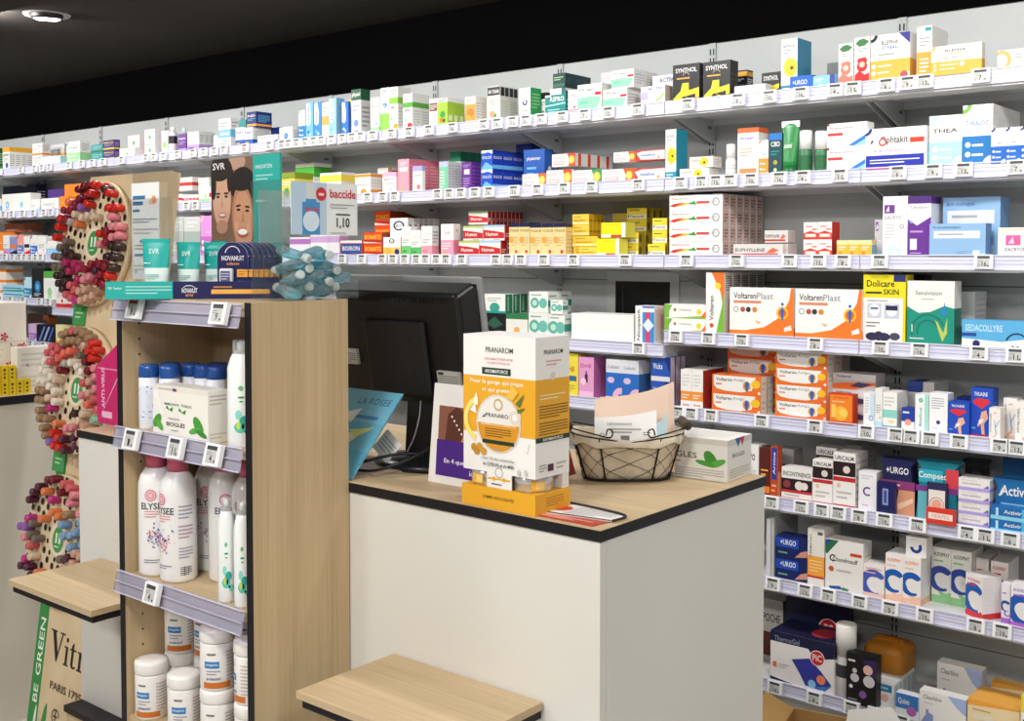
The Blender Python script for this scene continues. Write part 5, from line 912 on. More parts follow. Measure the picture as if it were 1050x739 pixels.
I(7, 1016, 1056, 703, 'cream carton with amber edge at the back', cal(), d=.02, nd=2, back=.17)
I(7, 1047, 1070, 715, 'yellow green carton at the shelf end', {'base': 'e8d84a', 'front': [('r', 0, .3, 1, .7, 'efece6'), ('t', 'PREVENT', .1, .42, .8, .16, '444'), ('r', 0, .0, 1, .1, '5a9a3a')], 'side': []}, d=.03, back=-.028)
# ================================================================ BOTTLES AND TUBES ON THE WALL SHELVES
def stand(L, px, yt, back=0.03):
    """foot point and height of something standing on shelf L, seen at column px with its top at row yt"""
    Y = YL + back; p = atY(px, yt, Y); z = shelf_z(L, p.x); return Vector((p.x, Y, z)), p.z - z
def pxm(p): return F_PX / ((Vector(p) - CAM).dot(FWD))
def bottle(name, p, r, h, body, cap, label, cat, capfrac=.2, neck=.75, band=None, caprad=.6, group=None):
    t = thing(name, label, cat, p, 0, group); hb = h * (1 - capfrac)
    q = MB(); q.lathe([(r * .94, 0), (r, r * .08), (r, hb * .82), (r * .93, hb * .9), (r * neck * .95, hb * .97), (r * caprad * .9, hb)], body, 28)
    if band: 
        for z0, z1, c in band: q.lathe([(r * 1.004, hb * z0), (r * 1.004, hb * z1)], P(c, .4), 28, cap=False)
    q.build('bottle_body', t)
    q = MB(); q.lathe([(r * caprad, hb * 1.0005), (r * caprad, h * .985), (r * caprad * .9, h)], cap, 24); q.build('cap', t)
    PLACED.append((None, 0, 0, label, 0))
    return t
p, h = stand(0, 177.5, 130.5, .03); bottle('syrup_bottle', p, .020, h, P('e8e2ea', .4), P('f2f2f0', .35), 'dark banded tonic bottle with white cap on the top shelf', 'bottle', .17, band=[(.45, .8, '1d1620')])
p, h = stand(0, 189, 131.5, .13); bottle('syrup_bottle', p, .016, h, P('d8ccd8', .4), P('d8ecec', .35), 'pale bottle with mint cap behind the violet tonic carton', 'bottle', .17, band=[(.3, .7, '6a4a90')])
p, h = stand(1, 749.5, 148, .03); bottle('spray_bottle', p, .0155, h, P('ecebe6', .4), P('f4f4f2', .35), 'white bottle with domed cap beside the orange banded spray carton', 'bottle', .42, neck=.9, caprad=.86, band=[(.1, .18, '2a6a70'), (.45, .5, 'c0c0b8'), (.6, .64, 'c0c0b8')])
def std_tube(name, p, w, h, body, cap, label, flat_top, capfrac=.4):
    t = thing(name, label, 'tube', p); r = w / 2; q = MB(); n = 20
    rings = []
    for j in range(9):
        s = j / 8; zz = h * (capfrac if not flat_top else 0.14) + (h - h * (capfrac if not flat_top else 0.14)) * s
        if flat_top: a, b = r * (.86 + .18 * s), r * .8 * (1 - s) + .0015
        else: a, b = r, r * .9
        rings.append([(a * math.cos(2 * math.pi * k / n), b * math.sin(2 * math.pi * k / n), zz) for k in range(n)])
    vs = [v for rg in rings for v in rg]; fs = [(j * n + k, j * n + (k + 1) % n, (j + 1) * n + (k + 1) % n, (j + 1) * n + k) for j in range(8) for k in range(n)]
    fs += [tuple(range(n))[::-1], tuple(range(8 * n, 9 * n))]
    q.add(vs, fs, body, True); q.build('tube_body', t)
    return t
p, h = stand(1, 811, 124, .02)
t = std_tube('cream_tube', p, .052, h, P('2b8a46', .3, .5), None, 'green cream tube standing on its cap with white crimped end', True)
q = MB(); q.lathe([(.021, 0), (.0225, .004), (.0225, h * .14)], P('1f6a36', .35), 24); q.build('cap', t)
q = MB(); q.box((-.0275, -.0028, h * .88), (.0275, .0028, h * 1.0), P('e8ece8', .4)); q.build('crimped_end', t)
q = MB(); q.print_on([('t', 'puressentiel', 0, 0, 1, 1, 'e4f0e0')], (-.012, -.0195, h * .45), (0.024, 0, 0), (0, 0.004, .02), (0, -1, .1)); q.build('lettering', t)
for px, yt, lab in ((826.5, 134, 'small green roll-on tube with white cap beside the cream tube'), (842.5, 134.5, 'small green roll-on tube with white cap beside the diagonal blue cartons')):
    p, h = stand(1, px, yt, .025); bottle('cream_tube', p, .0185, h, P('3a7a50', .3, .5), P('f2f2f0', .3), lab, 'tube', .44, neck=.98, caprad=.97, band=[(.2, .75, '2c6a40')], group=None)
p, h = stand(7, 868, 639, .035); bottle('spray_can', p, .0295, h, P('d8d6d4', .35), P('efece6', .4), 'tall white spray can with large white cap on the lowest shelf', 'spray can', .42, neck=.97, caprad=.98, band=[(.5, .8, '3a3a3c')])
# orange soft bag on the lowest shelf
p, h = stand(7, 903, 663, .10)
t = thing('wash_bag', 'amber brown soft pack lying behind the black baby care carton', 'soft pack', p)
bm = bmesh.new(); bmesh.ops.create_cube(bm, size=1)
for v in bm.verts: v.co = Vector((v.co.x * .12, v.co.y * .13 + .07, (v.co.z + .5) * h))
bmesh.ops.bevel(bm, geom=list(bm.edges), offset=.03, segments=4, profile=.6, affect='EDGES'); q = MB(); q.bm(bm, P('c07a1c', .4, .5, bump=.3), True); q.build('pack_body', t)
q = MB(); q.box((-.04, .07, h - .004), (.04, .075, h + .012), P('a8640f', .4)); q.build('folded_seam', t)

# ================================================================ ELECTRONIC PRICE TAGS
tag_w, tag_h, tag_d = .047, .0375, .011
def tag_parts(t, digits, big=False, red=False):
    q = MB(); q.box((-tag_w / 2, 0, -tag_h), (tag_w / 2, tag_d, 0), P('f1f1f3', .35), .0012); q.build('tag_body', t)
    q = MB(); ink = '26262a'
    q.print_on([('r', .17, .12, .83, .9, 'c4c4c0'), ('r', .17, .72, .83, .9, 'a02a2c' if red else '46464a'), ('l', .2, .46, .5, .64, 2, '88888a'), ('t', digits, .42, .18, .1 * len(digits) + .05, .34, ink), ('r', .7, .18, .79, .27, ink)] + ([('l', .16, .1, .36, .4, 3, '8a8a8c')] if not big else []), (-tag_w / 2, 0, -tag_h), (tag_w, 0, 0), (0, 0, tag_h), (0, -1, 0)); q.build('tag_screen', t)
TAGS = {0: [3, 25, 39, 46.5, 54, 74, 87, 98, 109, 128, 153, 161, 171, 185, 201, 212, 223, 232.5, 254, 279, 292, 299, 307, 316, 324.5, 332.5, 343, 354, 364, 372.5, 385, 404, 422, 442, 466, 498, 512, 527.5, 541, 556.5, 578, 601, 625, 655, 706, 757, 789, 821, 856, 874, 908, 930, 947, 1004],
    1: [1, 6.5, 15, 26, 37, 48, 55, 64.5, 181, 194, 203, 379.5, 395, 407, 451, 463, 474.5, 489, 503.5, 529, 553, 580, 608, 656, 699, 720.5, 735.5, 749.5, 771, 800, 824, 862, 921, 957, 988, 1042],
    2: [7, 15, 22, 27, 33, 38.5, 44, 353, 373, 394, 405, 417, 429, 438.5, 449.5, 459.5, 475.5, 510.5, 522.5, 536, 559.5, 590, 643, 705.5, 757, 811, 841, 866, 903.5, 1010],
    3: [1.5, 12, 25, 42, 51, 657, 695, 728.5, 763, 838.5, 905.5, 945.5, 1006.5, 1044],
    4: [32, 45, 575, 698, 711.5, 732, 784, 839, 892, 922.5, 938, 957.5, 987.5, 1029.5, 1047],
    5: [795, 825.5, 847, 864, 885.5, 911.5, 946, 997.5, 1016, 1042],
    6: [797, 830.5, 854.5, 887, 918.5, 954.5, 1007.5, 1035],
    7: [800, 841, 880, 905, 932]}
PRICES = ['4', '11', '6', '9', '13', '7', '12', '5', '15', '8', '10', '16']
protos = []
for pz in PRICES:
    t = thing('price_tag', '', 'price tag', (0, 0, 0), 0, 'electronic price tags'); tag_parts(t, pz); protos.append(t)
used = {}
n_tag = 0; tag_list = []
for L in range(8):
    for px in TAGS[L]:
        best = None
        for (l, x0, x1, desc, back) in PLACED:
            if l != L: continue
            dist = max(0, x0 - px, px - x1) + back * 60
            if best is None or dist < best[0]: best = (dist, desc)
        tag_list.append((L, px, best[1]))
for L, px, desc in tag_list:
    same = [x for l, x, d in tag_list if d == desc]
    lab = 'price tag below the ' + desc
    if len(same) > 1: lab += ', %s along' % ORD[same.index(px)]
    pr = protos[n_tag % len(protos)]
    t = pr if n_tag < len(protos) else copy_tree(pr)
    p = atY(px, 268, YL); zt = LEV[L] + RAILH + .001
    if L == 3 and -5.68 < p.x < -1.871: zt = 1.176 + RAILH
    t.location = (p.x, YL - .0125, zt); t.rotation_euler.x = math.radians(-5); t['label'] = lab
    n_tag += 1

# ================================================================ THINGS ON THE TOWER SHELVES
def tower_tag(px, py, shelf, digits, red, lab):
    t = thing('price_tag', lab, 'price tag', (0, 0, 0), 0, 'electronic price tags on the tower'); tag_parts(t, digits, True, red)
    z = TSH[shelf] + .007; p = atY(px, py, TY0 - .012)
    t.location = (p.x, TY0 - .0185, z + .002); t.rotation_euler.x = math.radians(-14); t.scale = (1.0, 1.0, 1.1)
tower_tag(141, 318, 0, '8', True, 'price tag with red print on the tower top rail below the teal tray')
tower_tag(228, 321, 0, '9', False, 'price tag on the tower top rail below the navy tray')
tower_tag(138, 449, 1, '1', False, 'price tag on the tower rail below the blue capped deodorants')
tower_tag(183.5, 458, 1, '11', False, 'price tag on the tower rail below the leaf printed carton')
tower_tag(222, 467, 1, '4', False, 'price tag on the tower rail below the tall white teal bottle')
tower_tag(159, 606, 2, '4', False, 'price tag on the tower rail below the pink capped sprays')
# blue capped deodorants
dz = TSH[1]; base = atZ(148, 439.5, dz); hd = atY(148, 373.5, base.y).z - dz
bluecap = P('1f4f96', .25, .5); dbody = P('e6e8ee', .35)
def deo(p, lab):
    t = thing('deodorant_bottle', lab, 'deodorant', p, 0, 'blue capped deodorants on the tower'); r = .0205; hb = hd * .78
    q = MB(); q.lathe([(r * .95, 0), (r, .003), (r, hb), (r * .9, hb + .003)], dbody, 28)
    q.lathe([(r * 1.004, hb * .1), (r * 1.004, hb * .86)], P('dfe4f0', .35), 28, cap=False)
    for i in range(26):
        a = random.uniform(-2.9, -.2); zz = random.uniform(.14, .84) * hb; w = random.uniform(.08, .28)
        q.add([(r * 1.008 * math.cos(a + w * k), r * 1.008 * math.sin(a + w * k), zz + dzz) for k in (0, 1) for dzz in (0, .0022)], [(0, 2, 3, 1)], random.choice(['8a9cc8', '4a66b0', '2a4690', 'a8b8d8']))
    q.build('bottle_body', t)
    q = MB(); q.lathe([(r * .97, hb + .0031), (r * 1.0, hb + .005), (r * .97, hd * .95), (r * .85, hd)], bluecap, 28); q.build('cap', t)
deo(atZ(148, 439.5, dz) + Vector((0, .012, 0)), 'white deodorant with blue cap at the tower side panel, front')
deo(atZ(169, 441, dz) + Vector((.0, .012, 0)), 'white deodorant with blue cap right against the leaf carton, front'.replace('right ', ''))
b0 = atZ(148, 439.5, dz) + Vector((0, .012, 0)); b1 = atZ(169, 441, dz) + Vector((0, .012, 0))
for i, (dx, dy, lab) in enumerate(((.0, .05, 'behind the side panel one'), (.0, .05, 'behind the leaf carton one'), (.045, .05, 'behind the leaf carton, second row'), (.088, .05, 'behind the leaf carton, end of second row'), (.03, .095, 'in the third row against the back'), (.075, .095, 'last in the third row'))):
    p = (b0 if i == 0 else b1) + Vector((dx + (.002 if i else 0), dy, 0)); deo(p, 'white deodorant with blue cap ' + lab)
def leaf(u, v, s, ang, col='4a9a3a'):
    pts = []
    for k in range(12):
        a = 2 * math.pi * k / 12; x = math.cos(a) * s * (1 if math.cos(a) < 0 else 1.25); y = math.sin(a) * s * .5
        pts.append((u + x * math.cos(ang) - y * math.sin(ang), v + (x * math.sin(ang) + y * math.cos(ang)) * 1.0))
    return ('p', pts, col)
def herbal(w, h):
    return {'base': 'efece4', 'front': [('r', 0, .9, 1, 1, 'e6e2d8'), ('l', .12, .9, .6, .96, 1, 'b8a89a'), ('r', .38, .9, .42, .96, '2a4a90'), ('r', .42, .9, .45, .96, 'c03038'), ('t', 'IMMUNITE  TONUS', .22, .62, .5, .05, '6a7a68'), ('p', [(.25, .56), (.37, .5), (.38, .6), (.31, .54), (.27, .62)], '3f8f34'), ('p', [(.48, .54), (.6, .48), (.62, .58), (.55, .52), (.5, .6)], '3f8f34'),
        ('p', [(.02, .84), (.1, .9), (.22, .42), (.16, .4)], 'f6f4ee'), ('t', 'BIOGLES', .26, .22, .34, .08, '6a5a44'), ('l', .34, .12, .54, .17, 1, '9a9a90'), leaf(.08, .28, .13, 1.2), leaf(.14, .2, .1, 2.0, '5aaa48'), leaf(.84, .3, .15, 1.9), leaf(.76, .2, .1, .6, '5aaa48'), leaf(.9, .16, .1, 2.6, '3a8630'), ('l', .3, .34, .6, .4, 1, 'b0b0a8')], 'side': [('l', .1, .7, .9, .92, 3, 'bfb8ac'), ('l', .1, .06, .9, .2, 2, 'd0ccc0')], 'top': [('l', .1, .2, .9, .8, 3, 'd8d4ca')]}
a = atZ(170, 443, dz); b = atZ(224.6, 453.4, dz); w = b.x - a.x; hh = atY(170, 392, a.y).z - dz
o = bpy.data.objects.new('remedy_carton', carton_mesh('remedy_carton', w, .046, hh, herbal(w, hh), .0008)); COL.objects.link(o); o.location = ((a.x + b.x) / 2, a.y - .022, dz)
o.location.y = 1.2405
tag(o, 'white carton with green mint leaves in front of the deodorants on the tower', 'medicine box')
def mistbottle(p, h, r, lab):
    t = thing('mist_bottle', lab, 'spray bottle', p, 1.05, 'white teal printed sprays on the tower'); hb = h * .9
    q = MB(); q.lathe([(r * .93, 0), (r, .004), (r, hb * .82), (r * .8, hb * .92), (r * .5, hb)], P('edf1f0', .25, .5), 30)
    for k, (zz, a0, w, hg, c) in enumerate(((.16, -2.3, 1.0, .12, '5ec0b0'), (.24, -1.9, .8, .1, '3aa898'), (.12, -1.5, .7, .08, '7cd0c0'), (.3, -2.2, .5, .1, '8ad8ca'), (.2, -2.1, .3, .08, 'c8d840'), (.2, -1.75, .22, .06, '1d1d20'), (.16, -1.55, .25, .03, '1d1d20'), (.48, -1.9, .3, .014, '3a9a58'), (.52, -2.0, .5, .02, '3a9a58'), (.6, -1.95, .35, .05, '6ab87a'))):
        vs = []; rr = r * (1.006 + .002 * k)
        for j in range(9):
            s = j / 8; aa = a0 + w * s; e = hg * hb * .5 * math.sin(math.pi * s) ** .6 + 1e-4; vs += [(rr * math.cos(aa), rr * math.sin(aa), zz * hb + hg * hb * .5 - e), (rr * math.cos(aa), rr * math.sin(aa), zz * hb + hg * hb * .5 + e)]
        q.add(vs, [(2 * j, 2 * j + 2, 2 * j + 3, 2 * j + 1) for j in range(8)], P(c, .4))
    q.build('bottle_body', t)
    q = MB(); q.lathe([(r * .62, hb * .93), (r * .62, h * .995), (r * .58, h)], acrylic('clear_cap', (.97, .98, .98), .25), 24); q.build('clear_cap', t)
    q = MB(); q.lathe([(r * .3, hb + .0005), (r * .3, hb + h * .07), (r * .2, hb + h * .085)], P('f4f4f2', .3), 16); q.build('nozzle', t)
p = atZ(243, 459, dz); hm = atY(243, 349, p.y).z - dz
mistbottle(Vector((-1.703, p.y + .016, dz)), hm, .0265, 'tall white spray with teal print beside the leaf carton, in front')
mistbottle(Vector((-1.705, p.y + .075, dz)), hm, .0265, 'tall white spray with teal print standing behind the front one')
# pink capped sprays
ez = TSH[2]; p = atZ(172, 593, ez); he = atY(172, 466.5, p.y).z - ez; re = .0365
pinkcap = P('c4576c', .35)
def elysee(p, lab, turn):
    t = thing('spray_can', lab, 'spray can', p, turn, 'pink capped sprays on the tower'); r = re; hb = he * .875
    q = MB(); q.lathe([(r * .9, 0), (r * .98, .003), (r, .008), (r, hb * .8), (r * .97, hb * .86), (r * .86, hb * .93), (r * .64, hb * .985), (r * .55, hb)], P('ecebea', .22, .5), 36)
    wrap = lambda dec, u0, z0, w_, h_: q.wrap(dec, r, u0, z0, w_, h_)
    fl = []
    for i in range(60):
        fl.append(('d', random.gauss(.5, .2), random.gauss(.5, .17), random.uniform(.015, .034), random.choice(['d06a78', '4a6ab0', '7a94c8', 'e8a0a8', '2f4f98', 'c04a60'])))
    wrap([('t', 'ELYSEE', .04, .1, .92, .8, '3a3a48')], 0, hb * .62, .056, .017)
    wrap([('d', .5, .5, .46, 'd06a78'), ('d', .5, .5, .38, 'e8c0c4'), ('g', .5, .5, .2, .26, 'd06a78')], -.12, hb * .70, .026, .026)
    wrap([('l', .1, .1, .9, .9, 3, 'd88a96')], 0, hb * .54, .045, .02)
    wrap(fl, .1, hb * .24, .058, .062)
    wrap([('l', .05, .1, .95, .9, 2, '7a7a88')], 0, hb * .12, .045, .012)
    wrap([('l', 0, 0, 1, 1, 4, '9a9ab0')], 1.35, hb * .58, .03, .03); wrap([('l', 0, 0, 1, 1, 4, 'b890a8')], 1.35, hb * .4, .03, .03); wrap([('l', 0, 0, 1, 1, 4, '9a9ab0')], 1.35, hb * .22, .03, .025)
    wrap([('l', 0, 0, 1, 1, 5, '555560'), ('r', .3, 0, .36, 1, '555560'), ('r', .66, 0, .7, 1, '555560')], 1.35, hb * .07, .024, .018)
    q.build('can_body', t)
    q = MB(); q.lathe([(r * .56, hb + .0002), (r * .56, he * .99), (r * .52, he)], pinkcap, 28); q.build('cap', t)
A = atZ(152.5, 587, ez); A.y = 1.284
elysee(Vector((-2.018, 1.285, ez)), 'white floral spray with pink cap by the tower side panel', .8)
elysee(Vector((-1.944, 1.287, ez)), 'white floral spray with pink cap turned to its back print', .05)
elysee(Vector((-1.958, 1.378, ez)), 'white floral spray with pink cap in the rear middle', .7)
elysee(Vector((-1.872, 1.352, ez)), 'white floral spray with pink cap in front of the empty shelf spot', 1.0)
elysee(Vector((-1.785, 1.345, ez)), 'white floral spray with pink cap behind the small teal sprays', .45)
p = atZ(234, 619, ez); hs = atY(234, 512, p.y).z - ez
mistbottle(Vector((-1.748, 1.262, ez)), hs, .0165, 'slim white spray with lemon print on the spray can shelf')
mistbottle(Vector((-1.699, 1.262, ez)), hs, .0165, 'slim white spray with lemon print at the tower edge')
# tubs on the lowest tower shelf
TSH3 = TSH[3]
def tub(p, lab, turn=0., small=False):
    t = thing('supplement_tub', lab, 'tub', p, turn + .7, 'white tubs on the tower'); r, h = (.033, .118) if not small else (.02, .075); wt = P('efece8', .3, .5)
    q = MB(); q.lathe([(r * .94, 0), (r, .004), (r, h * .74), (r * .95, h * .78)], wt, 32)
    wrap = lambda dec, u0, z0, w_, h_: q.wrap(dec, r, u0, z0, w_, h_)
    def quad(u0, z0, width, height, c):      # a curved label patch
        vs = []; n = 10
        for j in range(n + 1):
            aa = -math.pi / 2 + u0 + (j / n - .5) * width / r
            for zz in (z0, z0 + height): vs.append((r * 1.004 * math.cos(aa), r * 1.004 * math.sin(aa), zz))
        q.add(vs, [(2 * j, 2 * j + 2, 2 * j + 3, 2 * j + 1) for j in range(n)], P(c, .35))
    quad(.2, h * .05, .055, h * .1, 'c8702a')
    wrap([('l', .1, .1, .9, .9, 1, '777')], 0, h * .56, .03, .012)
    quad(-.1, h * .38, .03, h * .11, '2f7fc0')
    wrap([('t', 'metagenics', .1, .2, .8, .6, 'dbe8f4')], -.1, h * .39, .03, .011)
    wrap([('l', .1, .1, .9, .9, 2, '9a9aa0')], 0, h * .25, .034, .014)
    wrap([('t', 'probactiol', .1, .2, .8, .6, '2a4a80')], 0, h * .155, .034, .012)
    wrap([('l', 0, 0, 1, 1, 9, 'c4b8b4')], 1.15, h * .16, .026, h * .5)
    q.build('tub_body', t)
    q = MB(); q.lathe([(r * 1.0, h * .785), (r * 1.03, h * .8), (r * 1.03, h * .95), (r * .98, h * .99), (r * .6, h), (.001, h * 1.0)], wt, 32, cap=False); q.build('lid', t)
    return t
ya = TY0 + .0375
tub(Vector((-2.027, ya, TSH3)), 'white tub by the side panel in the bottom front row', -.2)
tub(Vector((-1.910, ya, TSH3)), 'white tub in the bottom front row between two others', .0)
tub(Vector((-1.798, ya, TSH3)), 'white tub carrying the front upper tub', -.1)
tub(Vector((-1.690, ya, TSH3)), 'white tub in the bottom row at the tower edge', .1)
tub(Vector((-2.026, ya + .070, TSH3)), 'white tub behind the front row carrying the tallest stack', 0)
tub(Vector((-1.952, ya + .092, TSH3)), 'white tub in the rear row carrying the second upper tub', 0)
tub(Vector((-1.873, ya + .12, TSH3)), 'white tub in the rear row under the small jar', 0)
tub(Vector((-2.026, ya + .070, TSH3 + .1182)), 'white tub with blue label atop the rear stack, side panel end', -.05)
tub(Vector((-1.952, ya + .092, TSH3 + .1182)), 'white tub with blue label on the rear stack, middle', -.5)
tub(Vector((-1.798, ya, TSH3 + .1182)), 'white tub with blue label on the front stack', .0)
tub(Vector((-1.690, ya, TSH3 + .1182)), 'white tub on the upper layer turned to its back print', -1.2)
tub(Vector((-1.873, ya + .12, TSH3 + .1182)), 'white tub on the upper layer behind the front stack', .2)
# ================================================================ ON TOP OF THE TOWER
ZT = TZ + .0003
du = Vector((.675, .737, 0)).normalized(); dn = Vector((-.737, .675, 0)).normalized()     # along the trays, and inwards
ang = math.atan2(du.y, du.x)
p0 = Vector((-1.975, 1.151, ZT))
def tray(s0, s1, depth, front, name, lab, col, inner):
    """low display tray of card; its printed front runs along du"""
    t = thing(name, lab, 'display tray', p0 + du * s0, ang); L_ = s1 - s0; h = .034
    q = MB(); q.box((0, 0, 0), (L_, depth, .003), col); q.box((0, 0, .003), (L_, .003, h), col); q.box((0, depth - .003, .003), (L_, depth, h * .8), col)
    q.box((0, .003, .003), (.003, depth - .003, h * .9), col); q.box((L_ - .003, .003, .003), (L_, depth - .003, h * .9), col)
    q.print_on(front, (0, 0, 0), (L_, 0, 0), (0, 0, h), (0, -1, 0)); q.build('card_tray', t)
    return t
tray(0.0, .1265, .085, [('t', 'SVR  Topialyse', .04, .52, .2, .18, 'd8f0ee'), ('l', .3, .25, .98, .8, 3, 'a0dcd8')], 'display_tray', 'teal card display tray with white print on the tower top', P('23aaa2', .45), None)
NAVY = P('1a1c52', .4)
tray(.1275, .339, .085, [('d', .14, .5, .3, 'c8ccdc', 1.3), ('d', .14, .44, .3, '1a1c52', 1.4), ('t', 'NOVANUIT', .075, .34, .14, .28, 'e8e8f0'), ('t', 'spray', .11, .12, .07, .14, 'f0a040'), ('r', .34, .28, .87, .54, 'f0b050'), ('l', .36, .6, .6, .76, 1, 'e0a050')], 'display_tray', 'navy card display tray with gold bar on the tower top', NAVY, None)
# blister cards in the navy tray
cd = Vector((.866, .5, 0)); crz = math.atan2(cd.y, cd.x)
def blister(i, lab):
    t = thing('blister_card', lab, 'blister pack', (0, 0, 0), crz, 'navy blister cards in the tray'); w, h = .064, .108
    pts = [(-w / 2, 0), (w / 2, 0), (w / 2, h * .72)] + [(w / 2 * math.cos(a) * 1.0, h * .72 + h * .28 * math.sin(a)) for a in [math.pi / 2 * k / 8 for k in range(1, 16)]] + [(-w / 2, h * .72)]
    q = MB(); q.prism(pts, 0, .0012, NAVY)
    q.print_on([('g', .5, .78, .14, .16, 'c8c8d8', 10, 170), ('t', 'NOVANUIT', .14, .66, .74, .09, 'f0eef4'), ('t', 'ronflement', .3, .58, .42, .05, 'f0a040'), ('r', .64, .36, .99, .5, 'f0a840'), ('l', .7, .39, .95, .48, 2, 'b07020'), ('l', .68, .2, .95, .3, 2, '9a9ab8')], (-w / 2, 0, 0), (w, 0, 0), (0, 0, h), (0, -1, 0))
    for k in range(len(pts)):       # pale cut edge
        pass
    q.tube([(x, .0006, z) for x, z in pts], .0007, P('9c9cb8', .4), 5, True); q.build('backing_card', t)
    q = MB(); q.box((-.024, -.013, .004), (.004, -.0004, .056), P('dfe0e6', .25), .004); q.print_on([('r', .15, .5, .85, .9, '5a5a80'), ('l', .2, .55, .8, .85, 3, 'c8c8dc')], (-.024, -.013, .004), (.028, 0, 0), (0, 0, .052), (0, -1, 0)); q.build('device', t)
    return t
front_c = p0 + du * .238 + dn * .024 + Vector((0, 0, .0032))
first = None
for i in range(7):
    lab = 'navy blister card with gold strip in the tray, ' + ('at the front' if i == 0 else '%s behind the front' % ORD[i - 1])
    if first is None: first = t = blister(0, lab)
    else:
        t = copy_tree(first); t['label'] = lab
        for ch in list(t.children):
            if ch.name.startswith('device'): bpy.data.objects.remove(ch)
        q = None
    t.location = front_c + du * (.0102 * i)
# teal cream tubes
def squeeze(p, w, h, rz, lab):
    t = thing('cream_tube', lab, 'tube', p, rz, 'teal cream tubes in the tray'); n = 24; q = MB(); rows = []
    for j in range(15):
        s = j / 14; a = w / 2 * (.66 + .34 * min(1, s * 1.4) ** .6) if s < .92 else w / 2 * 1.02; b = max(.0012, .016 * (1 - s) ** .8 * (.75 + .25 * min(1, s * 6)))
        if j == 0: a *= .86; b *= .8
        rows.append((a, b, h * s))
    V = [(a * math.cos(2 * math.pi * k / n), b * math.sin(2 * math.pi * k / n), z) for a, b, z in rows for k in range(n)]
    lo, hi = P('dcebe6', .25, .5), P('22aaa2', .3, .5)
    for j in range(14):
        seg = [(j * n + k, j * n + (k + 1) % n, (j + 1) * n + (k + 1) % n, (j + 1) * n + k) for k in range(n)]
        base = len(q.v); q.v += V[j * n:(j + 2) * n]; m = q.mi(hi if j >= 7 else lo)
        for k in range(n): q.f.append((base + k, base + (k + 1) % n, base + n + (k + 1) % n, base + n + k)); q.m.append(m); q.sm.append(True)
    q.add([V[k] for k in range(n)], [tuple(range(n))[::-1]], lo)
    q.print_on([('t', 'SVR', .3, .74, .4, .09, 'c8ece8'), ('l', .15, .56, .5, .6, 1, 'd8f0ec'), ('l', .2, .3, .7, .4, 3, '8ab8b0')], (-w / 2, -.0175, 0), (w, 0, 0), (0, .012, h), (0, -1, .1)); q.build('tube_body', t)
    q = MB(); q.box((-w / 2 * 1.03, -.0016, h * .93), (w / 2 * 1.03, .0016, h * 1.0), hi); q.build('crimped_end', t)
    return t
squeeze(p0 + du * .091 + dn * .030 + Vector((0, 0, .0035)), .058, .114, crz * .9, 'teal and white cream tube in the teal tray beside the leaflet')
squeeze(p0 + du * .150 + dn * .046 + Vector((0, 0, .0035)), .050, .108, crz * .9, 'teal and white cream tube behind the first tube')
squeeze(p0 + du * .200 + dn * .066 + Vector((0, 0, .0035)), .050, .108, crz * .9, 'teal and white cream tube partly hidden by the navy blister cards')
# leaflet in a clear holder
LX0, LX1, LY = -2.070, -1.970, 1.268
t = thing('leaflet_holder', 'clear acrylic leaflet holder behind the teal tubes', 'leaflet holder', (-2.0, LY, ZT + .0)); AC = acrylic('acrylic', (.992, .997, .995), a=.01, clear=True)
q = MB(); q.box((-.0785, .0075, .036), (.085, .0095, .262), AC); q.box((-.0785, -.0065, .036), (.085, -.0045, .20), AC); q.build('acrylic_sheet', t)
q = MB(); q.box((-.0785, -.0065, .0), (.085, .0095, .0355), AC); q.build('foot', t)
t = thing('leaflet', 'white printed leaflet standing in the clear holder on the tower', 'leaflet', ((LX0 + LX1) / 2, LY, ZT + .036))
q = MB(); w = LX1 - LX0; h = .196; q.box((-w / 2, 0.0, 0), (w / 2, .0012, h), 'f0f1f0')
q.print_on([('r', .05, .83, .5, .87, '3a78a8'), ('r', .05, .77, .42, .81, '3a78a8'), ('l', .05, .68, .4, .75, 1, '3a78a8'), ('d', .82, .82, .055, 'e8a070'), ('d', .7, .8, .04, 'f0c8a8'), ('l', .05, .58, .9, .64, 2, '8a9aa8'), ('l', .05, .46, .95, .54, 2, 'b8c0c4'), ('r', .3, .38, .6, .41, '5a88a8'), ('l', .1, .3, .95, .37, 2, '9aa4ac'), ('r', .1, .24, .5, .265, '5a88a8'), ('l', .05, .08, .8, .16, 2, 'c0c6ca'), ('d', .14, .08, .03, 'a8c0d0')], (-w / 2, 0, 0), (w, 0, 0), (0, 0, h), (0, -1, 0)); q.build('printed_sheet', t)
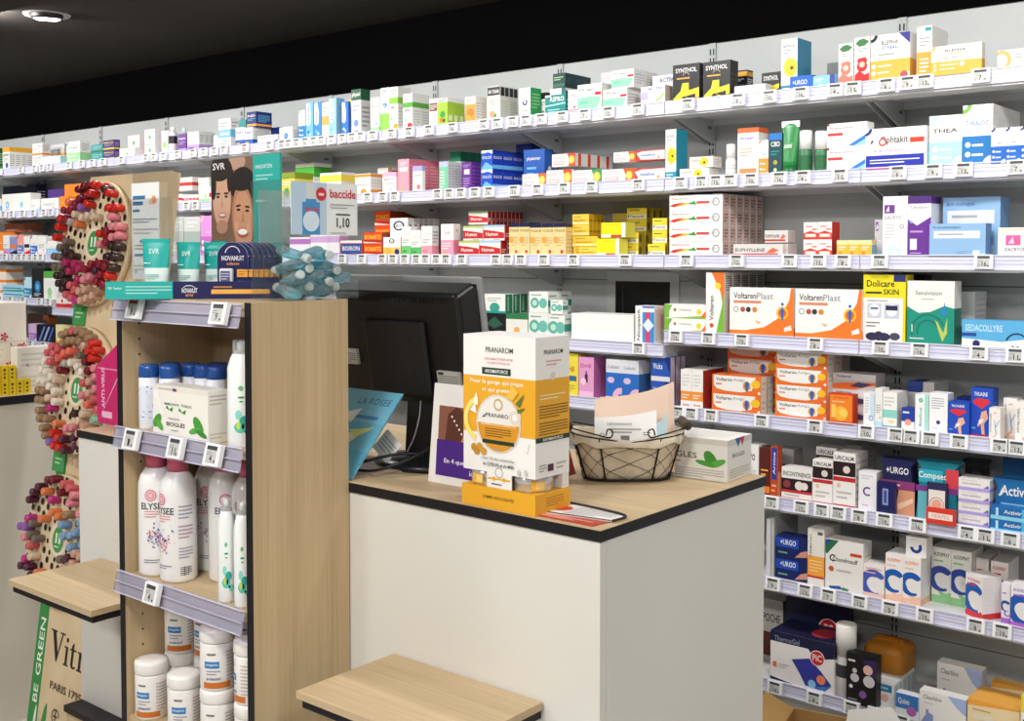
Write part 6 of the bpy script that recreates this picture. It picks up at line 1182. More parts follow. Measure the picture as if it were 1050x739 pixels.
# photo poster with teal flap
t = thing('photo_poster', 'upright poster with two smiling faces and a teal flap on the tower', 'poster', (-1.915, 1.436, ZT)); W0, H0 = .235, .29
q = MB(); q.box((-W0 / 2, 0, 0), (W0 / 2 - .088, .004, H0), P('b08a74', .4))
fw = W0 - .088
pp = lambda cx, cy, rx, ry, col, n=26, rot=0: ('p', [(cx + rx * math.cos(2 * math.pi * k / n) * math.cos(rot) - ry * math.sin(2 * math.pi * k / n) * math.sin(rot) * 1.6, cy + ry * math.sin(2 * math.pi * k / n) * math.cos(rot) + rx * math.cos(2 * math.pi * k / n) * math.sin(rot) * .55) for k in range(n)], col)
faces = [('r', 0, 0, 1, 1, '80624f'), pp(.62, .97, .2, .06, 'c09a84'), pp(.24, .86, .3, .17, '2e241f'), pp(.26, .70, .22, .21, 'c79c84'), pp(.265, .68, .2, .19, 'd6a98f'), pp(.22, .91, .26, .075, '2e241f'), pp(.06, .82, .07, .12, '2e241f'), pp(.44, .84, .05, .09, '2e241f'),
    pp(.17, .745, .06, .008, '4a352b'), pp(.37, .745, .06, .008, '4a352b'), pp(.17, .722, .04, .009, '3a2a22'), pp(.37, .722, .04, .009, '3a2a22'), ('p', [(.27, .72), (.3, .645), (.235, .645)], 'c6957b'), pp(.275, .585, .085, .018, 'b06a5e'), pp(.275, .588, .068, .009, 'f0e6e0'), pp(.27, .5, .14, .05, 'b98c74'),
    pp(.76, .80, .3, .13, '241b18'), pp(.62, .62, .1, .18, '33261f'), pp(.76, .56, .25, .25, 'b57f60', 26, .1), pp(.77, .545, .215, .22, 'c99373', 26, .1), pp(.74, .815, .24, .06, '241b18'),
    pp(.66, .65, .065, .008, '3f2a20', 26, .1), pp(.87, .64, .06, .008, '3f2a20', 26, -.1), pp(.665, .622, .045, .009, '33221a'), pp(.865, .612, .045, .009, '33221a'), ('p', [(.765, .62), (.81, .53), (.725, .53)], 'b57f5f'), pp(.76, .455, .13, .036, 'a3574e'), pp(.76, .462, .108, .022, 'f4efeb'), pp(.62, .5, .05, .04, 'd39c80'), pp(.9, .49, .05, .04, 'd39c80'),
    ('t', 'SVR', .06, .92, .3, .05, 'f4f0ee'), ('r', 0, .34, .55, .355, 'd8d0cc'), ('r', 0, .375, .4, .4, '3a8a88'), ('r', .0, .305, .7, .32, 'c8b8b0')]
q.print_on(faces, (-W0 / 2, 0, 0), (fw, 0, 0), (0, 0, H0), (0, -1, 0)); q.build('photo_panel', t)
q = MB(); x0 = W0 / 2 - .0875; q.box((x0, -.002, 0), (W0 / 2, .003, H0 * 1.005), P('2fb0a6', .4)); q.print_on([('t', 'INNOVATION', .1, .905, .62, .03, 'd0eeea'), ('l', .1, .82, .75, .87, 2, 'a8dcd8'), ('l', .1, .66, .6, .7, 1, 'a8dcd8')], (x0, -.002, 0), (.0875, 0, 0), (0, 0, H0), (0, -1, 0)); q.build('teal_flap', t)
# clear bin of hand gel bottles with its sign
BX0, BX1, BY0, BY1 = -1.733, -1.640, 1.312, 1.502
t = thing('acrylic_bin', 'clear acrylic bin of small bottles on the tower end', 'display bin', ((BX0 + BX1) / 2, (BY0 + BY1) / 2, ZT)); bw, bl = (BX1 - BX0) / 2, (BY1 - BY0) / 2
ac2 = acrylic('acrylic_bin', (.985, .995, .992), a=.035, clear=True)
q = MB(); q.box((-bw, -bl, 0), (bw, bl, .003), ac2); q.build('base_plate', t)
q = MB(); q.box((bw - .002, -bl, .0032), (bw, bl, .04), ac2); q.build('front_lip', t)
q = MB(); q.box((-bw, -bl, .0032), (-bw + .002, bl, .225), ac2); q.build('back_wall', t)
for s in (-1, 1):
    q = MB(); y0_, y1_ = (-bl, -bl + .002) if s < 0 else (bl - .002, bl)
    q.prism([(-bw + .0022, .0032), (bw - .0022, .0032), (bw - .0022, .225), (-bw + .0022, .225)], y0_, y1_, ac2); q.build('side_wall', t)
t2 = t
q = MB(); q.box((bw - .0065, -bl + .0022, .12), (bw - .0045, bl - .0022, .225), ac2); q.build('sign_pocket', t)
t = thing('hand_gel_sign', 'blue and white hand gel sign in the clear bin pocket', 'sign', (BX1 - .0040, (BY0 + BY1) / 2 + .012, ZT + .124)); hl = .083
q = MB(); q.box((0, -hl, 0), (.0012, hl, .100), 'eef0ee')
bd = 'b8d0e4'
q.print_on([('r', 0, 0, .52, 1, 'bcd4e6'), ('r', .16, .0, .42, .62, '4a92c8'), ('d', .29, .64, .13, '4a92c8'), ('r', .22, .68, .36, .98, 'd8dcdc'), ('d', .29, .26, .2, 'd8e8f4'), ('t', 'baccide', .2, .44, .2, .1, 'd84040'), ('d', .44, .78, .13, 'd0343c'), ('r', .4, .75, .48, .8, 'f0d8d8'),
    ('t', 'baccide', .57, .72, .4, .17, 'd0222c'), ('l', .57, .5, .95, .62, 2, 'a8acb0'), ('r', .66, .39, .88, .415, '222'), ('t', '1,10', .67, .12, .2, .22, '1c1c20'), ('l', .57, .02, .92, .07, 1, 'b8bcc0')], (.0012, -hl, 0), (0, 2 * hl, 0), (0, 0, .1), (1, 0, 0)); q.build('printed_card', t)
t = thing('paper_sheet', 'frosted translucent sheet at the back of the clear bin', 'sheet', (BX0 + .0045, BY0 + .05, ZT + .0038)); fr = acrylic('frosted', (.95, .95, .93), .28)
q = MB(); q.box((0, -.035, .105), (.001, .04, .206), fr); q.build('sheet', t)
gel = acrylic('gel_blue', (.36, .74, .80), .16); gcap = P('dfe9e8', .3, .5, trans=.3)
def gelbottle(p, e, lab):
    t = thing('gel_bottle', lab, 'bottle', p, 0, 'small blue hand gel bottles'); t.rotation_euler = e
    q = MB(); Mx = Matrix.Diagonal((1, .62, 1, 1)); q.lathe([(.014, -.034), (.0155, -.03), (.0155, .012), (.012, .02), (.007, .023)], gel, 20, mx=Mx); q.build('gel_body', t)
    q = MB(); q.lathe([(.0085, .0235), (.0088, .036), (.007, .0375)], gcap, 18); q.build('cap', t)
    q = MB(); q.print_on([('r', 0, 0, 1, 1, 'd4ecee'), ('r', .1, .6, .9, .85, 'd85a60'), ('l', .1, .1, .9, .5, 3, '5a9ab0')], (-.009, -.0099, -.024), (.018, 0, 0), (0, 0, .03), (0, -1, 0)); q.build('label', t)
rg = random.Random(4); zc_ = (BX0 + BX1) / 2; k = 0
pl = {0: 'bottom layer', 1: 'second layer', 2: 'third layer', 3: 'top layer'}
for layer in range(4):
    for c in range(4 - (layer >= 3)):
        yy = BY0 + .050 + c * .0335 + (.008 if layer % 2 else 0); xx = zc_ + (.006 if layer % 2 else -.004) + (.0 if layer < 2 else .004)
        e = (rg.uniform(1.2, 1.9), rg.uniform(-.2, .2), math.radians(90 * (1 if (c + layer) % 2 else -1) + rg.uniform(-20, 20)))
        gelbottle((xx, yy, ZT + .0165 + layer * .0235), e, 'small blue hand gel bottle in the clear bin, %s, %s from the cards' % (pl[layer], ORD[c]))
# ================================================================ ON THE COUNTER
ZC = CT + .0003
# pink box at the counter end
t = thing('display_box', 'bright pink flat display box with slanting white line on the counter end', 'box', (-2.655, 1.566, ZC), math.radians(-2)); h = atY(110, 355, 1.56).z - CT
q = MB(); q.prism([(-.083, 0), (.12, 0), (.12, h * 1.02), (.02, h * 1.02), (-.09, h * .72)], 0, .03, P('c9226c', .45))
q.print_on([('tv', 'ANTI-VIRUS', .2, .2, .52, .085, 'f8d0e2'), ('p', [(-.02, -.02), (.0, -.02), (.72, .8), (.71, .82)], 'f0d0e0'), ('r', .12, .08, .38, .16, 'f0c0d8'), ('r', .02, .70, .95, .712, 'f0a8cc')], (-.083, 0, 0), (.2, 0, 0), (0, 0, h), (0, -1, 0)); q.build('card_box', t)
# monitor seen from behind
MO = thing('till_monitor', 'black computer monitor seen from behind on the counter beside the tower', 'monitor', (-1.655, 1.70, ZC), math.radians(-3)); mb = P('121214', .42, .45); mb2 = P('1b1b1e', .5, .4)
q = MB(); q.lathe([(.10, 0), (.102, .006), (.096, .014), (.06, .02), (.05, .024)], P('17191d', .3, .5), 40, mx=Matrix.Diagonal((1.15, .95, 1, 1))); q.build('stand_foot', MO)
q = MB(); q.prism([(-.045, .0245), (.045, .0245), (.032, .20), (-.032, .20)], -.012, .012, mb2); q.build('stand_neck', MO)
tilt = Matrix.Translation((-.035, .0, .125)) @ Matrix.Rotation(math.radians(9), 4, 'X')
def tl(q_): q_.v = [tuple(tilt @ Vector(v)) for v in q_.v]
hw, hh_ = .225, .272
q = MB(); bm = bmesh.new(); bmesh.ops.create_cube(bm, size=1)
for v in bm.verts:
    f = .86 if v.co.y < 0 else 1.0
    v.co = Vector((v.co.x * 2 * hw * f, v.co.y * .036, (v.co.z + .5) * hh_ * (f if v.co.z > 0 else 1) + (0.012 if v.co.y < 0 else 0)))
bmesh.ops.bevel(bm, geom=list(bm.edges), offset=.008, segments=3, affect='EDGES'); q.bm(bm, mb)
for i in range(26): q.box((-.16 + i * .0125, -.0192, hh_ * .84), (-.152 + i * .0125, -.0178, hh_ * .875), P('050506', .6))
tl(q); q.build('back_shell', MO)
q = MB(); q.box((-hw - .004, .0182, -.004), (hw + .004, .027, hh_ + .006), P('8e8f90', .4), .003); tl(q); q.build('front_bezel', MO)
q = MB(); q.box((-.095, -.03, .03), (.095, -.0185, .19), mb2, .006)
for x in (-.05, .05):
    for z in (.08, .15): q.lathe([(.004, 0), (.004, .0005)], P('040405'), 10, mx=Matrix.Translation((x, -.0301, z)) @ Matrix.Rotation(math.pi / 2, 4, 'X'))
q.print_on([('t', 'SAMSUNG', .1, .5, .8, .5, '2a2a2e')], (-.05, -.019, .205), (.12, 0, 0), (0, 0, .03), (0, -1, 0)); tl(q); q.build('mount_cover', MO)
for x0, z0, n_ in ((.118, .055, 1), (-.2, .085, 2)):
    q = MB(); q.box((x0, -.0262, z0), (x0 + .065, -.0185, z0 + .034), 'b8b6b0'); q.print_on([('l', .05, .1, .95, .8, 5, '6a6a6c'), ('r', .06, .8, .3, .95, '222')], (x0, -.0262, z0), (.065, 0, 0), (0, 0, .034), (0, -1, 0)); tl(q); o = q.build('rating_label', MO)
# cables on the counter
q = MB(); pts = [(-1.66, 1.63, 1.062), (-1.63, 1.6, 1.085), (-1.60, 1.62, 1.10), (-1.57, 1.66, 1.11), (-1.55, 1.72, 1.11), (-1.55, 1.78, 1.06)]
def smooth(pts, n=8):
    P_ = [Vector(p) for p in pts]; out = []
    for i in range(len(P_) - 1):
        a, b, c, d = P_[max(i - 1, 0)], P_[i], P_[i + 1], P_[min(i + 2, len(P_) - 1)]
        for k in range(n):
            s = k / n; out.append(.5 * ((2 * b) + (c - a) * s + (2 * a - 5 * b + 4 * c - d) * s * s + (3 * b - a - 3 * c + d) * s ** 3))
    return out + [P_[-1]]
q.tube(smooth([(-1.75, 1.50, 1.0535), (-1.70, 1.505, 1.066), (-1.64, 1.53, 1.085), (-1.585, 1.56, 1.1), (-1.56, 1.60, 1.095)]), .0032, P('0c0c0d', .4)); q.tube(smooth([(-1.75, 1.515, 1.0535), (-1.69, 1.525, 1.06), (-1.62, 1.53, 1.067), (-1.57, 1.575, 1.09), (-1.545, 1.64, 1.12)]), .003, P('0c0c0d', .4))
q.tube(smooth([(-1.60, 1.59, 1.09), (-1.575, 1.59, 1.13), (-1.57, 1.60, 1.17), (-1.585, 1.62, 1.2)]), .0012, P('8a8a8c', .4))
tag(q.build('cable'), 'black cables looping on the counter before the monitor foot', 'cable')
def paper(pts, z, col, lab, prints=None, name='paper_slip', th=.0012, cat='paper'):
    c = sum((Vector(p) for p in pts), Vector((0, 0))) / len(pts)
    t = thing(name, lab, cat, (c.x, c.y, z)); q = MB(); loc = [(p[0] - c.x, p[1] - c.y) for p in pts]
    q.prism(loc, 0, th, col, 'xy')
    if prints: q.print_on(prints, (loc[0][0], loc[0][1], th), (loc[1][0] - loc[0][0], loc[1][1] - loc[0][1], 0), (loc[3][0] - loc[0][0], loc[3][1] - loc[0][1], 0), (0, 0, 1))
    q.build('sheet', t); return t
paper([(-1.80, 1.53), (-1.66, 1.50), (-1.62, 1.60), (-1.76, 1.64)], ZC, 'b09a86', 'tan paper slips lying under the cables', [('l', .1, .1, .9, .9, 5, '8a7a70')], th=.004)
t = thing('folded_card', 'small white card leaning among the cables on the counter', 'card', (-1.690, 1.60, ZC + .032), math.radians(-6))
q = MB(); q.box((-.022, 0, 0), (.03, .001, .05), 'd8d8d8'); q.print_on([('l', .1, .2, .9, .8, 4, '9aa0a8')], (-.022, 0, 0), (.052, 0, 0), (0, 0, .05), (0, -1, 0)); o = q.build('card', t); t.rotation_euler = (math.radians(-22), math.radians(35), 0)
# blue brochures leaning in a holder
t = thing('brochure', 'blue beach print brochure leaning back on the counter against the tower corner', 'brochure', (-1.735, 1.480, ZC + .004)); t.rotation_euler = (math.radians(-43), 0, 0)
q = MB(); q.box((-.10, 0, 0), (.095, .003, .212), P('5fa8c4', .35))
bl_ = [('r', 0, .62, 1, 1, '6fb4d0'), ('r', 0, .0, 1, .3, '4f9cbc'), ('t', 'LA ROSEE', .42, .83, .5, .08, '3a7898'), ('r', .45, .66, .86, .7, '3a78b4'), ('p', [(.3, .3), (.6, .5), (.75, .48), (.5, .2)], 'd8d4b8'), ('p', [(.55, .52), (.9, .58), (.7, .44)], 'c8d480'), ('p', [(.2, .1), (.5, .22), (.7, .14), (.4, .02)], 'a8c878'), ('p', [(.3, .7), (.55, .78), (.5, .6)], 'e4e8e4')]
q.print_on(bl_, (-.10, 0, 0), (.195, 0, 0), (0, 0, .212), (0, -1, 0)); q.build('printed_sheet', t)
# white folder card with purple field
t = thing('counter_card', 'white standing card with dark photo and purple field behind the yellow display', 'display card', (-1.462, 1.577, ZC), math.radians(-1)); zt = atY(443, 392, 1.59).z - CT; t.rotation_euler.x = math.radians(-4)
q = MB(); q.prism([(-.062, 0), (.075, 0), (.078, zt), (-.056, zt)], 0, .004, P('eeecea', .4))
q.print_on([('r', .14, .08, 1, .44, '4a2488'), ('r', .16, .44, 1, .78, '8a5a48'), ('p', [(.3, .44), (.6, .44), (.8, .7), (.5, .78), (.34, .7)], '5a3228'), ('p', [(.62, .44), (.9, .44), (1, .6), (.8, .76)], 'c89078'), ('t', 'En 4 questions', .3, .2, .66, .06, 'f0e8f8'), ('t', 'ici', .8, .12, .1, .05, 'f0e8f8')] + [('d', .42 + .05 * i, .68 - .04 * i, .012, 'f4f0ec') for i in range(5)], (-.062, 0, 0), (.137, 0, 0), (0, 0, zt), (0, -1, 0)); q.build('printed_card', t)
q = MB(); q.prism([(.005, .002), (.05, .002), (.012, zt * .8)], -.004, -.001, P('dcdad8', .5), 'yz'); o = q.build('rear_strut', t)
# yellow honey gum display
YW_, YD, YB = .172, .098, 1.4785
t = thing('honey_display', 'yellow and white counter display carton of honey gums with tins below', 'display box', (-1.259, YB, ZC), math.radians(-1)); yc_ = 'e9ab2c'
q = MB(); q.box((-YW_ / 2, 0, 0), (YW_ / 2, YD, .036), yc_); q.print_on([('t', 'GOMMES ADOUCISSANTES', .3, .46, .42, .16, '6a4a10')], (-YW_ / 2, 0, 0), (YW_, 0, 0), (0, 0, .036), (0, -1, 0)); q.print_on([('l', .3, .3, .8, .8, 4, 'b8831c')], (YW_ / 2, 0, 0), (0, YD, 0), (0, 0, .036), (1, 0, 0)); q.build('base_tray', t)
zb, ztop = .063, .306; hb = ztop - zb
q = MB()
q.box((-YW_ / 2 + .002, .003, zb), (YW_ / 2 - .002, YD - .001, ztop), 'f1efeb')
FW = YW_ - .004
fr = [('r', 0, .285, 1, .70, yc_), ('t', 'PRANAROM', .32, .875, .38, .04, '3a3a3c'), ('t', 'AROMATHERAPIE', .3, .82, .4, .018, 'd88a90'), ('t', 'SCIENTIFIQUE', .34, .79, .32, .018, 'd88a90'), ('r', .27, .715, .67, .765, '1f3a2c'), ('t', 'AROMAFORCE', .31, .727, .32, .026, 'f0efe8'),
    ('t', 'Pour la gorge qui pique', .1, .638, .74, .04, 'fbf3dc'), ('t', 'et qui gratte*', .27, .583, .42, .04, 'fbf3dc'),
    ('d', .5, .36, .215, 'd8d2c6'), ('d', .5, .36, .2, 'e9e6e0'), ('p', [(.5 + .288 * math.cos(a), .36 + .2 * math.sin(a)) for a in [math.pi + .0 + math.pi * k / 16 for k in range(17)]], 'd9952a'), ('d', .5, .5, .045, 'c8a878'), ('d', .5, .5, .03, 'e9e6e0'), ('t', 'PRANAROM', .33, .405, .36, .03, '3a3a3c'), ('p', [(.27, .4), (.33, .43), (.31, .4)], '2a4a3a'), ('t', 'GOMMES ADOUCISSANTES', .26, .345, .48, .018, 'fbe8c0'), ('l', .32, .26, .68, .33, 4, '7a5a20'), ('r', .28, .212, .72, .24, '1f3a2c'), ('l', .44, .17, .56, .19, 1, 'b0a898'),
    ('d', .73, .42, .06, 'f0ece4', .95), ('g', .73, .42, .03, .036, 'c8b8a0'), ('g', .73, .42, .045, .05, 'c8b8a0'), ('g', .26, .38, .13, .17, 'f6e27a', 100, 250), ('d', .16, .17, .028, 'c8892a'), ('d', .24, .18, .028, 'd09a3a'), ('d', .2, .145, .028, 'c8892a'), ('d', .3, .15, .028, 'd09a3a'), ('p', [(.14, .5), (.2, .58), (.22, .48)], 'f6f2ea'), ('p', [(.1, .44), (.18, .5), (.2, .42)], 'f6f2ea'), ('p', [(.84, .2), (.92, .26), (.9, .18)], 'f6f2ea'), ('p', [(.74, .52), (.86, .6), (.8, .5)], '5a7a3a'), ('p', [(.76, .48), (.88, .5), (.78, .45)], '5a7a3a'), ('p', [(.62, .56), (.7, .66), (.78, .6), (.7, .54)], 'f0c050'),
    ('t', "Cœur d'huiles essentielles", .27, .095, .46, .022, '9a9a98'), ('t', 'de CITRON et de MIEL', .29, .05, .44, .026, '5a5a58'), ('d', .79, .035, .022, 'c8c8c6', .7), ('d', .88, .04, .022, 'c8c8c6', .7)]
q.print_on(fr, (-YW_ / 2 + .002, .003, zb), (FW, 0, 0), (0, 0, hb), (0, -1, 0))
sd = [('r', 0, .285, 1, .70, yc_), ('t', 'PRANAROM', .24, .875, .56, .035, '3a3a3c'), ('l', .3, .79, .75, .84, 2, 'd8a0a0'), ('d', .5, .72, .05, 'e4ded2'), ('g', .5, .72, .02, .026, 'c8b8a0'), ('l', .12, .55, .88, .6, 2, 'f6e0a8'), ('l', .1, .42, .95, .52, 5, '7a5a1c'), ('l', .1, .3, .95, .4, 5, '7a5a1c'), ('r', 0, .255, 1, .29, '1f3a2c'), ('t', 'AROMAFORCE', .2, .262, .6, .02, 'f0efe8'), ('r', .35, .04, .52, .09, '4a2a3a'), ('l', .1, .04, .3, .1, 3, '9a9a98'), ('l', .6, .04, .9, .1, 2, 'b0b0ae')]
q.print_on(sd, (YW_ / 2 - .002, .003, zb), (0, YD - .004, 0), (0, 0, hb), (1, 0, 0))
q.box((-.028, .0032, .0365), (.03, .005, zb), 'f1efeb'); q.print_on([('g', .5, .72, .2, .24, '8a8a88'), ('r', .05, .38, .95, .46, 'e9ab2c'), ('d', .3, .42, .1, 'e9ab2c'), ('d', .7, .42, .1, 'e9ab2c'), ('l', .2, .1, .8, .26, 1, '5a5a58')], (-.028, .0032, .0365), (.058, 0, 0), (0, 0, zb - .0365 + .012), (0, -1, 0))
q.box((-YW_ / 2 + .002, YD - .02, .0365), (YW_ / 2 - .002, YD - .002, zb), 'e8e4dc'); q.build('upper_carton', t)
for x in (-.05, .047):
    tt = thing('gum_tin', 'round silver gum tin in the yellow display %s' % ('near the purple card' if x < 0 else 'at the open corner'), 'tin', (-1.259 + x, YB + .042, ZC + .0363), 0, 'round tins in the yellow display')
    q = MB(); q.lathe([(.034, 0), (.035, .002), (.035, .013), (.0358, .0135), (.0358, .0245), (.034, .026)], P('d4d6da', .25, .5, .6), 36); q.build('tin_body', tt)
    q = MB(); q.box((-.012, -.0372, .004), (.012, -.0358, .02), 'e8b040'); q.print_on([('r', .35, .1, .95, .9, 'f0d080')], (-.012, -.0372, .004), (.024, 0, 0), (0, 0, .016), (0, -1, 0)); q.build('paper_seal', tt); tt.rotation_euler.z = .9 if x > 0 else 0
# flat leaflets on the corner
paper([(-1.195, 1.486), (-1.058, 1.484), (-1.052, 1.54), (-1.19, 1.545)], ZC, 'b8402c', 'red leaflet lying flat under the white card near the worktop corner', [('r', 0, .0, .5, .5, 'c85a48'), ('l', .1, .1, .9, .4, 2, 'e8c0b0')], name='leaflet', cat='leaflet')
t = paper([(-1.187, 1.505), (-1.05, 1.525), (-1.047, 1.572), (-1.183, 1.586)], ZC + .0016, 'e6e2e0', 'white card with red dot lying flat on the worktop corner', [('l', .25, .15, .9, .85, 6, 'a8a4a8'), ('d', .12, .5, .22, 'c83a34'), ('r', 0, 0, 1, .08, '2a2426')], name='leaflet', cat='leaflet')
q = MB(); q.tube(smooth([(-.066, .04, .003), (.0, .034, .0035), (.068, .02, .003), (.07, -.02, .002)]), .0022, P('2a2426', .5)); o = q.build('dark_rim', t)
# ================================================================ WIRE BASKET
BC = Vector((-1.242, 1.857, ZC)); BR = math.radians(41)
BS = .92
BK = thing('wire_basket', 'dark wire basket with cloth liner and wooden handles on the worktop', 'basket', BC, BR); BK.scale = (BS, BS, 1)
def oval(a, b, z, n=48, e=3.0):
    out = []
    for k in range(n):
        t_ = 2 * math.pi * k / n; c, s_ = math.cos(t_), math.sin(t_)
        out.append((a * math.copysign(abs(c) ** (2 / e), c), b * math.copysign(abs(s_) ** (2 / e), s_), z))
    return out
wire = P('231d1a', .4, .4, .5); cloth = mottled('linen', '#cfc2ac', '#ddd2be', 40, .9, .1); wd = P('4a3a2e', .55)
Hb = .092
def wallpt(k, s, out=0.0, n=48):
    lo = oval(.092, .052, 0, n)[k % n]; hi = oval(.122, .072, 0, n)[k % n]; f = s
    x = lo[0] + (hi[0] - lo[0]) * f; y = lo[1] + (hi[1] - lo[1]) * f; l = math.hypot(x, y); dip = .014 * (1 - abs(hi[0]) / .122) * s
    return (x * (1 + out / l), y * (1 + out / l), .004 + (Hb - dip) * s)
q = MB(); n = 48; V = []
for j in range(9):
    s = j / 8
    for k in range(n): V.append(wallpt(k, s, -.004 + .0022 * math.sin(k * 1.7 + j * 1.3)))
for k in range(n):                               # folded hem over the rim
    x, y, z = wallpt(k, 1.0, .0035); V.append((x, y, z + .004))
for k in range(n):
    x, y, z = wallpt(k, .80 + .05 * math.sin(k * 1.1), .0065 + .001 * math.sin(k * 2.3)); V.append((x, y, z))
F = [(j * n + k, j * n + (k + 1) % n, (j + 1) * n + (k + 1) % n, (j + 1) * n + k) for j in range(10) for k in range(n)] + [tuple(range(n))[::-1]]
q.add(V, F, cloth, True); q.build('cloth_liner', BK)
q = MB(); q.tube([wallpt(k, 1.0, .0015) for k in range(n)], .0022, wire, 6, True); q.tube([wallpt(k, .0, .002) for k in range(n)], .0024, wire, 6, True)
for k in (3, 9, 15, 21, 27, 33, 39, 45): q.tube([wallpt(k, s / 6, .0025) for s in range(7)], .002, wire, 6)
q.build('wire_frame', BK)
q = MB(); rows = 5; cols = 48
for j in range(rows):
    for k in range(0, cols):
        if (k + 2 * (j % 2)) % 4: continue
        a = wallpt(k, j / rows, .0028); 
        for dk in (-1, 1): q.tube([a, wallpt(k + 2 * dk, (j + 1) / rows, .0028)], .0006, wire, 4)
q.build('wire_mesh', BK)
for s in (-1, 1):
    h = q = MB(); x = s * .128; q.tube([(x, -.042, Hb + .017), (x, -.03, Hb + .018), (x, .03, Hb + .018), (x, .042, Hb + .017)], [.0085, .0100, .0100, .0085], wd, 16); p = q.build('wooden_handle', BK)
    q = MB()
    for e in (-1, 1):
        q.tube(smooth([(x, e * .042, Hb + .016), (x - s * .02, e * .056, Hb + .012), (x - s * .06, e * .069, Hb + .004), (x - s * .085, e * .0745, Hb + .0), (x - s * .09, e * .0755, Hb + .012), (x - s * .08, e * .0755, Hb + .016), (x - s * .076, e * .0755, Hb + .004)]), .0016, wire, 6)
    q.build('handle_wire', p)
# papers standing in the basket
def sheet(x, y, rz, w, h, tilt, col, lab, prints=None, name='paper_sheet', curl=.0, cat='paper', z=.012):
    t = thing(name, lab, cat, BC + Vector((x, y, z)), rz); t.rotation_euler = (math.radians(tilt), 0, rz)
    q = MB(); nn = 8; V = []; 
    for j in range(2):
        for i in range(nn + 1):
            u = i / nn; V.append((-w / 2 + w * u, curl * math.sin(math.pi * u), (h * (1 + .22 * (u ** 2.2) - .0) if j else 0)))
    V2 = [(a, b + .0012, c) for a, b, c in V]
    q.add(V + V2, [(i, i + 1, nn + 2 + i, nn + 1 + i) for i in range(nn)] + [(2 * nn + 2 + i + 1, 2 * nn + 2 + i, 3 * nn + 3 + i, 3 * nn + 4 + i) for i in range(nn)] + [(nn + 1 + i, nn + 2 + i, 3 * nn + 4 + i, 3 * nn + 3 + i) for i in range(nn)] + [(0, nn + 1, 3 * nn + 3, 2 * nn + 2), (nn, 3 * nn + 2 - 0, 4 * nn + 3, 2 * nn + 1)], col)
    if prints: q.print_on(prints, (-w / 2, -.001, 0), (w, 0, 0), (0, 0, h), (0, -1, 0))
    q.build('sheet', t); return t
prz = math.radians(36)
sheet(.012, .004, prz, .150, .146, -14, 'e8cdb8', 'peach paper sheet sticking up out of the wire basket', curl=-.006)
sheet(.020, .012, prz, .150, .150, -14, 'e2c6b0', 'second peach sheet behind the first in the wire basket', curl=-.006)
sheet(.016, -.024, prz, .124, .074, -20, 'ecebe8', 'white order slip standing in front of the peach sheets', [('t', 'ORDONNANCE', .2, .78, .4, .07, '888'), ('l', .25, .55, .75, .72, 2, '8a8a8c'), ('r', .42, .25, .56, .5, '6a6a6c'), ('g', .12, .5, .05, .07, '888'), ('l', .78, .5, .9, .62, 2, '777')], curl=0.0, z=.052)
sheet(.070, .020, prz, .025, .1, -10, 'b8d4e0', 'pale blue slip at the handle end of the basket')
# leaflets between basket and yellow display
for i, (dx, c, lab) in enumerate(((0, 'c04a48', 'red leaflet leaning between yellow display and basket'), (.012, 'd8d0ce', 'grey white leaflet leaning beside the red one'), (.022, '8a3434', 'dark red leaflet leaning against the basket'))):
    t = thing('leaflet', lab, 'leaflet', (-1.352 + dx, 1.735 + dx * .6, ZC + .0008)); t.rotation_euler = (math.radians(-8), math.radians(-13), math.radians(62))
    q = MB(); q.box((-.03, 0, 0), (.04, .0025, .112), c); q.print_on([('l', .1, .2, .8, .9, 6, 'f0e0dc')], (-.03, 0, 0), (.07, 0, 0), (0, 0, .112), (0, -1, 0)); q.build('sheet', t)
# herbal remedy carton behind the basket
a, b = Vector((-1.201, 1.905, 0)), Vector((-1.061, 1.925, 0)); hB = .083; rz = math.radians(3)
me = carton_mesh('remedy_carton', .165, .112, hB, {'base': 'e4e2dc', 'front': [('r', 0, .86, 1, 1, 'cfccc6'), ('d', .36, .88, .1, 'c03038'), ('t', 'BIOGLES', .1, .5, .5, .14, '6a6058'), ('l', .1, .36, .5, .44, 1, '9a9a94'), leaf(.78, .52, .16, 1.8, '3f8f34'), leaf(.86, .42, .13, .8, '57a848'), leaf(.72, .4, .12, 2.8, '4a9a3a'), ('l', .04, .04, .96, .28, 4, 'b4b0aa')], 'side': [('r', 0, .86, 1, 1, 'cfccc6'), ('p', [(.3, 1), (.44, .78), (.56, 1)], '3a5a9a'), ('p', [(.5, 1), (.6, .78), (.7, 1)], 'c03038'), ('t', 'BIOGLES', .2, .55, .5, .1, '8a8078'), ('l', .1, .06, .9, .3, 4, 'bab6b0')], 'top': [('l', .1, .1, .9, .9, 5, 'd4d0ca')]}, .0008)
o = bpy.data.objects.new('remedy_carton', me); COL.objects.link(o); o.location = (-1.1405, 1.9335, ZC); o.rotation_euler.z = rz; o.scale = (1, 1, 1)
tag(o, 'white carton with green mint leaf behind the basket at the worktop end', 'medicine box')

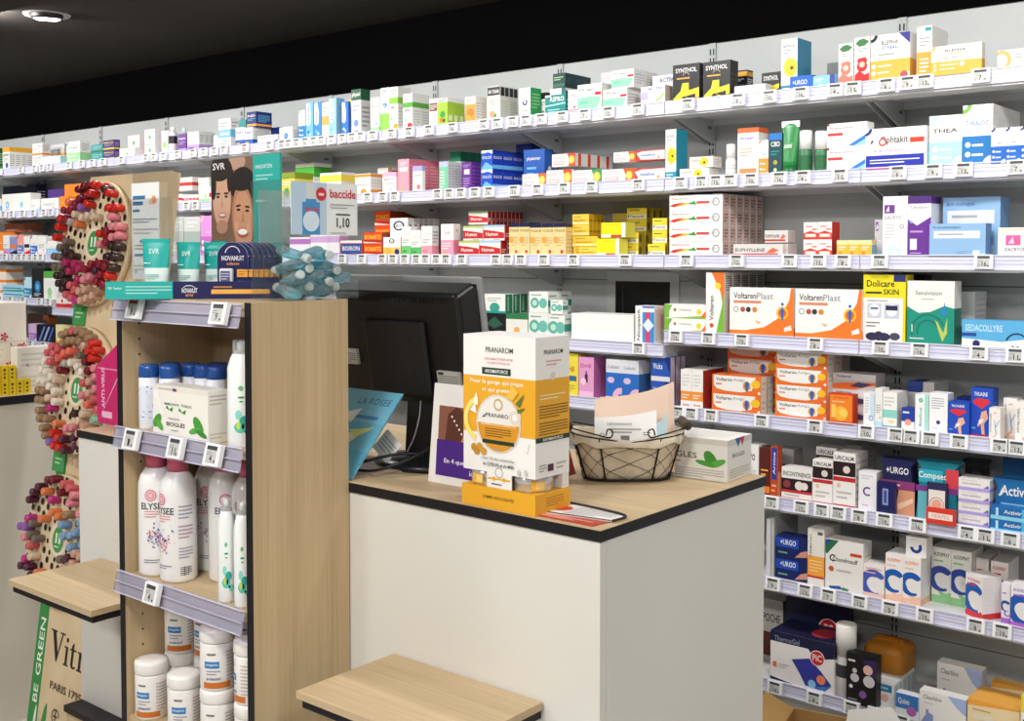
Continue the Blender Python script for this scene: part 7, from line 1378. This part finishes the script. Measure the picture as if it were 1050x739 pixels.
# ================================================================ NAIL POLISH STAND
def board_y(z): return 1.59 + .14 * z
SX0, SX1, SZ1 = -3.236, -2.800, 1.735
lean = math.atan(.14)
ST = thing('nail_polish_stand', 'leaning kraft nail polish stand with three round panels and green side strip', 'display stand', ((SX0 + SX1) / 2, board_y(0) + .008, 0.0035)); ST.rotation_euler.x = -lean
kraft = mottled('kraft_board', '#cfb894', '#dcc8a6', 8, .8, .15); sx = (SX1 - SX0) / 2; Lz = SZ1 / math.cos(lean); gw = .056
def serif():
    """the stand's maker name in tall serif letters"""
    P_ = [[(.1, 1), (.33, 1), (.60, .22), (.55, 0), (.48, 0)], [(.48, 0), (.55, 0), (.86, 1), (.78, 1)], [(0, .95), (.43, .95), (.43, 1), (0, 1)], [(.64, .95), (.99, .95), (.99, 1), (.64, 1)],
        [(1.09, 0), (1.23, 0), (1.23, .62), (1.09, .62)], [(1.0, 0), (1.32, 0), (1.32, .05), (1.0, .05)], [(1.0, .57), (1.2, .57), (1.2, .62), (1.0, .62)], [(1.16 + .08 * math.cos(k * .785), .84 + .08 * math.sin(k * .785)) for k in range(8)],
        [(1.48, .08), (1.62, .04), (1.62, .84), (1.48, .72)], [(1.38, .57), (1.78, .57), (1.78, .62), (1.38, .62)], [(1.48, .1), (1.56, 0), (1.72, 0), (1.82, .08), (1.8, .1), (1.7, .06), (1.62, .08)],
        [(1.98, 0), (2.12, 0), (2.12, .62), (1.98, .62)], [(1.89, 0), (2.22, 0), (2.22, .05), (1.89, .05)], [(1.89, .57), (2.1, .57), (2.1, .62), (1.89, .62)], [(2.12, .44), (2.22, .58), (2.36, .62), (2.4, .5), (2.3, .52), (2.2, .48)],
        [(2.52, .62), (2.68, .62), (2.86, .1), (2.8, 0)], [(2.62, -.28), (2.7, -.26), (3.06, .6), (3.0, .6), (2.8, .02)], [(2.46, .57), (2.76, .57), (2.76, .62), (2.46, .62)], [(2.9, .57), (3.14, .57), (3.14, .62), (2.9, .62)]]
    return [('p', [(.185 + x / 3.2 * .62, .168 + y * .050) for x, y in p], '1c1816') for p in P_]
q = MB(); q.box((-sx, 0, 0), (sx, .035, Lz), kraft)
q.print_on([('r', 0, 0, gw / (2 * sx), .56, '2f8a44'), ('tv', 'BE', .098, .088, .03, .06, 'dff0e0'), ('tv', 'GREEN', .102, .132, .098, .066, 'e4f4e4'), leaf(.09, .05, .03, 1.2, 'e8f0e4') , leaf(.2, .045, .05, .9, '2f8a44'),
    *serif(), ('t', 'PARIS 1795', .25, .122, .4, .013, '5a4a3a'), ('g', .36, .082, .025, .03, '4a3c30', 0, 330), ('r', .355, .072, .365, .092, '4a3c30'), ('r', .335, .08, .385, .083, '4a3c30')], (-sx, 0, 0), (2 * sx, 0, 0), (0, 0, Lz), (0, -1, 0)); q.build('back_board', ST)
q = MB(); q.box((-sx, .0352, 0), (sx, .30, .012), kraft); q.v = [tuple(Matrix.Rotation(lean, 4, 'X') @ Vector(v)) for v in q.v]; 
bpy.context.view_layer.update(); IM = ST.matrix_world.inverted()
DISCS = [(100, 250, 'top'), (83, 400, 'middle'), (64, 553, 'lowest')]
PAL = {'red': 'c8281e', 'orange': 'd87a48', 'wine': '8a1f30', 'berry': 'a8285a', 'magenta': 'b8307a', 'taupe': '6e5f56', 'dark brown': '3c2a28', 'beige': 'd2b8a0', 'cream': 'e2d6c8', 'pink': 'd8828c', 'rose': 'c85a62', 'grey': 'a8a29a', 'sage': '8ab494', 'blue': '7a9cc0', 'violet': '8a5aa8', 'dark red': '701a26', 'coral': 'e06a58', 'nude': 'c49a84', 'plum': '4e2036', 'bronze': '9a7a5c'}
PROTO = {}
HIDX = (lambda p: proj(p))
ORDS = ['first', 'second', 'third', 'fourth', 'fifth', 'sixth', 'seventh', 'eighth', 'ninth', 'tenth', 'eleventh', 'twelfth', 'thirteenth', 'fourteenth', 'fifteenth', 'sixteenth', 'seventeenth', 'eighteenth', 'nineteenth', 'twentieth', 'twenty-first', 'twenty-second', 'twenty-third', 'twenty-fourth', 'twenty-fifth', 'twenty-sixth', 'twenty-seventh', 'twenty-eighth', 'twenty-ninth', 'thirtieth', 'thirty-first', 'thirty-second', 'thirty-third', 'thirty-fourth', 'thirty-fifth', 'thirty-sixth']
COLS = [  # colours clockwise from the top, twelve sectors, outer / middle / inner
    [['red', 'red', 'beige'], ['red', 'red', 'red'], ['pink', 'wine', 'red'], ['dark brown', 'dark brown', 'red'], ['wine', 'wine', 'wine'], ['nude', 'pink', 'wine'], ['rose', 'berry', 'berry'], ['dark brown', 'berry', 'berry'], ['taupe', 'taupe', 'dark brown'], ['red', 'taupe', 'taupe'], ['wine', 'grey', 'orange'], ['dark red', 'red', 'beige']],
    [['bronze', 'taupe', 'cream'], ['red', 'dark red', 'cream'], ['pink', 'nude', 'rose'], ['rose', 'coral', 'pink'], ['nude', 'beige', 'coral'], ['plum', 'pink', 'nude'], ['red', 'orange', 'magenta'], ['bronze', 'magenta', 'violet'], ['bronze', 'beige', 'cream'], ['cream', 'cream', 'beige'], ['rose', 'coral', 'dark red'], ['bronze', 'coral', 'grey']],
    [['rose', 'beige', 'orange'], ['pink', 'bronze', 'blue'], ['blue', 'blue', 'blue'], ['nude', 'plum', 'plum'], ['taupe', 'nude', 'taupe'], ['plum', 'rose', 'coral'], ['coral', 'orange', 'coral'], ['plum', 'beige', 'taupe'], ['magenta', 'rose', 'taupe'], ['violet', 'taupe', 'grey'], ['plum', 'coral', 'orange'], ['dark red', 'magenta', 'grey']]]
rp = random.Random(11)
for di, (px, py, nm) in enumerate(DISCS):
    d = ray(px, py); tt = (1.59 + .14 * CAM.z) / (d.y - .14 * d.z); c = IM @ (CAM + d * tt); R = .192
    dm = MB(); MX = Matrix.Translation((c.x, 0, c.z)) @ Matrix.Rotation(math.pi / 2, 4, 'X')
    dm.lathe([(R, .0002), (R, .02), (R * .99, .021)], P('d9c6a4', .7), 48, mx=MX)
    holes = []
    rings = [('inner', .082, 15), ('second', .116, 22), ('third', .148, 30), ('outer', .178, 36)]
    dec = [('g', .5, .5, .10, .125, 'e8dcc4'), ('d', .5, .5, .10, '3f9450', .8), ('r', .46, .47, .485, .55, 'e0f0e0'), ('r', .51, .47, .535, .55, 'e0f0e0'), ('l', .45, .43, .55, .46, 1, 'c8e0c8')]
    for k in range(10): a = 2 * math.pi * k / 10 + .2; dec.append(('d', .5 + .155 * math.cos(a), .5 + .155 * math.sin(a), .02, '161212', .8))
    items = []
    for ri, (rn, rr, cnt) in enumerate(rings):
        for k in range(cnt):
            a = 2 * math.pi * (k + (ri % 2) * .5) / cnt; x, z = rr * math.sin(a), rr * math.cos(a)
            empty = rp.random() < (.30 if rn == 'inner' else .10) or (di == 2 and (rp.random() < .3)) or (di == 0 and rn != 'outer' and a < .9 and rp.random() < .35)
            if empty: dec.append(('d', .5 + x / (2 * R), .5 + z / (2 * R), .027, '161212', .8)); continue
            col = COLS[di][int(a / (2 * math.pi) * 12) % 12][(2, 1, 0, 0)[ri]]
            if rp.random() < .12: col = rp.choice(list(PAL))
            w_ = ST.matrix_world @ Vector((c.x + x, -.05, c.z + z)); sxp, syp = proj(w_)
            w2 = proj(ST.matrix_world @ Vector((c.x + x, -.085, c.z + z)))
            if (w2[0] > 86 and w2[1] > 436) or (min(w2[0], sxp) > 128 and w2[1] > 312) or (w2[0] > 100 and w2[1] > 375) or w2[1] > 612: continue      # behind the counter end, tower or bag shelf
            items.append((rn, k, x, z, col))
    dm.print_on(dec, (c.x - R, -.0212, c.z - R), (2 * R, 0, 0), (0, 0, 2 * R), (0, -1, 0))
    dm.build('round_panel', ST)
    cnts = {}
    for rn, k, x, z, col in items:
        cnts[rn] = cnts.get(rn, 0) + 1
        lab = '%s nail polish on the %s round panel, %s ring, %s clockwise' % (col, nm, rn, ORDS[min(35, cnts[rn] - 1)])
        if col not in PROTO:
            t = thing('nail_polish', lab, 'nail polish', (0, 0, 0), 0, 'nail polish bottles on the kraft stand'); pc = P(PAL[col], .25, .5)
            M2 = Matrix.Rotation(math.pi / 2, 4, 'X'); r = .0120
            q = MB(); q.lathe([(r * .8, .0), (r * .96, .003), (r * .98, .024), (r * .6, .028)], pc, 14, mx=M2); q.build('polish_bottle', t)
            q = MB(); q.lathe([(r * .95, .0285), (r, .03), (r * .98, .0585), (r * .84, .0605), (r * .55, .061)], pc, 14, mx=M2); q.build('cap', t)
            PROTO[col] = t
        else: t = copy_tree(PROTO[col]); t['label'] = lab
        t.location = ST.matrix_world @ Vector((c.x + x, .0045, c.z + z)); t.rotation_euler = (-lean + rp.uniform(-.05, .05), 0, rp.uniform(-.06, .06))
q = MB()
for di in (0, 1):
    px, py = ((83, 322), (62, 472))[di]; d = ray(px, py); tt = (1.59 + .14 * CAM.z) / (d.y - .14 * d.z); c = IM @ (CAM + d * tt)
    q = MB(); q.box((c.x - .05, -.005, c.z - .035), (c.x + .02, -.0005, c.z + .03), P('3f9450', .5)); q.print_on([('l', .2, .3, .8, .7, 2, 'a8d8a8')], (c.x - .05, -.005, c.z - .035), (.07, 0, 0), (0, 0, .065), (0, -1, 0)); q.build('green_tab', ST)

# ================================================================ ON THE FAR COUNTER
t = thing('printed_bag', 'white paper bag printed with scattered red petals on the far counter', 'bag', (-3.70, 1.745, 1.0505)); rg2 = random.Random(2)
q = MB(); q.box((-.15, -.16, 0), (.15, .042, .292), P('e9e2d6', .6), .004)
pet = []
for i in range(34):
    u, v = (rg2.uniform(.5, .97) if i % 3 else rg2.uniform(.1, .5)), rg2.uniform(.2, .6); a0 = rg2.uniform(0, 6.28); s = rg2.uniform(.012, .03)
    pet.append(('p', [(u + s * 1.0 * math.cos(a0), v + s * math.sin(a0)), (u + s * .4 * math.cos(a0 + 1.6), v + s * .4 * math.sin(a0 + 1.6)), (u - s * math.cos(a0), v - s * math.sin(a0)), (u + s * .4 * math.cos(a0 - 1.6), v + s * .4 * math.sin(a0 - 1.6))], 'b02a34'))
for cx, cy in ((.93, .5), (.7, .3), (.62, .62), (.3, .4)):
    for k in range(5): a0 = k * 1.256; pet.append(('p', [(cx, cy), (cx + .05 * math.cos(a0 - .4), cy + .04 * math.sin(a0 - .4)), (cx + .07 * math.cos(a0), cy + .055 * math.sin(a0)), (cx + .05 * math.cos(a0 + .4), cy + .04 * math.sin(a0 + .4))], 'c02a38'))
pet.append(('r', 0, .56, 1, .568, 'cfc6b8'))
q.print_on(pet, (.15, -.16, 0), (0, .202, 0), (0, 0, .292), (1, 0, 0)); q.print_on(pet, (-.15, -.16, 0), (.3, 0, 0), (0, 0, .292), (0, -1, 0)); q.build('bag_body', t)
t = thing('clear_box', 'pale clear box with faint print behind the yellow cartons', 'box', (-3.515, 1.80, 1.0505)); q = MB(); q.box((-.022, -.075, 0), (.022, .06, .148), P('e2ddd2', .35), .002)
q.print_on([('l', .1, .55, .9, .9, 3, 'cdc6bc'), ('p', [(.2, .6), (.3, .56), (.26, .66)], 'c8808a'), ('l', .1, .1, .9, .4, 3, 'd0cac0')], (.022, -.075, 0), (0, .135, 0), (0, 0, .148), (1, 0, 0)); q.build('box_body', t)
def ycar(y, z, lab):
    o = bpy.data.objects.new('cough_drop_carton', YME); COL.objects.link(o); o.location = (-3.478, y, z); o.rotation_euler.z = math.radians(90); tag(o, lab, 'medicine box', 'small yellow cartons on the far counter')
YME = carton_mesh('cough_drop_carton', .0235, .03, .047, {'base': 'e8c818', 'front': [('d', .5, .72, .12, '4a4220'), ('d', .5, .45, .1, '6a5a20'), ('d', .5, .2, .1, '4a4220'), ('r', 0, 0, .06, 1, 'a88c10')], 'side': [], 'top': []})
for k in range(6): ycar(1.628 + k * .0243, 1.0505, 'small yellow carton on the far counter, bottom row, %s from the edge' % ORD[k])
for k in range(4): ycar(1.628 + k * .0243, 1.0505 + .0474, 'small yellow carton on the far counter, upper row, %s from the edge' % ORD[k])
# ================================================================ BEHIND THE COUNTER END
t = thing('cardboard_box', 'open brown cardboard box on the floor below the lowest wall shelf', 'box', (-1.14, 2.74, 0.0), math.radians(12)); kb = mottled('cardboard', '#a9834f', '#b8925c', 9, .85, .1)
q = MB(); X_, Y_, Hh = .17, .12, .25
q.box((-X_, -Y_, 0), (X_, -Y_ + .004, Hh), kb); q.box((-X_, Y_ - .004, 0), (X_, Y_, Hh), kb); q.box((-X_, -Y_ + .004, 0), (-X_ + .004, Y_ - .004, Hh), kb); q.box((X_ - .004, -Y_ + .004, 0), (X_, Y_ - .004, Hh), kb); q.box((-X_ + .004, -Y_ + .004, 0), (X_ - .004, Y_ - .004, .004), kb); q.build('box_body', t)
q = MB(); q.prism([(-Y_ + .005, Hh + .001), (-Y_ + .009, Hh + .001), (-Y_ - .05, Hh + .06), (-Y_ - .054, Hh + .058)], -X_ + .01, X_ - .01, kb, 'yz'); q.build('flap', t)
q = MB(); q.prism([(-X_ - .001, Hh + .001), (-X_ + .003, Hh + .001), (-X_ - .075, Hh + .035), (-X_ - .077, Hh + .031)], -Y_ + .01, Y_ - .01, kb, 'xz'); q.build('flap', t)
t = thing('folded_paper', 'folded white paper sticking out of the open cardboard box', 'paper', (-1.11, 2.72, .005), math.radians(30)); t.rotation_euler = (math.radians(-12), math.radians(12), math.radians(30))
q = MB(); q.prism([(-.075, 0), (.075, 0), (.075, .29), (.03, .335), (-.075, .30)], 0, .0025, 'f0efec'); q.prism([(-.03, .0), (.075, .0), (.075, .29), (.03, .32)], .01, .0125, 'e4e2de'); q.build('sheet', t)
